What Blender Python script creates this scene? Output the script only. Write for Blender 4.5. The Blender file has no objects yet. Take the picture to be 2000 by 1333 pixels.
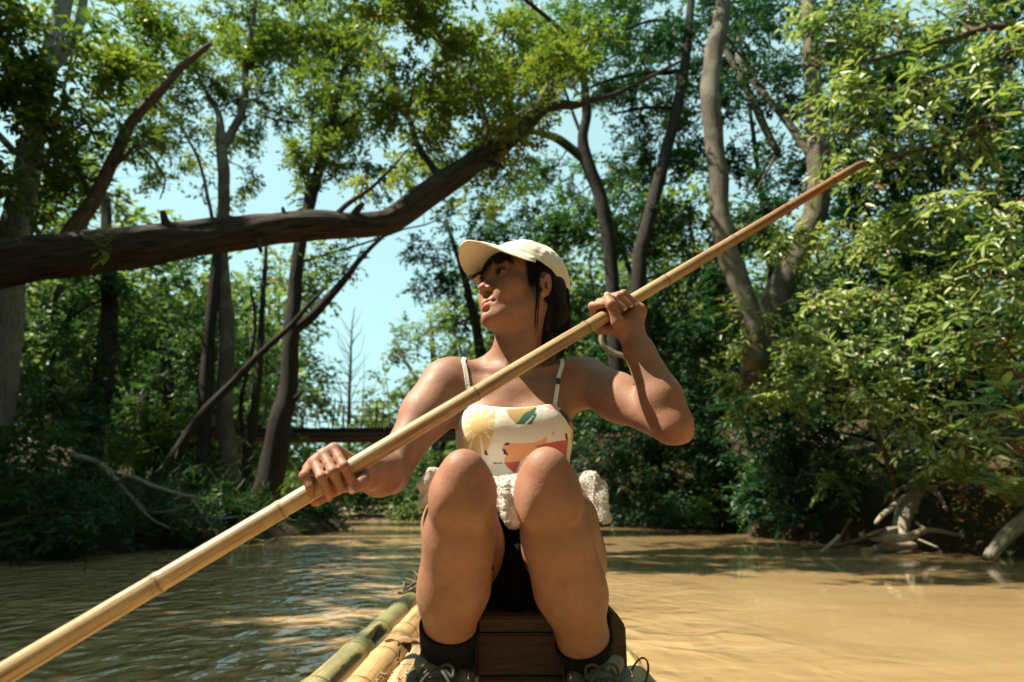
import bpy, bmesh, math, random
import numpy as np
from mathutils import Vector, Matrix, noise as mnoise
from mathutils.bvhtree import BVHTree

scene = bpy.context.scene
R = math.radians

# ------------------------------------------------------------------ camera
PITCH = R(15.3)
CAM_Z = 0.43
FOC = 1150.0            # focal length in pixels of a 2000 px wide frame
cam_data = bpy.data.cameras.new("camera")
cam = bpy.data.objects.new("camera", cam_data)
scene.collection.objects.link(cam)
cam.location = (0, 0, CAM_Z)
cam.rotation_euler = (math.pi / 2 + PITCH, 0, 0)
cam_data.sensor_width = 36
cam_data.lens = 36 * FOC / 2000
cam_data.clip_start = 0.05
cam_data.clip_end = 2000
cam_data.dof.use_dof = True
cam_data.dof.focus_distance = 1.15
cam_data.dof.aperture_fstop = 3.6
scene.camera = cam

# ------------------------------------------------------------------ sky and sun
SUN_DIR = Vector((-0.56, -0.03, 0.83)).normalized()      # towards the sun
sun_el = math.asin(SUN_DIR.z)
sun_az = math.atan2(SUN_DIR.x, SUN_DIR.y)
world = bpy.data.worlds.new("World")
scene.world = world
world.use_nodes = True
wn = world.node_tree
wn.nodes.clear()
w_out = wn.nodes.new("ShaderNodeOutputWorld")
w_bg = wn.nodes.new("ShaderNodeBackground")
w_sky = wn.nodes.new("ShaderNodeTexSky")
w_sky.sky_type = 'NISHITA'
w_sky.sun_disc = False
w_sky.sun_elevation = sun_el
w_sky.sun_rotation = sun_az
w_sky.air_density = 1.0
w_sky.dust_density = 1.2
w_sky.ozone_density = 1.0
w_tint = wn.nodes.new("ShaderNodeMixRGB")
w_tint.blend_type = 'MULTIPLY'
w_tint.inputs[0].default_value = 1.0
w_tint.inputs[2].default_value = (0.74, 1.08, 0.90, 1)
wn.links.new(w_sky.outputs[0], w_tint.inputs[1])
w_haze = wn.nodes.new("ShaderNodeMixRGB")            # thin bright haze all over the sky
w_haze.inputs[0].default_value = 0.6
w_haze.inputs[2].default_value = (3.7, 5.45, 5.2, 1)
wn.links.new(w_tint.outputs[0], w_haze.inputs[1])
wn.links.new(w_haze.outputs[0], w_bg.inputs[0])
w_bg.inputs[1].default_value = 0.080
wn.links.new(w_bg.outputs[0], w_out.inputs[0])

sun_data = bpy.data.lights.new("sun", 'SUN')
sun_data.energy = 5.0
sun_data.angle = R(0.53)
sun_data.color = (1.0, 0.90, 0.73)
sun = bpy.data.objects.new("sun", sun_data)
scene.collection.objects.link(sun)
sun.rotation_euler = SUN_DIR.to_track_quat('Z', 'Y').to_euler()
sun.location = (-6, 0, 12)

scene.view_settings.view_transform = 'Standard'
scene.view_settings.look = 'None'
scene.view_settings.gamma = 1.0
scene.view_settings.exposure = 1.42
scene.view_settings.use_curve_mapping = False
scene.cycles.max_bounces = 8
scene.cycles.diffuse_bounces = 3
scene.cycles.glossy_bounces = 3
scene.cycles.transmission_bounces = 4
scene.cycles.transparent_max_bounces = 6
scene.cycles.caustics_reflective = False
scene.cycles.caustics_refractive = False
scene.cycles.use_denoising = True

# ------------------------------------------------------------------ helpers
CP, SP = math.cos(PITCH), math.sin(PITCH)

def at(px, py, Y):
    """world point seen at photo pixel (px,py) and standing Y metres ahead"""
    u = (px - 1000) / FOC
    v = (666.5 - py) / FOC
    t = Y / (CP - v * SP)
    return Vector((u * t, Y, CAM_Z + t * (SP + v * CP)))

def pxm(Y):
    """metres per photo pixel at a distance Y"""
    return Y / FOC

def on_plane(px, py, z):
    u = (px - 1000) / FOC
    v = (666.5 - py) / FOC
    dz = SP + v * CP
    t = (z - CAM_Z) / dz
    return Vector((u * t, t * (CP - v * SP), z))

def link(o):
    scene.collection.objects.link(o)
    return o

def empty(name, loc=(0, 0, 0)):
    o = bpy.data.objects.new(name, None)
    o.location = loc
    o.empty_display_size = 0.05
    return link(o)

def tag(o, label=None, cat=None, group=None, kind=None):
    if label: o["label"] = label
    if cat: o["category"] = cat
    if group: o["group"] = group
    if kind: o["kind"] = kind
    return o

def add(name, mesh, mat=None, parent=None):
    o = bpy.data.objects.new(name, mesh)
    if mat is not None and len(mesh.materials) == 0:
        mesh.materials.append(mat)
    link(o)
    if parent is not None:
        o.parent = parent
        o.matrix_parent_inverse = Matrix.Translation(-Vector(parent.location))
    return o

def smooth(me, on=True):
    me.polygons.foreach_set("use_smooth", np.full(len(me.polygons), on, dtype=bool))
    me.update()
    return me

def mesh_np(name, verts, faces, smooth_=True):
    """verts Nx3, faces MxK (K = 3 or 4) numpy arrays -> mesh"""
    verts = np.asarray(verts, np.float32)
    faces = np.asarray(faces, np.int32)
    me = bpy.data.meshes.new(name)
    k = faces.shape[1]
    me.vertices.add(len(verts))
    me.vertices.foreach_set("co", verts.ravel())
    me.loops.add(faces.size)
    me.loops.foreach_set("vertex_index", faces.ravel())
    me.polygons.add(len(faces))
    me.polygons.foreach_set("loop_start", np.arange(0, faces.size, k, dtype=np.int32))
    me.polygons.foreach_set("loop_total", np.full(len(faces), k, np.int32))
    me.update(calc_edges=True)
    me.validate(verbose=False)
    if smooth_:
        smooth(me)
    return me

def mesh_py(name, verts, faces, smooth_=False):
    me = bpy.data.meshes.new(name)
    me.from_pydata([tuple(v) for v in verts], [], faces)
    me.update()
    if smooth_:
        smooth(me)
    return me

def vcol(me, name, rgb):
    """per-vertex colour, rgb Nx3"""
    a = me.color_attributes.new(name, 'FLOAT_COLOR', 'POINT')
    c = np.ones((len(me.vertices), 4), np.float32)
    c[:, :3] = rgb
    a.data.foreach_set("color", c.ravel())

# ---- materials
class NT:
    def __init__(self, name):
        self.m = bpy.data.materials.new(name)
        self.m.use_nodes = True
        self.t = self.m.node_tree
        self.b = self.t.nodes["Principled BSDF"]
        self.out = self.t.nodes["Material Output"]
    def n(self, kind, **kw):
        nd = self.t.nodes.new("ShaderNode" + kind)
        for k, v in kw.items():
            setattr(nd, k, v)
        return nd
    def l(self, a, b):
        self.t.links.new(a, b)
    def set(self, **kw):
        for k, v in kw.items():
            self.b.inputs[k.replace("_", " ")].default_value = v
        return self
    def coord(self, scale=(1, 1, 1), out="Object"):
        tc = self.n("TexCoord")
        mp = self.n("Mapping")
        mp.inputs["Scale"].default_value = scale
        self.l(tc.outputs[out], mp.inputs[0])
        return mp.outputs[0]
    def noise(self, scale, detail=4, rough=0.6, vec=None, dist=0.0):
        nd = self.n("TexNoise")
        nd.inputs["Scale"].default_value = scale
        nd.inputs["Detail"].default_value = detail
        nd.inputs["Roughness"].default_value = rough
        nd.inputs["Distortion"].default_value = dist
        if vec is not None:
            self.l(vec, nd.inputs["Vector"])
        return nd.outputs[0]
    def ramp(self, fac, stops):
        nd = self.n("ValToRGB")
        cr = nd.color_ramp
        while len(cr.elements) < len(stops):
            cr.elements.new(0.5)
        for e, (p, c) in zip(cr.elements, stops):
            e.position = p
            e.color = (c[0], c[1], c[2], 1) if not isinstance(c, (int, float)) else (c, c, c, 1)
        self.l(fac, nd.inputs[0])
        return nd.outputs[0]
    def mix(self, fac, a, b, mode='MIX'):
        nd = self.n("MixRGB")
        nd.blend_type = mode
        for i, x in ((0, fac), (1, a), (2, b)):
            if isinstance(x, (int, float)):
                nd.inputs[i].default_value = x if i == 0 else (x, x, x, 1)
            elif isinstance(x, tuple):
                nd.inputs[i].default_value = (x[0], x[1], x[2], 1)
            else:
                self.l(x, nd.inputs[i])
        return nd.outputs[0]
    def bump(self, h, strength=0.3, dist=0.01, normal=None):
        nd = self.n("Bump")
        nd.inputs["Strength"].default_value = strength
        nd.inputs["Distance"].default_value = dist
        self.l(h, nd.inputs["Height"])
        if normal is not None:
            self.l(normal, nd.inputs["Normal"])
        return nd.outputs[0]
    def col(self, sock):
        self.l(sock, self.b.inputs["Base Color"])
        return self
    def nrm(self, sock):
        self.l(sock, self.b.inputs["Normal"])
        return self
    def attr(self, name):
        nd = self.n("Attribute")
        nd.attribute_name = name
        return nd.outputs["Color"]

# ---- tubes
def frames(pts):
    """parallel transport frames along a polyline"""
    pts = [Vector(p) for p in pts]
    tang = []
    for i in range(len(pts)):
        a = pts[max(i - 1, 0)]
        b = pts[min(i + 1, len(pts) - 1)]
        d = (b - a)
        tang.append(d.normalized() if d.length > 1e-9 else Vector((0, 0, 1)))
    n = tang[0].orthogonal().normalized()
    out = []
    for t in tang:
        n = (n - t * n.dot(t))
        n = n.normalized() if n.length > 1e-6 else t.orthogonal().normalized()
        out.append((t, n, t.cross(n)))
    return out

def tube_arrays(pts, rad, seg=8, cap=True, wob=None):
    pts = [Vector(p) for p in pts]
    fr = frames(pts)
    V, F = [], []
    n = len(pts)
    for i, (p, (t, a, b)) in enumerate(zip(pts, fr)):
        for j in range(seg):
            ang = 2 * math.pi * j / seg
            r = rad[i] if not callable(rad) else rad(i / (n - 1))
            if wob is not None:
                r *= wob(i, j, ang)
            V.append(p + (a * math.cos(ang) + b * math.sin(ang)) * r)
    for i in range(n - 1):
        for j in range(seg):
            j2 = (j + 1) % seg
            F.append((i * seg + j, i * seg + j2, (i + 1) * seg + j2, (i + 1) * seg + j))
    if cap:
        c0 = len(V); V.append(pts[0])
        c1 = len(V); V.append(pts[-1])
        for j in range(seg):
            j2 = (j + 1) % seg
            F.append((c0, j2, j))
            F.append((c1, (n - 1) * seg + j, (n - 1) * seg + j2))
    return V, F

class MB:
    """collects pieces into one mesh"""
    def __init__(self):
        self.V, self.F = [], []
    def put(self, V, F):
        o = len(self.V)
        self.V += [tuple(v) for v in V]
        self.F += [tuple(i + o for i in f) for f in F]
        return self
    def tube(self, pts, rad, seg=8, cap=True, wob=None):
        if isinstance(rad, (int, float)):
            rad = [rad] * len(pts)
        return self.put(*tube_arrays(pts, rad, seg, cap, wob))
    def box(self, c, s, M=None):
        V = []
        for x in (-1, 1):
            for y in (-1, 1):
                for z in (-1, 1):
                    p = Vector((x * s[0] / 2, y * s[1] / 2, z * s[2] / 2))
                    if M is not None:
                        p = M @ p
                    V.append(Vector(c) + p)
        return self.put(V, [(0, 1, 3, 2), (4, 6, 7, 5), (0, 4, 5, 1), (2, 3, 7, 6), (0, 2, 6, 4), (1, 5, 7, 3)])
    def mesh(self, name, sm=True):
        return mesh_py(name, self.V, self.F, sm)
    def build(self, name, mat, parent=None, sm=True):
        return add(name, self.mesh(name, sm), mat, parent)

def spline(pts, n):
    """Catmull-Rom through pts, n samples per span; pts are tuples of any length"""
    P = [np.array(p, float) for p in pts]
    P = [2 * P[0] - P[1]] + P + [2 * P[-1] - P[-2]]
    out = []
    for i in range(1, len(P) - 2):
        for k in range(n):
            t = k / n
            p0, p1, p2, p3 = P[i - 1], P[i], P[i + 1], P[i + 2]
            out.append(0.5 * ((2 * p1) + (-p0 + p2) * t + (2 * p0 - 5 * p1 + 4 * p2 - p3) * t * t + (-p0 + 3 * p1 - 3 * p2 + p3) * t ** 3))
    out.append(P[-2])
    return out
# ---- bamboo stems
def bamboo_mat(name, base, dark, node_c, streak=None, rough=0.42, attr=None):
    m = NT(name)
    co = m.coord()
    n = m.noise(5, 5, 0.6, co)
    st_ = m.noise(45, 4, 0.65, co)
    c = m.ramp(n, [(0.3, dark), (0.7, base)])
    c = m.mix(m.ramp(st_, [(0.52, 0.0), (0.78, 0.5)]), c, node_c)
    if streak:
        lg = m.noise(9, 4, 0.6, m.coord(streak))
        c = m.mix(m.ramp(lg, [(0.50, 0.0), (0.62, 0.7)]), c, tuple(0.5 * q for q in node_c))
        lt_ = m.noise(14, 3, 0.6, m.coord(streak))
        c = m.mix(m.ramp(lt_, [(0.55, 0.0), (0.7, 0.45)]), c, tuple(min(0.7, 1.45 * q) for q in base))
    mot = m.noise(14, 5, 0.75, co)
    c = m.mix(m.ramp(mot, [(0.54, 0.0), (0.70, 0.45)]), c, tuple(0.55 * q for q in dark))
    spk = m.noise(160, 3, 0.7, co)
    c = m.mix(m.ramp(spk, [(0.62, 0.0), (0.75, 0.45)]), c, tuple(0.35 * q for q in dark))
    if attr:
        c = m.mix(1.0, c, m.attr(attr), 'MULTIPLY')
    m.col(c)
    m.set(Roughness=rough, Specular_IOR_Level=0.4)
    m.nrm(m.bump(st_, 0.12, 0.003))
    return m.m

def culm(p0, p1, r0, r1, nodes, seg=20, bend=0.0, step=0.03, ridge=0.09, rs=None, brown=None, cut=None, ring=0.0014, hole=None, scorch=None):
    """one bamboo stem with swollen joints; nodes = positions 0..1 ; returns mesh with a 'tone' colour"""
    p0, p1 = Vector(p0), Vector(p1)
    L = (p1 - p0).length
    d = (p1 - p0).normalized()
    n = d.orthogonal().normalized(); b = d.cross(n)
    upv = Vector((0, 0, 1)) - d * d.z
    upv.normalize()
    ts = set(np.linspace(0, 1, max(4, int(L / step))).tolist())
    for q in nodes:
        for o in (-0.020, -0.010, -0.005, -0.0025, 0, 0.0025, 0.005, 0.010, 0.020):
            ts.add(min(1, max(0, q + o / L)))
    ts = sorted(ts)
    V, F, C = [], [], []
    for t in ts:
        r = r0 + (r1 - r0) * t
        dn = min([abs(t - q) * L for q in nodes] or [9])
        sg = min([(t - q) * L for q in nodes] or [9], key=abs)
        rr = r * (1 + ridge * math.exp(-(dn / 0.004) ** 2) - 0.05 * math.exp(-((sg - 0.006) / 0.004) ** 2))
        c = p0 + d * (L * t) + upv * (bend * 4 * t * (1 - t))
        c += n * (0.15 * r * mnoise.noise(Vector((t * L * 2.1, r * 50, 3)))) 
        tone = 1.0
        if dn < ring: tone = 0.45
        elif sg > 0 and sg < 0.014: tone = 1.08
        elif sg < 0 and sg > -0.012: tone = 0.88
        for j in range(seg):
            a = 2 * math.pi * j / seg
            dv = n * math.cos(a) + b * math.sin(a)
            k = tone
            rj = rr
            if hole or scorch:
                au = math.atan2(dv.x, dv.z)                 # 0 = up, positive to the right
                y_ = c.y
                wob = 0.5 * mnoise.noise(Vector((y_ * 22, au * 3, 1.7)))
                if hole:
                    e = max(abs((y_ - hole[0]) / hole[1]), abs((au - hole[2]) / hole[3])) + 0.35 * wob
                    if e < 1: rj = rr * (0.45 if e < 0.85 else 0.8); k = 0.03  # hollow's inner shade is put into the tone
                    elif e < 1.15: k = tone * 0.75
                if scorch:
                    e = math.hypot((y_ - scorch[0]) / scorch[1], (au - scorch[2]) / scorch[3]) + 0.7 * wob
                    if e < 1: k = 0.12 + 0.15 * abs(wob)
                    elif e < 1.25: k = tone * 0.6
            V.append(c + dv * rj)
            C.append((k, k, k) if brown is None else tuple(k * (1 - brown(t) * (1 - q)) for q in (0.62, 0.40, 0.26)))
    m_ = len(ts)
    for i in range(m_ - 1):
        for j in range(seg):
            j2 = (j + 1) % seg
            F.append((i * seg + j, i * seg + j2, (i + 1) * seg + j2, (i + 1) * seg + j))
    F.append(tuple(range(seg))[::-1])
    F.append(tuple((m_ - 1) * seg + j for j in range(seg)))
    me_ = mesh_py("bamboo", V, F, True)
    vcol(me_, "tone", np.array(C))
    return me_

# ================================================================== ground, river
def interp(y, tab):
    ys = [t[0] for t in tab]; xs = [t[1] for t in tab]
    return np.interp(y, ys, xs)
BANK_L = [(-40, -4.6), (-4, -4.0), (3, -3.75), (4.6, -3.65), (6.8, -2.95), (9, -2.7), (10.9, -2.75), (12, -3.9), (14, -8), (17, -18), (60, -60)]
BANK_R = [(-40, 4.6), (-4, 4.4), (3, 4.25), (5.0, 4.0), (6.1, 3.55), (8, 3.2), (9.9, 3.05), (12, 2.5), (13.2, 1.9), (14.2, 0.6), (15.0, -1.2), (16.5, -5), (19, -14), (60, -55)]

def axis(lo, hi, step, far, k=1.22):
    a = list(np.arange(lo, hi + 1e-6, step))
    d = step; x = hi
    up = []
    while x < far:
        d *= k; x += d; up.append(x)
    d = step; x = lo; dn = []
    while x > -far:
        d *= k; x -= d; dn.append(x)
    return np.array(dn[::-1] + a + up)
gx = axis(-9, 9, 0.11, 500)
gy = axis(-4, 20, 0.13, 500)
GX, GY = np.meshgrid(gx, gy, indexing='ij')
def fbm(x, y, s, o=4, seed=0.0):
    v = np.zeros(x.shape); a = 1.0
    for k in range(o):
        f = s * 2 ** k
        v += a * (np.sin(x * f * 1.3 + 1.7 * np.sin(y * f * 0.9 + seed + k)) * np.cos(y * f * 1.1 + 1.3 * np.sin(x * f * 0.8 + 2.1 * k + seed)))
        a *= 0.5
    return v
def ground_z(x, y):
    xl = interp(y, BANK_L) + 0.10 * np.sin(y * 2.3) + 0.06 * np.sin(y * 6.1 + 1)
    xr = interp(y, BANK_R) + 0.10 * np.sin(y * 2.0 + 2) + 0.06 * np.sin(y * 5.3)
    dl = xl - x          # > 0 on the left bank
    dr = x - xr
    d = np.maximum(dl, dr)
    right = dr > dl
    rs_ = np.clip((x - 0.5) / 1.5, 0, 1)          # the right bank climbs, the far side stays low
    top = np.where(right, 0.30 + (0.10 + 0.28 * rs_) * np.clip(d, 0, 6) ** 0.9, 0.22 + 0.20 * np.clip(d, 0, 6))
    z = np.where(d > 0, np.minimum(top, np.where(right, 0.8 + 1.4 * rs_, 1.4)) * (1 - np.exp(-d / 0.22)) + 0.01, -0.06 - 0.5 * (1 - np.exp(d / 0.5)))
    n = fbm(x, y, 1.4, 5, 0.7)
    z = z + np.where(d > 0, 0.09 * n * np.clip(d * 2, 0, 1), 0.02 * n)
    return z
GZ = ground_z(GX, GY)
# low sand bar where the river turns
bar = np.exp(-(((GX + 3.6) / 2.4) ** 2 + ((GY - 15.9) / 0.9) ** 2))
GZ = np.where(bar > 0.12, np.maximum(np.minimum(GZ, 0.35), 0.16 * bar + 0.0), GZ)
nx_, ny_ = GX.shape
ii, jj = np.meshgrid(np.arange(nx_ - 1), np.arange(ny_ - 1), indexing='ij')
q0 = (ii * ny_ + jj).ravel()
quads = np.stack([q0, q0 + ny_, q0 + ny_ + 1, q0 + 1], 1)
gme = mesh_np("ground", np.stack([GX.ravel(), GY.ravel(), GZ.ravel()], 1), quads)
vcol(gme, "sand", np.repeat(np.clip(bar.ravel() * 2.2 - 0.2, 0, 1)[:, None], 3, 1))
m = NT("forest_soil")
co = m.coord()
n = m.noise(2.2, 6, 0.65, co); n2 = m.noise(22, 5, 0.7, co); n3 = m.noise(90, 3, 0.6, co)
c = m.ramp(n, [(0.35, (0.030, 0.021, 0.013)), (0.65, (0.058, 0.039, 0.022))])
c = m.mix(m.ramp(n2, [(0.45, 0.0), (0.65, 0.7)]), c, (0.095, 0.058, 0.030))
c = m.mix(m.ramp(m.noise(3.3, 4, 0.6, co), [(0.5, 0.0), (0.62, 0.75)]), c, (0.035, 0.055, 0.018))
c = m.mix(m.attr("sand"), c, (0.52, 0.42, 0.28))
m.col(c); m.set(Roughness=0.95, Specular_IOR_Level=0.2)
m.nrm(m.bump(n3, 0.6, 0.02, m.bump(n2, 0.8, 0.06)))
ground = add("ground", gme, m.m)
tag(ground, "brown earth of the river banks under the trees", "ground", kind="structure")

# ---- water
wx = np.concatenate([np.arange(-60, -6, 2.0), np.arange(-6, 6.01, 0.25), np.arange(8, 61, 2.0)])
wy = np.concatenate([np.arange(-40, -4, 2.0), np.arange(-4, 16.01, 0.25), np.arange(18, 61, 2.0)])
WX, WY = np.meshgrid(wx, wy, indexing='ij')
a_, b_ = WX.shape
ii, jj = np.meshgrid(np.arange(a_ - 1), np.arange(b_ - 1), indexing='ij')
q0 = (ii * b_ + jj).ravel()
wme = mesh_np("river_water", np.stack([WX.ravel(), WY.ravel(), np.zeros(WX.size)], 1), np.stack([q0, q0 + b_, q0 + b_ + 1, q0 + 1], 1))
def water_mat():
    m = NT("muddy_water")
    co = m.coord()
    # ripples: choppy on the left where the raft's wake and a riffle run, glassy on the right
    big = m.noise(2.2, 2, 0.45, m.coord((1.0, 1.0, 1.0)), 0.8)
    mid = m.noise(6.5, 1, 0.4, m.coord((1.0, 0.9, 1.0)), 1.0)
    fine = m.noise(15.0, 1, 0.4, m.coord((1.0, 0.8, 1.0)), 0.8)
    sx = m.n("SeparateXYZ"); m.l(co, sx.inputs[0])
    wob = m.noise(0.9, 2, 0.5, co)
    add_ = m.n("Math", operation='MULTIPLY_ADD'); m.l(wob, add_.inputs[0]); add_.inputs[1].default_value = 1.6; m.l(sx.outputs[0], add_.inputs[2])
    mr = m.n("MapRange"); m.l(add_.outputs[0], mr.inputs[0])
    mr.inputs["From Min"].default_value = 0.2; mr.inputs["From Max"].default_value = 1.8
    mr.inputs["To Min"].default_value = 1.0; mr.inputs["To Max"].default_value = 0.035
    h1 = m.mix(0.5, big, mid); h2 = m.mix(0.10, h1, fine)
    hh = m.mix(1.0, h2, mr.outputs[0], 'MULTIPLY')
    b = m.n("Bump"); b.inputs["Strength"].default_value = 1.0; b.inputs["Distance"].default_value = 0.075
    m.l(hh, b.inputs["Height"])
    silt = m.noise(1.3, 4, 0.6, m.coord((0.5, 1.6, 1.0)), 1.2)
    m.col(m.ramp(silt, [(0.3, (0.250, 0.163, 0.074)), (0.7, (0.345, 0.242, 0.125))]))
    m.set(Roughness=0.04, IOR=1.333, Specular_IOR_Level=0.5)
    m.nrm(b.outputs[0])
    return m.m
water = add("river_water", wme, water_mat())
tag(water, "muddy brown river water, rippled on one side and smooth on the other", "water", kind="structure")

# ================================================================== raft
M_BAM_G = bamboo_mat("bamboo_green", (0.29, 0.255, 0.115), (0.165, 0.160, 0.060), (0.36, 0.29, 0.165), attr="tone", rough=0.38, streak=(7, 0.35, 7))
M_BAM_T = bamboo_mat("bamboo_tan", (0.50, 0.34, 0.165), (0.39, 0.235, 0.10), (0.26, 0.13, 0.05), attr="tone", rough=0.45, streak=(7, 0.35, 7))
M_BAM_P = bamboo_mat("bamboo_straw", (0.54, 0.40, 0.21), (0.42, 0.28, 0.13), (0.30, 0.17, 0.07), attr="tone", rough=0.45, streak=(7, 0.35, 7))
raft = empty("bamboo_raft", (-0.06, 1.2, 0.0))
tag(raft, "raft of lashed green and straw coloured bamboo floating on the river", "raft")
rr = random.Random(3)
cul = [(-0.400, 0.043, M_BAM_G, 2.75, "greenish outermost bamboo with a broken dark hole"), (-0.312, 0.040, M_BAM_T, 2.6, None), (-0.232, 0.039, M_BAM_P, 2.7, None), (-0.152, 0.039, M_BAM_T, 2.5, None), (-0.073, 0.039, M_BAM_P, 2.65, None), (0.007, 0.040, M_BAM_T, 2.55, None), (0.087, 0.039, M_BAM_P, 2.7, None), (0.166, 0.039, M_BAM_T, 2.6, None), (0.263, 0.044, M_BAM_P, 2.68, None)]
for i, (x, r, mt, yend, lab) in enumerate(cul):
    L = yend + 1.3
    step = rr.uniform(0.24, 0.31)
    if i == 0:
        nd = [(1.3 + q) / L for q in (-1.0, -0.66, -0.3, 0.05, 0.4, 0.78, 1.10, 1.335, 1.64, 1.93, 2.27, 2.6)]
    else:
        nd = []
        p = rr.uniform(0.05, 0.2)
        while p < L:
            nd.append(p / L); p += step * rr.uniform(0.85, 1.15)
    me_ = culm((x + rr.uniform(-.006, .006), -1.3, 0.086 - r), (x + rr.uniform(-.006, .006), yend, 0.086 - r + rr.uniform(-.004, .004)), r * 1.04, r * 0.96, nd, seg=64 if i == 0 else 24, step=0.009 if i == 0 else 0.05, ridge=0.085, ring=0.0042, hole=(1.80, 0.085, 0.72, 0.40) if i == 0 else None, scorch=(1.47, 0.13, 0.82, 0.24) if i == 0 else None)
    o = add("bamboo", me_, mt, raft)
    if lab: o["label"] = lab
# cross lashings
m = NT("lashing"); n = m.noise(80, 4, 0.6, m.coord()); m.col(m.ramp(n, [(0.3, (0.05, 0.04, 0.025)), (0.7, (0.14, 0.11, 0.07))])); m.set(Roughness=0.9); M_LASH = m.m
for y in (-0.4, 2.52):
    lb = MB()
    pts = []
    for k in range(91):
        x = -0.455 + 0.755 * k / 90
        zz = 0.086 + 0.004 + 0.012 * abs(math.sin((x + 0.4) * math.pi / 0.08)) * -1
        pts.append(Vector((x, y + 0.004 * math.sin(k), zz + 0.004)))
    lb.tube(pts, 0.006, 6)
    lb.build("lashing", M_LASH, raft)
mb = MB()
for k in range(9):                                   # frayed knot at the far end of the green culm
    a = k * 0.7
    mb.tube([Vector((-0.40 + 0.03 * math.cos(a), 2.52, 0.088)), Vector((-0.39 + 0.05 * math.cos(a * 1.3), 2.54 + 0.02 * math.sin(a), 0.115)), Vector((-0.385 + 0.05 * math.sin(a * 2), 2.56, 0.135 + 0.03 * math.sin(a * 1.7)))], [0.006, 0.005, 0.003], 5)
mb.build("knot", M_LASH, raft)
# strap loop beside the seat
m = NT("rattan_strip"); n = m.noise(50, 4, 0.6, m.coord()); m.col(m.ramp(n, [(0.3, (0.11, 0.075, 0.035)), (0.7, (0.24, 0.17, 0.09))])); m.set(Roughness=0.6)
lp = [at(1229, 1322, 1.13), at(1240, 1298, 1.13), at(1252, 1286, 1.12), at(1263, 1290, 1.11), at(1266, 1310, 1.10), at(1258, 1345, 1.09), at(1250, 1372, 1.09)]
sp = [Vector(p) for p in spline([tuple(p) for p in lp], 6)]
V, F = [], []
for i, p in enumerate(sp):
    for k in (-1, 1):
        for t in (-1, 1):
            V.append(p + Vector((0.0010 * t, 0.0045 * k, 0.0006 * t)))
for i in range(len(sp) - 1):
    b = i * 4
    for a, c in ((0, 1), (1, 3), (3, 2), (2, 0)):
        F.append((b + a, b + c, b + 4 + c, b + 4 + a))
add("strip_loop", mesh_py("strip_loop", V, F, True), m.m, raft)
# dry leaf and splinters caught between the culms
m = NT("dry_leaf"); n = m.noise(40, 4, 0.6, m.coord()); m.col(m.ramp(n, [(0.3, (0.10, 0.045, 0.020)), (0.7, (0.27, 0.16, 0.075))])); m.set(Roughness=0.8); M_DRY = m.m
def dry_leaf(c, L, w, rz, curl, name="dry_leaf", parent=None):
    V, F = [], []
    nn = 10
    Mr = Matrix.Rotation(rz, 3, 'Z') @ Matrix.Rotation(curl * 0.4, 3, 'X')
    for i in range(nn + 1):
        u = i / nn
        ww = w * math.sin(math.pi * (0.04 + 0.92 * u)) ** 0.8
        for j in range(5):
            v = -1 + j / 2
            p = Vector((v * ww, (u - 0.5) * L, 0.35 * w * v * v + curl * L * 0.25 * math.sin(u * 4) + 0.006 * mnoise.noise(Vector((u * 5, v * 2, rz)))))
            V.append(Vector(c) + Mr @ p)
    for i in range(nn):
        for j in range(4):
            F.append((i * 5 + j, i * 5 + j + 1, (i + 1) * 5 + j + 1, (i + 1) * 5 + j))
    return add(name, mesh_py(name, V, F, True), M_DRY, parent)
for k, (c, L, w, rz, cu, lab) in enumerate([((-0.268, 1.52, 0.105), 0.085, 0.022, 0.9, 0.6, "dark curled dry leaf wedged between two straw bamboos beside the sock"), ((-0.228, 1.505, 0.108), 0.075, 0.018, 1.5, 0.4, "pale crumpled dry leaf lying on the bamboo against the sock"), ((-0.205, 1.24, 0.094), 0.11, 0.010, 0.25, 0.3, "thin split dry leaf lying along the bamboo by the shoe")]):
    o = dry_leaf(c, L, w, rz, cu)
    tag(o, lab, "dry leaf", "dry leaves on the raft")
tw = MB()
for k in range(22):
    y = 1.15 + rr.uniform(0, 0.38)
    p = Vector((-0.272 + rr.uniform(-.012, .012), y, 0.066 + rr.uniform(0, .014)))
    tw.tube([p, p + Vector((rr.uniform(-.012, .012), rr.uniform(-.03, .03), rr.uniform(0, .012)))], rr.uniform(0.0015, 0.004), 5)
deb = tw.build("debris", M_DRY)
tag(deb, "crumbled plant litter in the gap between the straw bamboos", "litter", kind="stuff")

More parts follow.
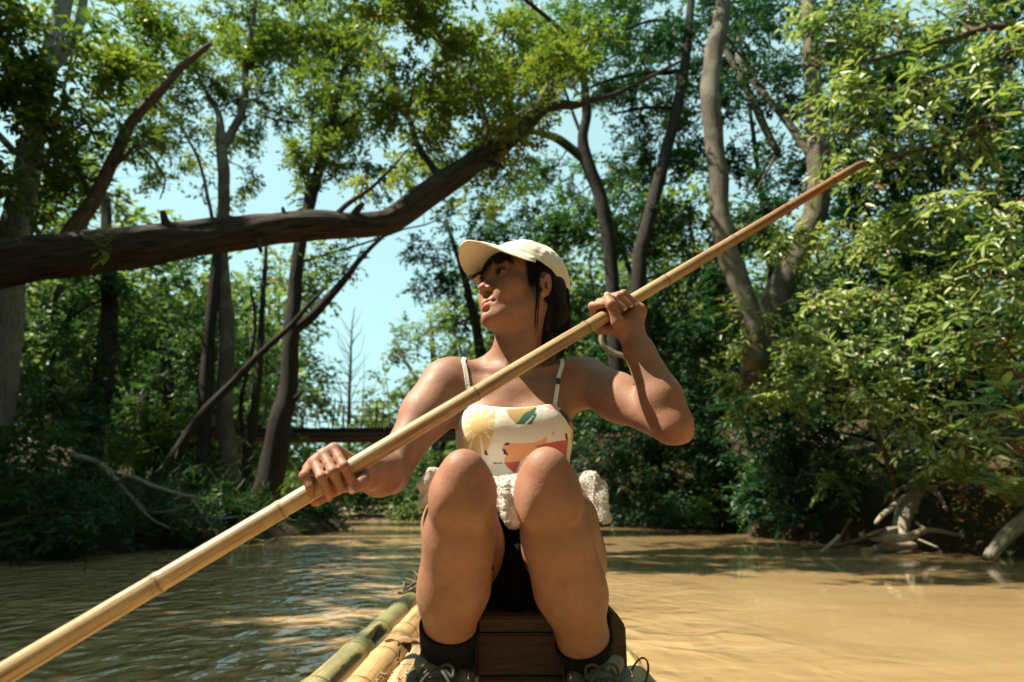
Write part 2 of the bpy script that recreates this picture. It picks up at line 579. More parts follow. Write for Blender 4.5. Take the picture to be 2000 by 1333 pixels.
# ================================================================== box seat
def wood_mat(name, c1, c2):
    m = NT(name)
    co = m.coord((1.2, 6, 14))
    n = m.noise(7, 6, 0.65, co, 1.2); n2 = m.noise(40, 4, 0.6, co)
    c = m.ramp(n, [(0.3, c1), (0.7, c2)])
    c = m.mix(m.ramp(n2, [(0.45, 0.0), (0.7, 0.5)]), c, tuple(0.45 * q for q in c1))
    m.col(c); m.set(Roughness=0.7, Specular_IOR_Level=0.3)
    m.nrm(m.bump(n2, 0.35, 0.004))
    return m.m
M_WOOD = wood_mat("seat_wood", (0.075, 0.036, 0.018), (0.150, 0.076, 0.038))
seat = empty("wooden_seat_box", (0.02, 1.24, 0.088))
tag(seat, "low dark wooden plank box used as a seat on the bamboo raft", "seat")
def plank(name, x0, x1, y0, y1, z0, z1, bev=0.003, chamfer=None):
    bm = bmesh.new()
    if chamfer is None:
        bmesh.ops.create_cube(bm, size=1)
        for v in bm.verts:
            v.co = Vector(((x0 + x1) / 2 + v.co.x * (x1 - x0), (y0 + y1) / 2 + v.co.y * (y1 - y0), (z0 + z1) / 2 + v.co.z * (z1 - z0)))
    else:
        pr = [(x0, z0), (x1, z0), (x1, z1 - chamfer), (x1 - chamfer * 0.7, z1), (x0, z1)]
        a = [bm.verts.new((x, y0, z)) for x, z in pr]
        b = [bm.verts.new((x, y1, z)) for x, z in pr]
        bm.faces.new(a); bm.faces.new(b[::-1])
        for i in range(5):
            bm.faces.new((a[i], b[i], b[(i + 1) % 5], a[(i + 1) % 5]))
        bmesh.ops.recalc_face_normals(bm, faces=bm.faces)
    bmesh.ops.bevel(bm, geom=list(bm.edges), offset=bev, segments=2, affect='EDGES')
    me_ = bpy.data.meshes.new(name); bm.to_mesh(me_); bm.free()
    return add(name, me_, M_WOOD, seat)
plank("plank", -0.122, 0.162, 1.088, 1.113, 0.090, 0.150)
plank("plank", -0.122, 0.162, 1.086, 1.112, 0.153, 0.2165)
plank("top_board", -0.122, 0.162, 1.080, 1.235, 0.220, 0.243)
plank("top_board", -0.122, 0.162, 1.239, 1.400, 0.220, 0.2425)
plank("end_board", 0.1645, 0.190, 1.075, 1.405, 0.089, 0.250, 0.003, 0.020)
plank("end_board", -0.149, -0.1245, 1.075, 1.405, 0.089, 0.246)
plank("back_board", -0.122, 0.162, 1.385, 1.41, 0.090, 0.2165)

# ---- cup behind the shoe
cup = empty("cup", (-0.076, 1.035, 0.088))
tag(cup, "white cup with a grey-blue band standing behind the image-left shoe", "cup")
def lathe(profile, c, seg=28, tilt=None):
    V, F = [], []
    for r, z in profile:
        for j in range(seg):
            a = 2 * math.pi * j / seg
            p = Vector((r * math.cos(a), r * math.sin(a), z))
            if tilt is not None: p = tilt @ p
            V.append(Vector(c) + p)
    for i in range(len(profile) - 1):
        for j in range(seg):
            j2 = (j + 1) % seg
            F.append((i * seg + j, i * seg + j2, (i + 1) * seg + j2, (i + 1) * seg + j))
    F.append(tuple(range(seg))[::-1])
    F.append(tuple((len(profile) - 1) * seg + j for j in range(seg)))
    return V, F
tl_ = Matrix.Rotation(R(-3), 3, 'X') @ Matrix.Rotation(R(-6), 3, 'Y')
m = NT("cup_white"); m.set(Base_Color=(0.62, 0.60, 0.50, 1), Roughness=0.45)
add("cup_body", mesh_py("cup_body", *lathe([(0.027, 0.001), (0.029, 0.004), (0.033, 0.072)], (-0.078, 1.035, 0.090), tilt=tl_), True), m.m, cup)
m = NT("cup_band"); m.set(Base_Color=(0.13, 0.17, 0.27, 1), Roughness=0.5)
add("band", mesh_py("band", *lathe([(0.0325, 0.070), (0.0335, 0.074), (0.0345, 0.128), (0.032, 0.131), (0.005, 0.131)], (-0.078, 1.035, 0.090), tilt=tl_), True), m.m, cup)
mb = MB()
mb.tube([Vector((-0.060, 0.998, 0.235)), Vector((-0.056, 1.002, 0.21)), Vector((-0.054, 1.003, 0.175))], [0.004, 0.005, 0.004], 6)
m = NT("black_cord"); m.set(Base_Color=(0.01, 0.01, 0.01, 1), Roughness=0.8)
mb.build("cord", m.m, cup)
# ================================================================== vegetation
def leaf_mat(name, lo, mid, hi, trans=0.42, dead=(0.30, 0.12, 0.03), rough=0.45, spec=0.28):
    m = NT(name)
    a = m.attr("tint")
    sep = m.n("SeparateColor"); m.l(a, sep.inputs[0])
    c = m.ramp(sep.outputs[0], [(0.0, lo), (0.5, mid), (1.0, hi)])
    c = m.mix(sep.outputs[2], c, dead)
    m.col(c)
    m.set(Roughness=rough, Specular_IOR_Level=spec)
    tr = m.n("BsdfTranslucent")
    tc = m.mix(1.0, c, (1.35, 1.5, 0.8), 'MULTIPLY')
    m.l(tc, tr.inputs[0])
    mx = m.n("MixShader"); mx.inputs[0].default_value = trans
    m.l(m.b.outputs[0], mx.inputs[1]); m.l(tr.outputs[0], mx.inputs[2])
    m.l(mx.outputs[0], m.out.inputs[0])
    return m.m
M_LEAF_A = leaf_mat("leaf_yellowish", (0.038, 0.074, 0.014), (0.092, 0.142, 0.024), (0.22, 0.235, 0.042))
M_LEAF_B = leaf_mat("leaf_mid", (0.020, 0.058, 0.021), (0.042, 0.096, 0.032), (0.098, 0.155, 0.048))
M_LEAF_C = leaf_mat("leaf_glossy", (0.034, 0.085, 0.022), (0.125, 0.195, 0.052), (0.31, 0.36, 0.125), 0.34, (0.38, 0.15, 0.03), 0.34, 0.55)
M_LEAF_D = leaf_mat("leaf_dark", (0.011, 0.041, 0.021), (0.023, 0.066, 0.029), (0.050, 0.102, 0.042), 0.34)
M_LEAF_F = leaf_mat("leaf_far", (0.065, 0.105, 0.042), (0.11, 0.155, 0.056), (0.17, 0.21, 0.08), 0.45)

def leaf_arrays(pos, dirs, nrm, L, W, six, rs):
    """leaf faces: folded along the midrib; returns verts, tris"""
    N = len(pos)
    side = np.cross(dirs, nrm)
    side /= np.maximum(np.linalg.norm(side, axis=1), 1e-6)[:, None]
    up = np.cross(side, dirs)
    L = L[:, None]; W = W[:, None]
    fold = 0.25
    if six:
        droop = 0.12 * L
        V = np.stack([pos,
                      pos + dirs * L * 0.32 - side * W * 0.46 + up * W * fold,
                      pos + dirs * L * 0.68 - side * W * 0.36 + up * (W * fold * 0.7 - droop * 0.4),
                      pos + dirs * L - up * droop,
                      pos + dirs * L * 0.68 + side * W * 0.36 + up * (W * fold * 0.7 - droop * 0.4),
                      pos + dirs * L * 0.32 + side * W * 0.46 + up * W * fold], 1)
        T = np.array([[0, 2, 1], [0, 3, 2], [0, 4, 3], [0, 5, 4]])
        k = 6
    else:
        V = np.stack([pos, pos + dirs * L * 0.48 - side * W * 0.5 + up * W * fold, pos + dirs * L, pos + dirs * L * 0.48 + side * W * 0.5 + up * W * fold], 1)
        T = np.array([[0, 2, 1], [0, 3, 2]])
        k = 4
    F = (np.arange(N)[:, None, None] * k + T[None]).reshape(-1, 3)
    return V.reshape(-1, 3), F, k

def unit(a):
    return a / np.maximum(np.linalg.norm(a, axis=1), 1e-6)[:, None]

class Crown:
    def __init__(self, seed):
        self.rs = np.random.RandomState(seed)
        self.P, self.D, self.N, self.L, self.W, self.T = [], [], [], [], [], []
        self.twigs = []
    def blob(self, c, r, L, W, cov=2.0, per=9, droop=0.35, hue=0.0, twig=0.0, shell=0.55, dead=0.004, spread=0.17, face=False):
        rs = self.rs
        c = np.array(c); r = np.array(r, float)
        area = math.pi * r[0] * r[2]
        n = int(cov * area / (0.30 * L * W))
        nt = max(3, n // per)
        # twig roots, gathered in a few clumps so that gaps stay open
        nc = max(3, int(nt ** 0.5 * 0.75))
        cc = unit(rs.normal(size=(nc, 3))) * (rs.uniform(0.15, 1.0, (nc, 1)) ** shell)
        if face:                                    # a dense lit face: leaf sprays sit on the outside turned to the light
            sd_ = np.array(SUN_DIR) * 0.8 + np.array([0, -0.5, 0]); sd_ /= np.linalg.norm(sd_)
            dn = np.minimum(0, cc @ sd_ + 0.15)
            cc = cc - 2 * dn[:, None] * sd_
        pick = rs.randint(0, nc, nt)
        root = cc[pick] + rs.normal(size=(nt, 3)) * spread
        wr = c + root * r
        out = unit(root * np.array([1, 1, 0.6]) + rs.normal(size=(nt, 3)) * 0.7)
        out[:, 2] -= droop * rs.uniform(0.2, 1.4, nt)
        out = unit(out)
        tl = L * rs.uniform(1.6, 3.6, nt)
        k = np.arange(per)
        s = (k[None] + rs.uniform(0, 1, (nt, per))) / per
        pos = wr[:, None] + out[:, None] * (s * tl[:, None])[..., None]
        bend = np.zeros_like(pos); bend[..., 2] = -0.30 * droop * (s ** 2) * tl[:, None]
        pos = (pos + bend).reshape(-1, 3)
        od = np.repeat(out, per, 0)
        up = np.tile(np.array([[0, 0, 1.0]]), (len(od), 1))
        sd = unit(np.cross(od, up))
        sg = np.where(np.tile(k, nt) % 2 == 0, 1, -1)[:, None]
        d = unit(od * rs.uniform(0.3, 0.9, (len(od), 1)) + sd * sg * rs.uniform(0.4, 1.0, (len(od), 1)) + rs.normal(size=od.shape) * 0.28 + np.array([0, 0, -0.25 * droop]))
        nr = unit(up + rs.normal(size=od.shape) * 0.45)
        if face:                                    # sun leaves turn their blades to the light
            nr = unit(up * 0.35 + np.array(SUN_DIR) + rs.normal(size=od.shape) * 0.38)
        m = len(d)
        self.P.append(pos); self.D.append(d); self.N.append(nr)
        sz = rs.uniform(0.65, 1.15, m)
        self.L.append(L * sz); self.W.append(W * sz * rs.uniform(0.8, 1.15, m))
        tn = np.zeros((m, 3))
        clump = np.repeat(rs.normal(size=nc)[pick] * 0.16, per)
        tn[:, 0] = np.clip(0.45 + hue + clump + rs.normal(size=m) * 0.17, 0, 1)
        tn[:, 2] = np.where(rs.uniform(size=m) < dead, rs.uniform(0.5, 1, m), 0)
        self.T.append(tn)
        if twig > 0:
            sel = rs.permutation(nt)[:min(nt, 90)]
            for q in sel:
                self.twigs.append((wr[q] - out[q] * tl[q] * 0.4, wr[q] + out[q] * tl[q], twig))
        return self
    def mesh(self, name, six=False, parts=0):
        P, D, N = np.concatenate(self.P), np.concatenate(self.D), np.concatenate(self.N)
        L, W, T = np.concatenate(self.L), np.concatenate(self.W), np.concatenate(self.T)
        if parts:                                   # the leaves that show largest become pieces of their own
            u = P[:, 0] / P[:, 1]
            key = L / P[:, 1] - np.where((u > 0.86) | (P[:, 2] > 0.43 + 0.86 * P[:, 1]), 1.0, 0.0)
            o = np.argsort(-key)
            self.big = [(P[i], D[i], N[i], L[i], T[i]) for i in o[:parts]]
            o = o[parts:]
            P, D, N, L, W, T = P[o], D[o], N[o], L[o], W[o], T[o]
        V, F, k = leaf_arrays(P, D, N, L, W, six, self.rs)
        me = mesh_np(name, V, F, False)
        vcol(me, "tint", np.repeat(T, k, 0))
        self.count = len(P)
        return me

def bark_mat(name, c1, c2, crack, ridge=0.6, scale=1.0, lichen=None):
    m = NT(name)
    v = m.attr("bark")
    n = m.noise(34 * scale, 6, 0.65, v, 0.6); n2 = m.noise(110 * scale, 4, 0.6, v)
    co = m.coord()
    big = m.noise(2.5, 4, 0.6, co)
    c = m.ramp(n, [(0.32, crack), (0.5, c1), (0.72, c2)])
    if lichen:
        c = m.mix(m.ramp(big, [(0.5, 0.0), (0.62, 0.8)]), c, lichen)
    m.col(c); m.set(Roughness=0.9, Specular_IOR_Level=0.2)
    m.nrm(m.bump(n2, 0.5 * ridge, 0.02, m.bump(n, ridge, 0.05)))
    return m.m
M_BARK_LOG = bark_mat("bark_rough", (0.062, 0.048, 0.038), (0.115, 0.088, 0.070), (0.014, 0.011, 0.009), 1.0, 0.55)
M_BARK_DK = bark_mat("bark_dark", (0.032, 0.027, 0.022), (0.060, 0.050, 0.041), (0.012, 0.010, 0.008), 0.7)
M_BARK_GY = bark_mat("bark_grey", (0.085, 0.071, 0.053), (0.135, 0.116, 0.088), (0.032, 0.027, 0.021), 0.4, 1.0, (0.155, 0.14, 0.11))
M_BARK_PALE = bark_mat("bark_pale", (0.145, 0.132, 0.105), (0.22, 0.203, 0.165), (0.06, 0.052, 0.04), 0.35, 1.0, (0.27, 0.255, 0.215))
M_BARK_BR = bark_mat("bark_brown", (0.105, 0.068, 0.044), (0.175, 0.115, 0.075), (0.035, 0.024, 0.016), 0.5)
M_DRIFT = bark_mat("driftwood", (0.34, 0.29, 0.22), (0.50, 0.44, 0.35), (0.12, 0.10, 0.07), 0.6, 1.4)

class Wood:
    """limbs of one tree, collected into one mesh with straightened bark coordinates"""
    def __init__(self, seed=0):
        self.V, self.F, self.B = [], [], []
        self.rng = random.Random(seed)
        self.paths = []
    def limb(self, pts, rad, seg=10, sub=5, rough=0.06, wander=0.0, keep=True):
        """pts world points, rad radii at those points"""
        P = spline([tuple(p) + (r,) for p, r in zip(pts, rad)], sub)
        pp = [Vector(p[:3]) for p in P]; rr_ = [max(0.0015, p[3]) for p in P]
        if wander:
            for i in range(1, len(pp) - 1):
                q = pp[i] * 2.3
                pp[i] = pp[i] + Vector((mnoise.noise(q), mnoise.noise(q + Vector((9, 3, 1))), mnoise.noise(q + Vector((2, 8, 5))))) * wander
        if keep:
            self.paths += list(zip(pp, rr_))
        fr = frames(pp)
        o = len(self.V)
        off = self.rng.uniform(0, 50)
        s = 0.0
        for i, (p, (t, a, b)) in enumerate(zip(pp, fr)):
            if i: s += (pp[i] - pp[i - 1]).length
            for j in range(seg):
                an = 2 * math.pi * j / seg
                ca, sa = math.cos(an), math.sin(an)
                bv = Vector((rr_[i] * ca * 2 + off, rr_[i] * sa * 2, s * 0.22))
                k = 1 + rough * (mnoise.noise(Vector((ca * 1.6 + off, sa * 1.6, s * 2.4 / max(0.25, rr_[i] * 10)))) + 0.5 * mnoise.noise(Vector((ca * 4 + off, sa * 4, s * 3))))
                self.V.append(p + (a * ca + b * sa) * (rr_[i] * k))
                self.B.append(tuple(bv))
        n = len(pp)
        for i in range(n - 1):
            for j in range(seg):
                j2 = (j + 1) % seg
                self.F.append((o + i * seg + j, o + i * seg + j2, o + (i + 1) * seg + j2, o + (i + 1) * seg + j))
        self.F.append(tuple(o + j for j in range(seg))[::-1])
        self.F.append(tuple(o + (n - 1) * seg + j for j in range(seg)))
        return self
    def reach(self, target, r=0.02, sag=0.1):
        """a limb from the nearest standing wood to a point in the crown"""
        t = Vector(target)
        if not self.paths: return
        best = min(self.paths, key=lambda q: (q[0] - t).length - 0.25 * max(0, t.z - q[0].z))
        p = best[0]
        d = (t - p).length
        if d < 0.15: return
        r0 = min(best[1] * 0.6, r + 0.012 * d)
        mid = p.lerp(t, 0.5) + Vector((0, 0, sag * d * self.rng.uniform(0.3, 1.2)))
        mid += Vector((self.rng.uniform(-1, 1), self.rng.uniform(-1, 1), 0)) * d * 0.10
        self.limb([p, mid, t], [r0, r0 * 0.65, r0 * 0.28], 6, 4, 0.05, 0.03 * d, keep=True)
    def mesh(self, name):
        me = mesh_py(name, self.V, self.F, True)
        vcol(me, "bark", np.array(self.B))
        return me

def leaf_piece(L, W, name="leaf_blade"):
    """one smooth pointed leaf along +y, 24 faces"""
    V, F = [], []
    n = 6
    for i in range(n + 1):
        u = i / n
        ww = W * 0.5 * (math.sin(math.pi * u ** 0.8) ** 0.9 if 0 < u < 1 else 0.02)
        for v in (-1, -0.5, 0, 0.5, 1):
            V.append((v * ww, u * L, 0.28 * W * abs(v) ** 1.2 * 0.5 - 0.18 * L * u * u))
    for i in range(n):
        for j in range(4):
            F.append((i * 5 + j, i * 5 + j + 1, (i + 1) * 5 + j + 1, (i + 1) * 5 + j))
    return mesh_py(name, V, F, True)
def tinted(me, v, dead=0.0):
    vcol(me, "tint", np.tile(np.array([v, 0, dead]), (len(me.vertices), 1)))
    return me
def put_leaf(me, mat, pos, d, nrm, parent, scale=1.0, name="leaf"):
    o = bpy.data.objects.new(name, me)
    if not me.materials: me.materials.append(mat)
    link(o)
    d = Vector(d).normalized(); x = d.cross(Vector(nrm)).normalized(); z = x.cross(d)
    M = Matrix((x, d, z)).transposed().to_4x4()
    o.matrix_world = Matrix.Translation(pos) @ M @ Matrix.Scale(scale, 4)
    o.parent = parent
    o.matrix_parent_inverse = Matrix.Translation(-Vector(parent.location))
    return o
def P3(spec):
    return [at(a, b, c) for a, b, c in spec]

def tree(name, label, limbs, blobs, bark, leaf, L, W, cov=2.0, six=False, seed=1, cat="tree", group=None, droop=0.35, per=9, hue=0.0, dead=0.004, twigs=0.0, parts=0, face=False, reach=True, depth=1.0, crown_name="crown", fork=True, ground_fix=True):
    """limbs: list of [(px,py,Y,radius in m)...]; blobs: (px,py,Y,rx,ry[,cov]) in photo pixels"""
    w = Wood(seed)
    base = None
    for lb in limbs:
        pts = [at(*q[:3]) for q in lb]; rad = [q[3] for q in lb]
        if base is None: base = pts[0].copy()
        seg = 14 if max(rad) > 0.06 else 9
        w.limb(pts, rad, seg, 6, 0.10, 0.02)
    cr = Crown(seed)
    cs = []
    for bl in blobs:
        px, py, Y, rx, ry = bl[:5]
        cv = bl[5] if len(bl) > 5 else cov
        c = at(px, py, Y); k = Y / FOC
        rw = (rx * k, 0.5 * (rx + ry) * k * depth, ry * k)
        cr.blob(c, rw, L, W, cv, per, droop, hue, twigs, dead=dead, face=face)
        cs.append((c, rw))
    if base is None:
        c0 = cs[0][0]
        bx_ = c0.x
        yy_ = np.array([c0.y])
        if float(ground_z(np.array([bx_]), yy_)[0]) < 0.12:          # rooted on the bank, leaning over the water
            bx_ = float(interp(yy_, BANK_R)[0]) + 0.5 if c0.x > float((interp(yy_, BANK_R)[0] + interp(yy_, BANK_L)[0]) / 2) else float(interp(yy_, BANK_L)[0]) - 0.5
        base = Vector((bx_, c0.y, float(ground_z(np.array([bx_]), yy_)[0]) - 0.05))
        tk = 1.8 if cat == "tree" else 1.0
        w.limb([base, base.lerp(c0, 0.6) + Vector((0.05, 0, 0)), c0], [0.035 * tk, 0.025 * tk, 0.012 * tk], 8, 5, 0.1, 0.03)
    if reach:
        for c, rw in sorted(cs, key=lambda q: q[0].z):
            w.reach(c, 0.012)
            if fork:
                for q in range(4):
                    d = Vector((w.rng.uniform(-1, 1), w.rng.uniform(-1, 1), w.rng.uniform(-0.7, 1))).normalized()
                    e = Vector((c.x + d.x * rw[0] * 0.8, c.y + d.y * rw[1] * 0.8, c.z + d.z * rw[2] * 0.8))
                    w.limb([c, c.lerp(e, 0.5) + Vector((0, 0, 0.04)), e], [0.010, 0.007, 0.003], 5, 3, 0, 0.02, keep=False)
    for a, b, t in cr.twigs:
        w.limb([a, (np.array(a) + b) / 2, b], [t, t * 0.8, t * 0.4], 4, 1, 0, 0, keep=False)
    root = empty(name, tuple(base))
    tag(root, label, cat, group)
    if w.V:
        add("trunk" if cat == "tree" else "stems", w.mesh(name + "_wood"), bark, root)
    if blobs:
        cme = cr.mesh(name + "_leaves", six, parts)
        co_ = add(crown_name, cme, leaf, root)
        if parts:
            co_["kind"] = "stuff"
            ms = [tinted(leaf_piece(0.1, 0.1 * W / L), t) for t in (0.3, 0.5, 0.7, 0.9)]
            for p_, d_, n_, l_, t_ in cr.big:
                put_leaf(ms[min(3, max(0, int(t_[0] * 4)))], leaf, Vector(p_), d_, n_, root, l_ / 0.1)
        STAT.append((name, cr.count))
    return root
STAT = []

# ------------------------------------------------------------------ the big leaning trunk
V3_ = Vector
w = Wood(40)
LOG = [(-420, 600, 3.9, 0.215), (-150, 560, 4.15, 0.200), (0, 518, 4.3, 0.186), (220, 490, 4.5, 0.168), (430, 460, 4.75, 0.150), (600, 442, 5.0, 0.132), (720, 440, 5.15, 0.116), (770, 428, 5.25, 0.120), (830, 385, 5.4, 0.132), (900, 335, 5.55, 0.128), (975, 285, 5.75, 0.112), (1040, 228, 6.0, 0.095), (1080, 170, 6.3, 0.075), (1130, 100, 6.6, 0.055), (1170, 40, 7.0, 0.035)]
w.limb([at(*q[:3]) for q in LOG], [q[3] for q in LOG], 36, 12, 0.16, 0.0)
w.limb(P3([(1035, 225, 6.0), (1090, 205, 6.2), (1130, 203, 6.4), (1200, 185, 6.8), (1330, 120, 7.2)]), [0.075, 0.062, 0.05, 0.036, 0.02], 12, 6, 0.1, 0.03)
w.limb(P3([(900, 335, 5.5), (945, 318, 5.45), (972, 322, 5.4), (985, 330, 5.38)]), [0.05, 0.035, 0.028, 0.016], 10, 5, 0.1)
w.limb(P3([(640, 436, 5.05), (700, 385, 5.3), (760, 335, 5.6), (800, 290, 6)]), [0.03, 0.022, 0.014, 0.008], 8, 5, 0.05, 0.03)
w.limb(P3([(860, 360, 5.45), (800, 240, 5.9), (760, 130, 6.3), (700, 40, 6.6)]), [0.045, 0.032, 0.022, 0.012], 8, 6, 0.05, 0.04)
w.limb(P3([(960, 300, 5.7), (930, 180, 6.1), (860, 70, 6.5), (790, 10, 6.9)]), [0.05, 0.04, 0.03, 0.02], 8, 6, 0.05, 0.04)
for px, py, Y, dx, dz, r in ((330, 452, 4.55, -0.05, 0.16, 0.03), (505, 470, 4.75, 0.06, -0.13, 0.022), (120, 560, 4.3, 0.02, -0.14, 0.02), (690, 424, 5.05, 0.10, 0.12, 0.03), (560, 430, 4.9, -0.03, 0.10, 0.018)):
    p_ = at(px, py, Y)
    w.limb([p_, p_ + V3_((dx * 0.6, -0.04, dz * 0.6)), p_ + V3_((dx, -0.05, dz))], [r * 1.5, r, r * 0.7], 9, 4, 0.15)
cr = Crown(40)
for px, py, Y, rx, ry, cv in [(850, 110, 5.6, 120, 90, 2.6), (960, 60, 6.6, 110, 60, 2.0), (800, 245, 5.7, 100, 80, 1.7), (925, 225, 6.4, 110, 80, 2.2), (1020, 150, 6.9, 90, 80, 2.0), (1000, 300, 6.0, 60, 50, 1.8), (1000, 240, 5.4, 80, 55, 1.7), (1070, 150, 5.8, 90, 70, 1.8), (935, 190, 5.3, 90, 60, 1.6), (1130, 90, 6.0, 80, 60, 1.6), (760, -60, 5.2, 140, 80, 2.4), (900, -80, 4.9, 120, 60, 2.2), (880, 320, 6.2, 70, 40, 1.2), (760, 330, 6.4, 80, 50, 1.1), (1080, 90, 6.9, 90, 80, 1.6), (1000, 400, 7.0, 60, 40, 0.9), (930, 390, 6.6, 50, 30, 0.9), (780, 60, 6.6, 100, 60, 1.2)]:
    k = Y / FOC
    c = at(px, py, Y)
    cr.blob(c, (rx * k, (rx + ry) / 2 * k, ry * k), 0.075, 0.036, cv, 9, 0.3, 0.12)
    w.reach(c, 0.012)
lt = empty("leaning_tree", tuple(at(-420, 600, 3.9)))
tag(lt, "thick rough dark trunk leaning low across the river, rising behind the cap", "tree")
add("trunk", w.mesh("leaning_trunk"), M_BARK_LOG, lt)
add("crown", cr.mesh("leaning_crown"), M_LEAF_A, lt)

# sprig of leaves hanging on the trunk, every leaf its own piece
rl = random.Random(9)
vroot = empty("creeper_sprig", tuple(at(205, 445, 4.25)))
tag(vroot, "sprig of yellow-green creeper leaves hanging over the leaning trunk near the picture's edge", "creeper")
wv_ = Wood(3)
wv_.limb(P3([(225, 440, 4.42), (205, 450, 4.27), (196, 475, 4.24), (188, 515, 4.24)]), [0.004, 0.004, 0.003, 0.002], 5, 4)
add("stem", wv_.mesh("sprig_stem"), M_BARK_BR, vroot)
lms = [tinted(leaf_piece(0.085, 0.05), t) for t in (0.65, 0.85, 1.0)]
for k in range(20):
    u = k / 19
    p = at(218 - 26 * u + rl.uniform(-12, 14), 446 + 66 * u, 4.24)
    put_leaf(lms[k % 3], M_LEAF_A, p, (rl.uniform(-1, 1.2), rl.uniform(-0.8, 0.1), rl.uniform(-0.7, 0.2)), (rl.uniform(-.4, .4), -0.5, 1), vroot, rl.uniform(0.6, 1.1))

# ------------------------------------------------------------------ left bank trees
tree("pale_tree", "stout pale grey tree at the left edge of the picture behind the leaning trunk",
     [[(-30, 900, 5.6, 0.17), (0, 700, 5.6, 0.155), (25, 480, 5.7, 0.135), (60, 300, 5.8, 0.115), (95, 130, 5.9, 0.10), (130, -20, 6.1, 0.085), (170, -200, 6.3, 0.06)],
      [(90, 150, 5.9, 0.07), (150, 60, 6.1, 0.055), (170, -60, 6.3, 0.04)], [(30, 300, 5.8, 0.04), (-60, 200, 5.7, 0.03), (-150, 120, 5.6, 0.02)]],
     [(30, 50, 5.0, 110, 80), (150, 110, 5.3, 110, 80), (30, 190, 5.0, 100, 80), (150, 250, 5.4, 90, 70), (50, 330, 5.1, 95, 60), (170, 350, 5.6, 70, 50, 1.2), (90, 430, 5.4, 70, 30, 1.0), (240, 40, 5.9, 90, 60, 1.3)],
     M_BARK_PALE, M_LEAF_A, 0.10, 0.052, 2.9, seed=2, hue=-0.02)
tree("forked_tree", "slender grey forked tree standing above the middle of the leaning trunk",
     [[(455, 960, 8.3, 0.125), (440, 820, 8.3, 0.115), (443, 640, 8.4, 0.105), (432, 480, 8.5, 0.095), (438, 380, 8.5, 0.09), (432, 285, 8.6, 0.085), (425, 220, 8.7, 0.05), (395, 165, 8.8, 0.03), (370, 100, 9, 0.02)],
      [(434, 290, 8.6, 0.075), (465, 235, 8.6, 0.065), (478, 190, 8.6, 0.06), (480, 130, 8.7, 0.055), (492, 60, 8.8, 0.045), (500, -40, 9, 0.035)],
      [(479, 135, 8.7, 0.04), (520, 100, 8.7, 0.03), (580, 75, 8.8, 0.018)], [(415, 430, 8.5, 0.03), (390, 320, 8.6, 0.025), (350, 240, 8.7, 0.018)]],
     [(330, 50, 8.6, 100, 70), (470, 30, 9, 90, 50), (290, 170, 8.6, 80, 70), (400, 150, 8.6, 80, 60), (540, 130, 9, 70, 70), (350, 280, 8.8, 70, 50), (520, 230, 9, 70, 50), (480, 330, 9, 40, 50, 1.0), (400, 400, 9, 40, 40, 0.8), (560, 50, 9, 70, 50)],
     M_BARK_GY, M_LEAF_A, 0.09, 0.045, 2.3, seed=3, hue=0.02)
tree("crooked_tree", "dark crooked tree with a side limb, standing at the end of the footbridge",
     [[(505, 1000, 7.6, 0.19), (530, 930, 7.6, 0.17), (545, 840, 7.6, 0.15), (560, 770, 7.65, 0.125), (567, 690, 7.7, 0.105), (572, 620, 7.8, 0.10), (580, 520, 7.9, 0.09), (594, 440, 8.0, 0.085), (612, 370, 8.1, 0.085), (640, 260, 8.2, 0.07), (668, 160, 8.3, 0.055), (690, 40, 8.5, 0.035)],
      [(571, 650, 7.75, 0.075), (610, 618, 7.8, 0.07), (660, 560, 7.9, 0.055), (700, 510, 8.0, 0.04), (750, 460, 8.2, 0.025)], [(605, 405, 8.05, 0.05), (570, 425, 8.0, 0.05), (548, 470, 7.9, 0.05)],
      [(565, 790, 7.6, 0.05), (580, 775, 7.55, 0.03), (592, 762, 7.5, 0.012)], [(640, 260, 8.2, 0.035), (700, 220, 8.3, 0.03), (760, 160, 8.5, 0.016)]],
     [(640, 40, 8.5, 90, 70), (690, 120, 8.6, 90, 80, 1.8), (630, 180, 8.3, 70, 70, 1.6), (720, 230, 8.5, 80, 60), (610, 290, 8.2, 60, 60), (690, 330, 8.4, 80, 50), (600, 390, 8.2, 50, 30, 0.9), (640, 520, 8.2, 60, 50, 0.8), (700, 500, 8.4, 50, 40, 0.7), (610, 570, 8.2, 40, 30, 0.6), (740, 450, 8.6, 50, 30, 0.7)],
     M_BARK_DK, M_LEAF_A, 0.085, 0.042, 2.6, seed=4, hue=0.06)
tree("broken_limb", "bare brown broken limb slanting upwards above the leaning trunk's thick end",
     [[(90, 520, 5.4, 0.085), (150, 440, 5.5, 0.078), (195, 370, 5.6, 0.068), (225, 300, 5.7, 0.062), (262, 235, 5.8, 0.055), (310, 180, 5.9, 0.05), (360, 128, 6.0, 0.042), (412, 86, 6.1, 0.028)],
      [(215, 330, 5.65, 0.03), (245, 305, 5.6, 0.022), (275, 285, 5.6, 0.014), (320, 345, 5.5, 0.010), (312, 390, 5.5, 0.006)], [(180, 390, 5.55, 0.03), (150, 330, 5.6, 0.025), (110, 300, 5.7, 0.015)]],
     [(255, 300, 5.7, 50, 35, 0.9), (120, 290, 5.7, 60, 40, 0.9)], M_BARK_BR, M_LEAF_A, 0.085, 0.042, 1.0, seed=5)
tree("slanting_dead_trunk", "thin bare trunk slanting across the upright trees on the left bank",
     [[(285, 985, 6.9, 0.075), (340, 890, 7.0, 0.062), (390, 815, 7.1, 0.055), (440, 765, 7.2, 0.050), (500, 700, 7.3, 0.044), (560, 645, 7.4, 0.036), (610, 590, 7.5, 0.025), (640, 560, 7.6, 0.014)]],
     [], M_BARK_DK, M_LEAF_B, 0.07, 0.03, seed=6)
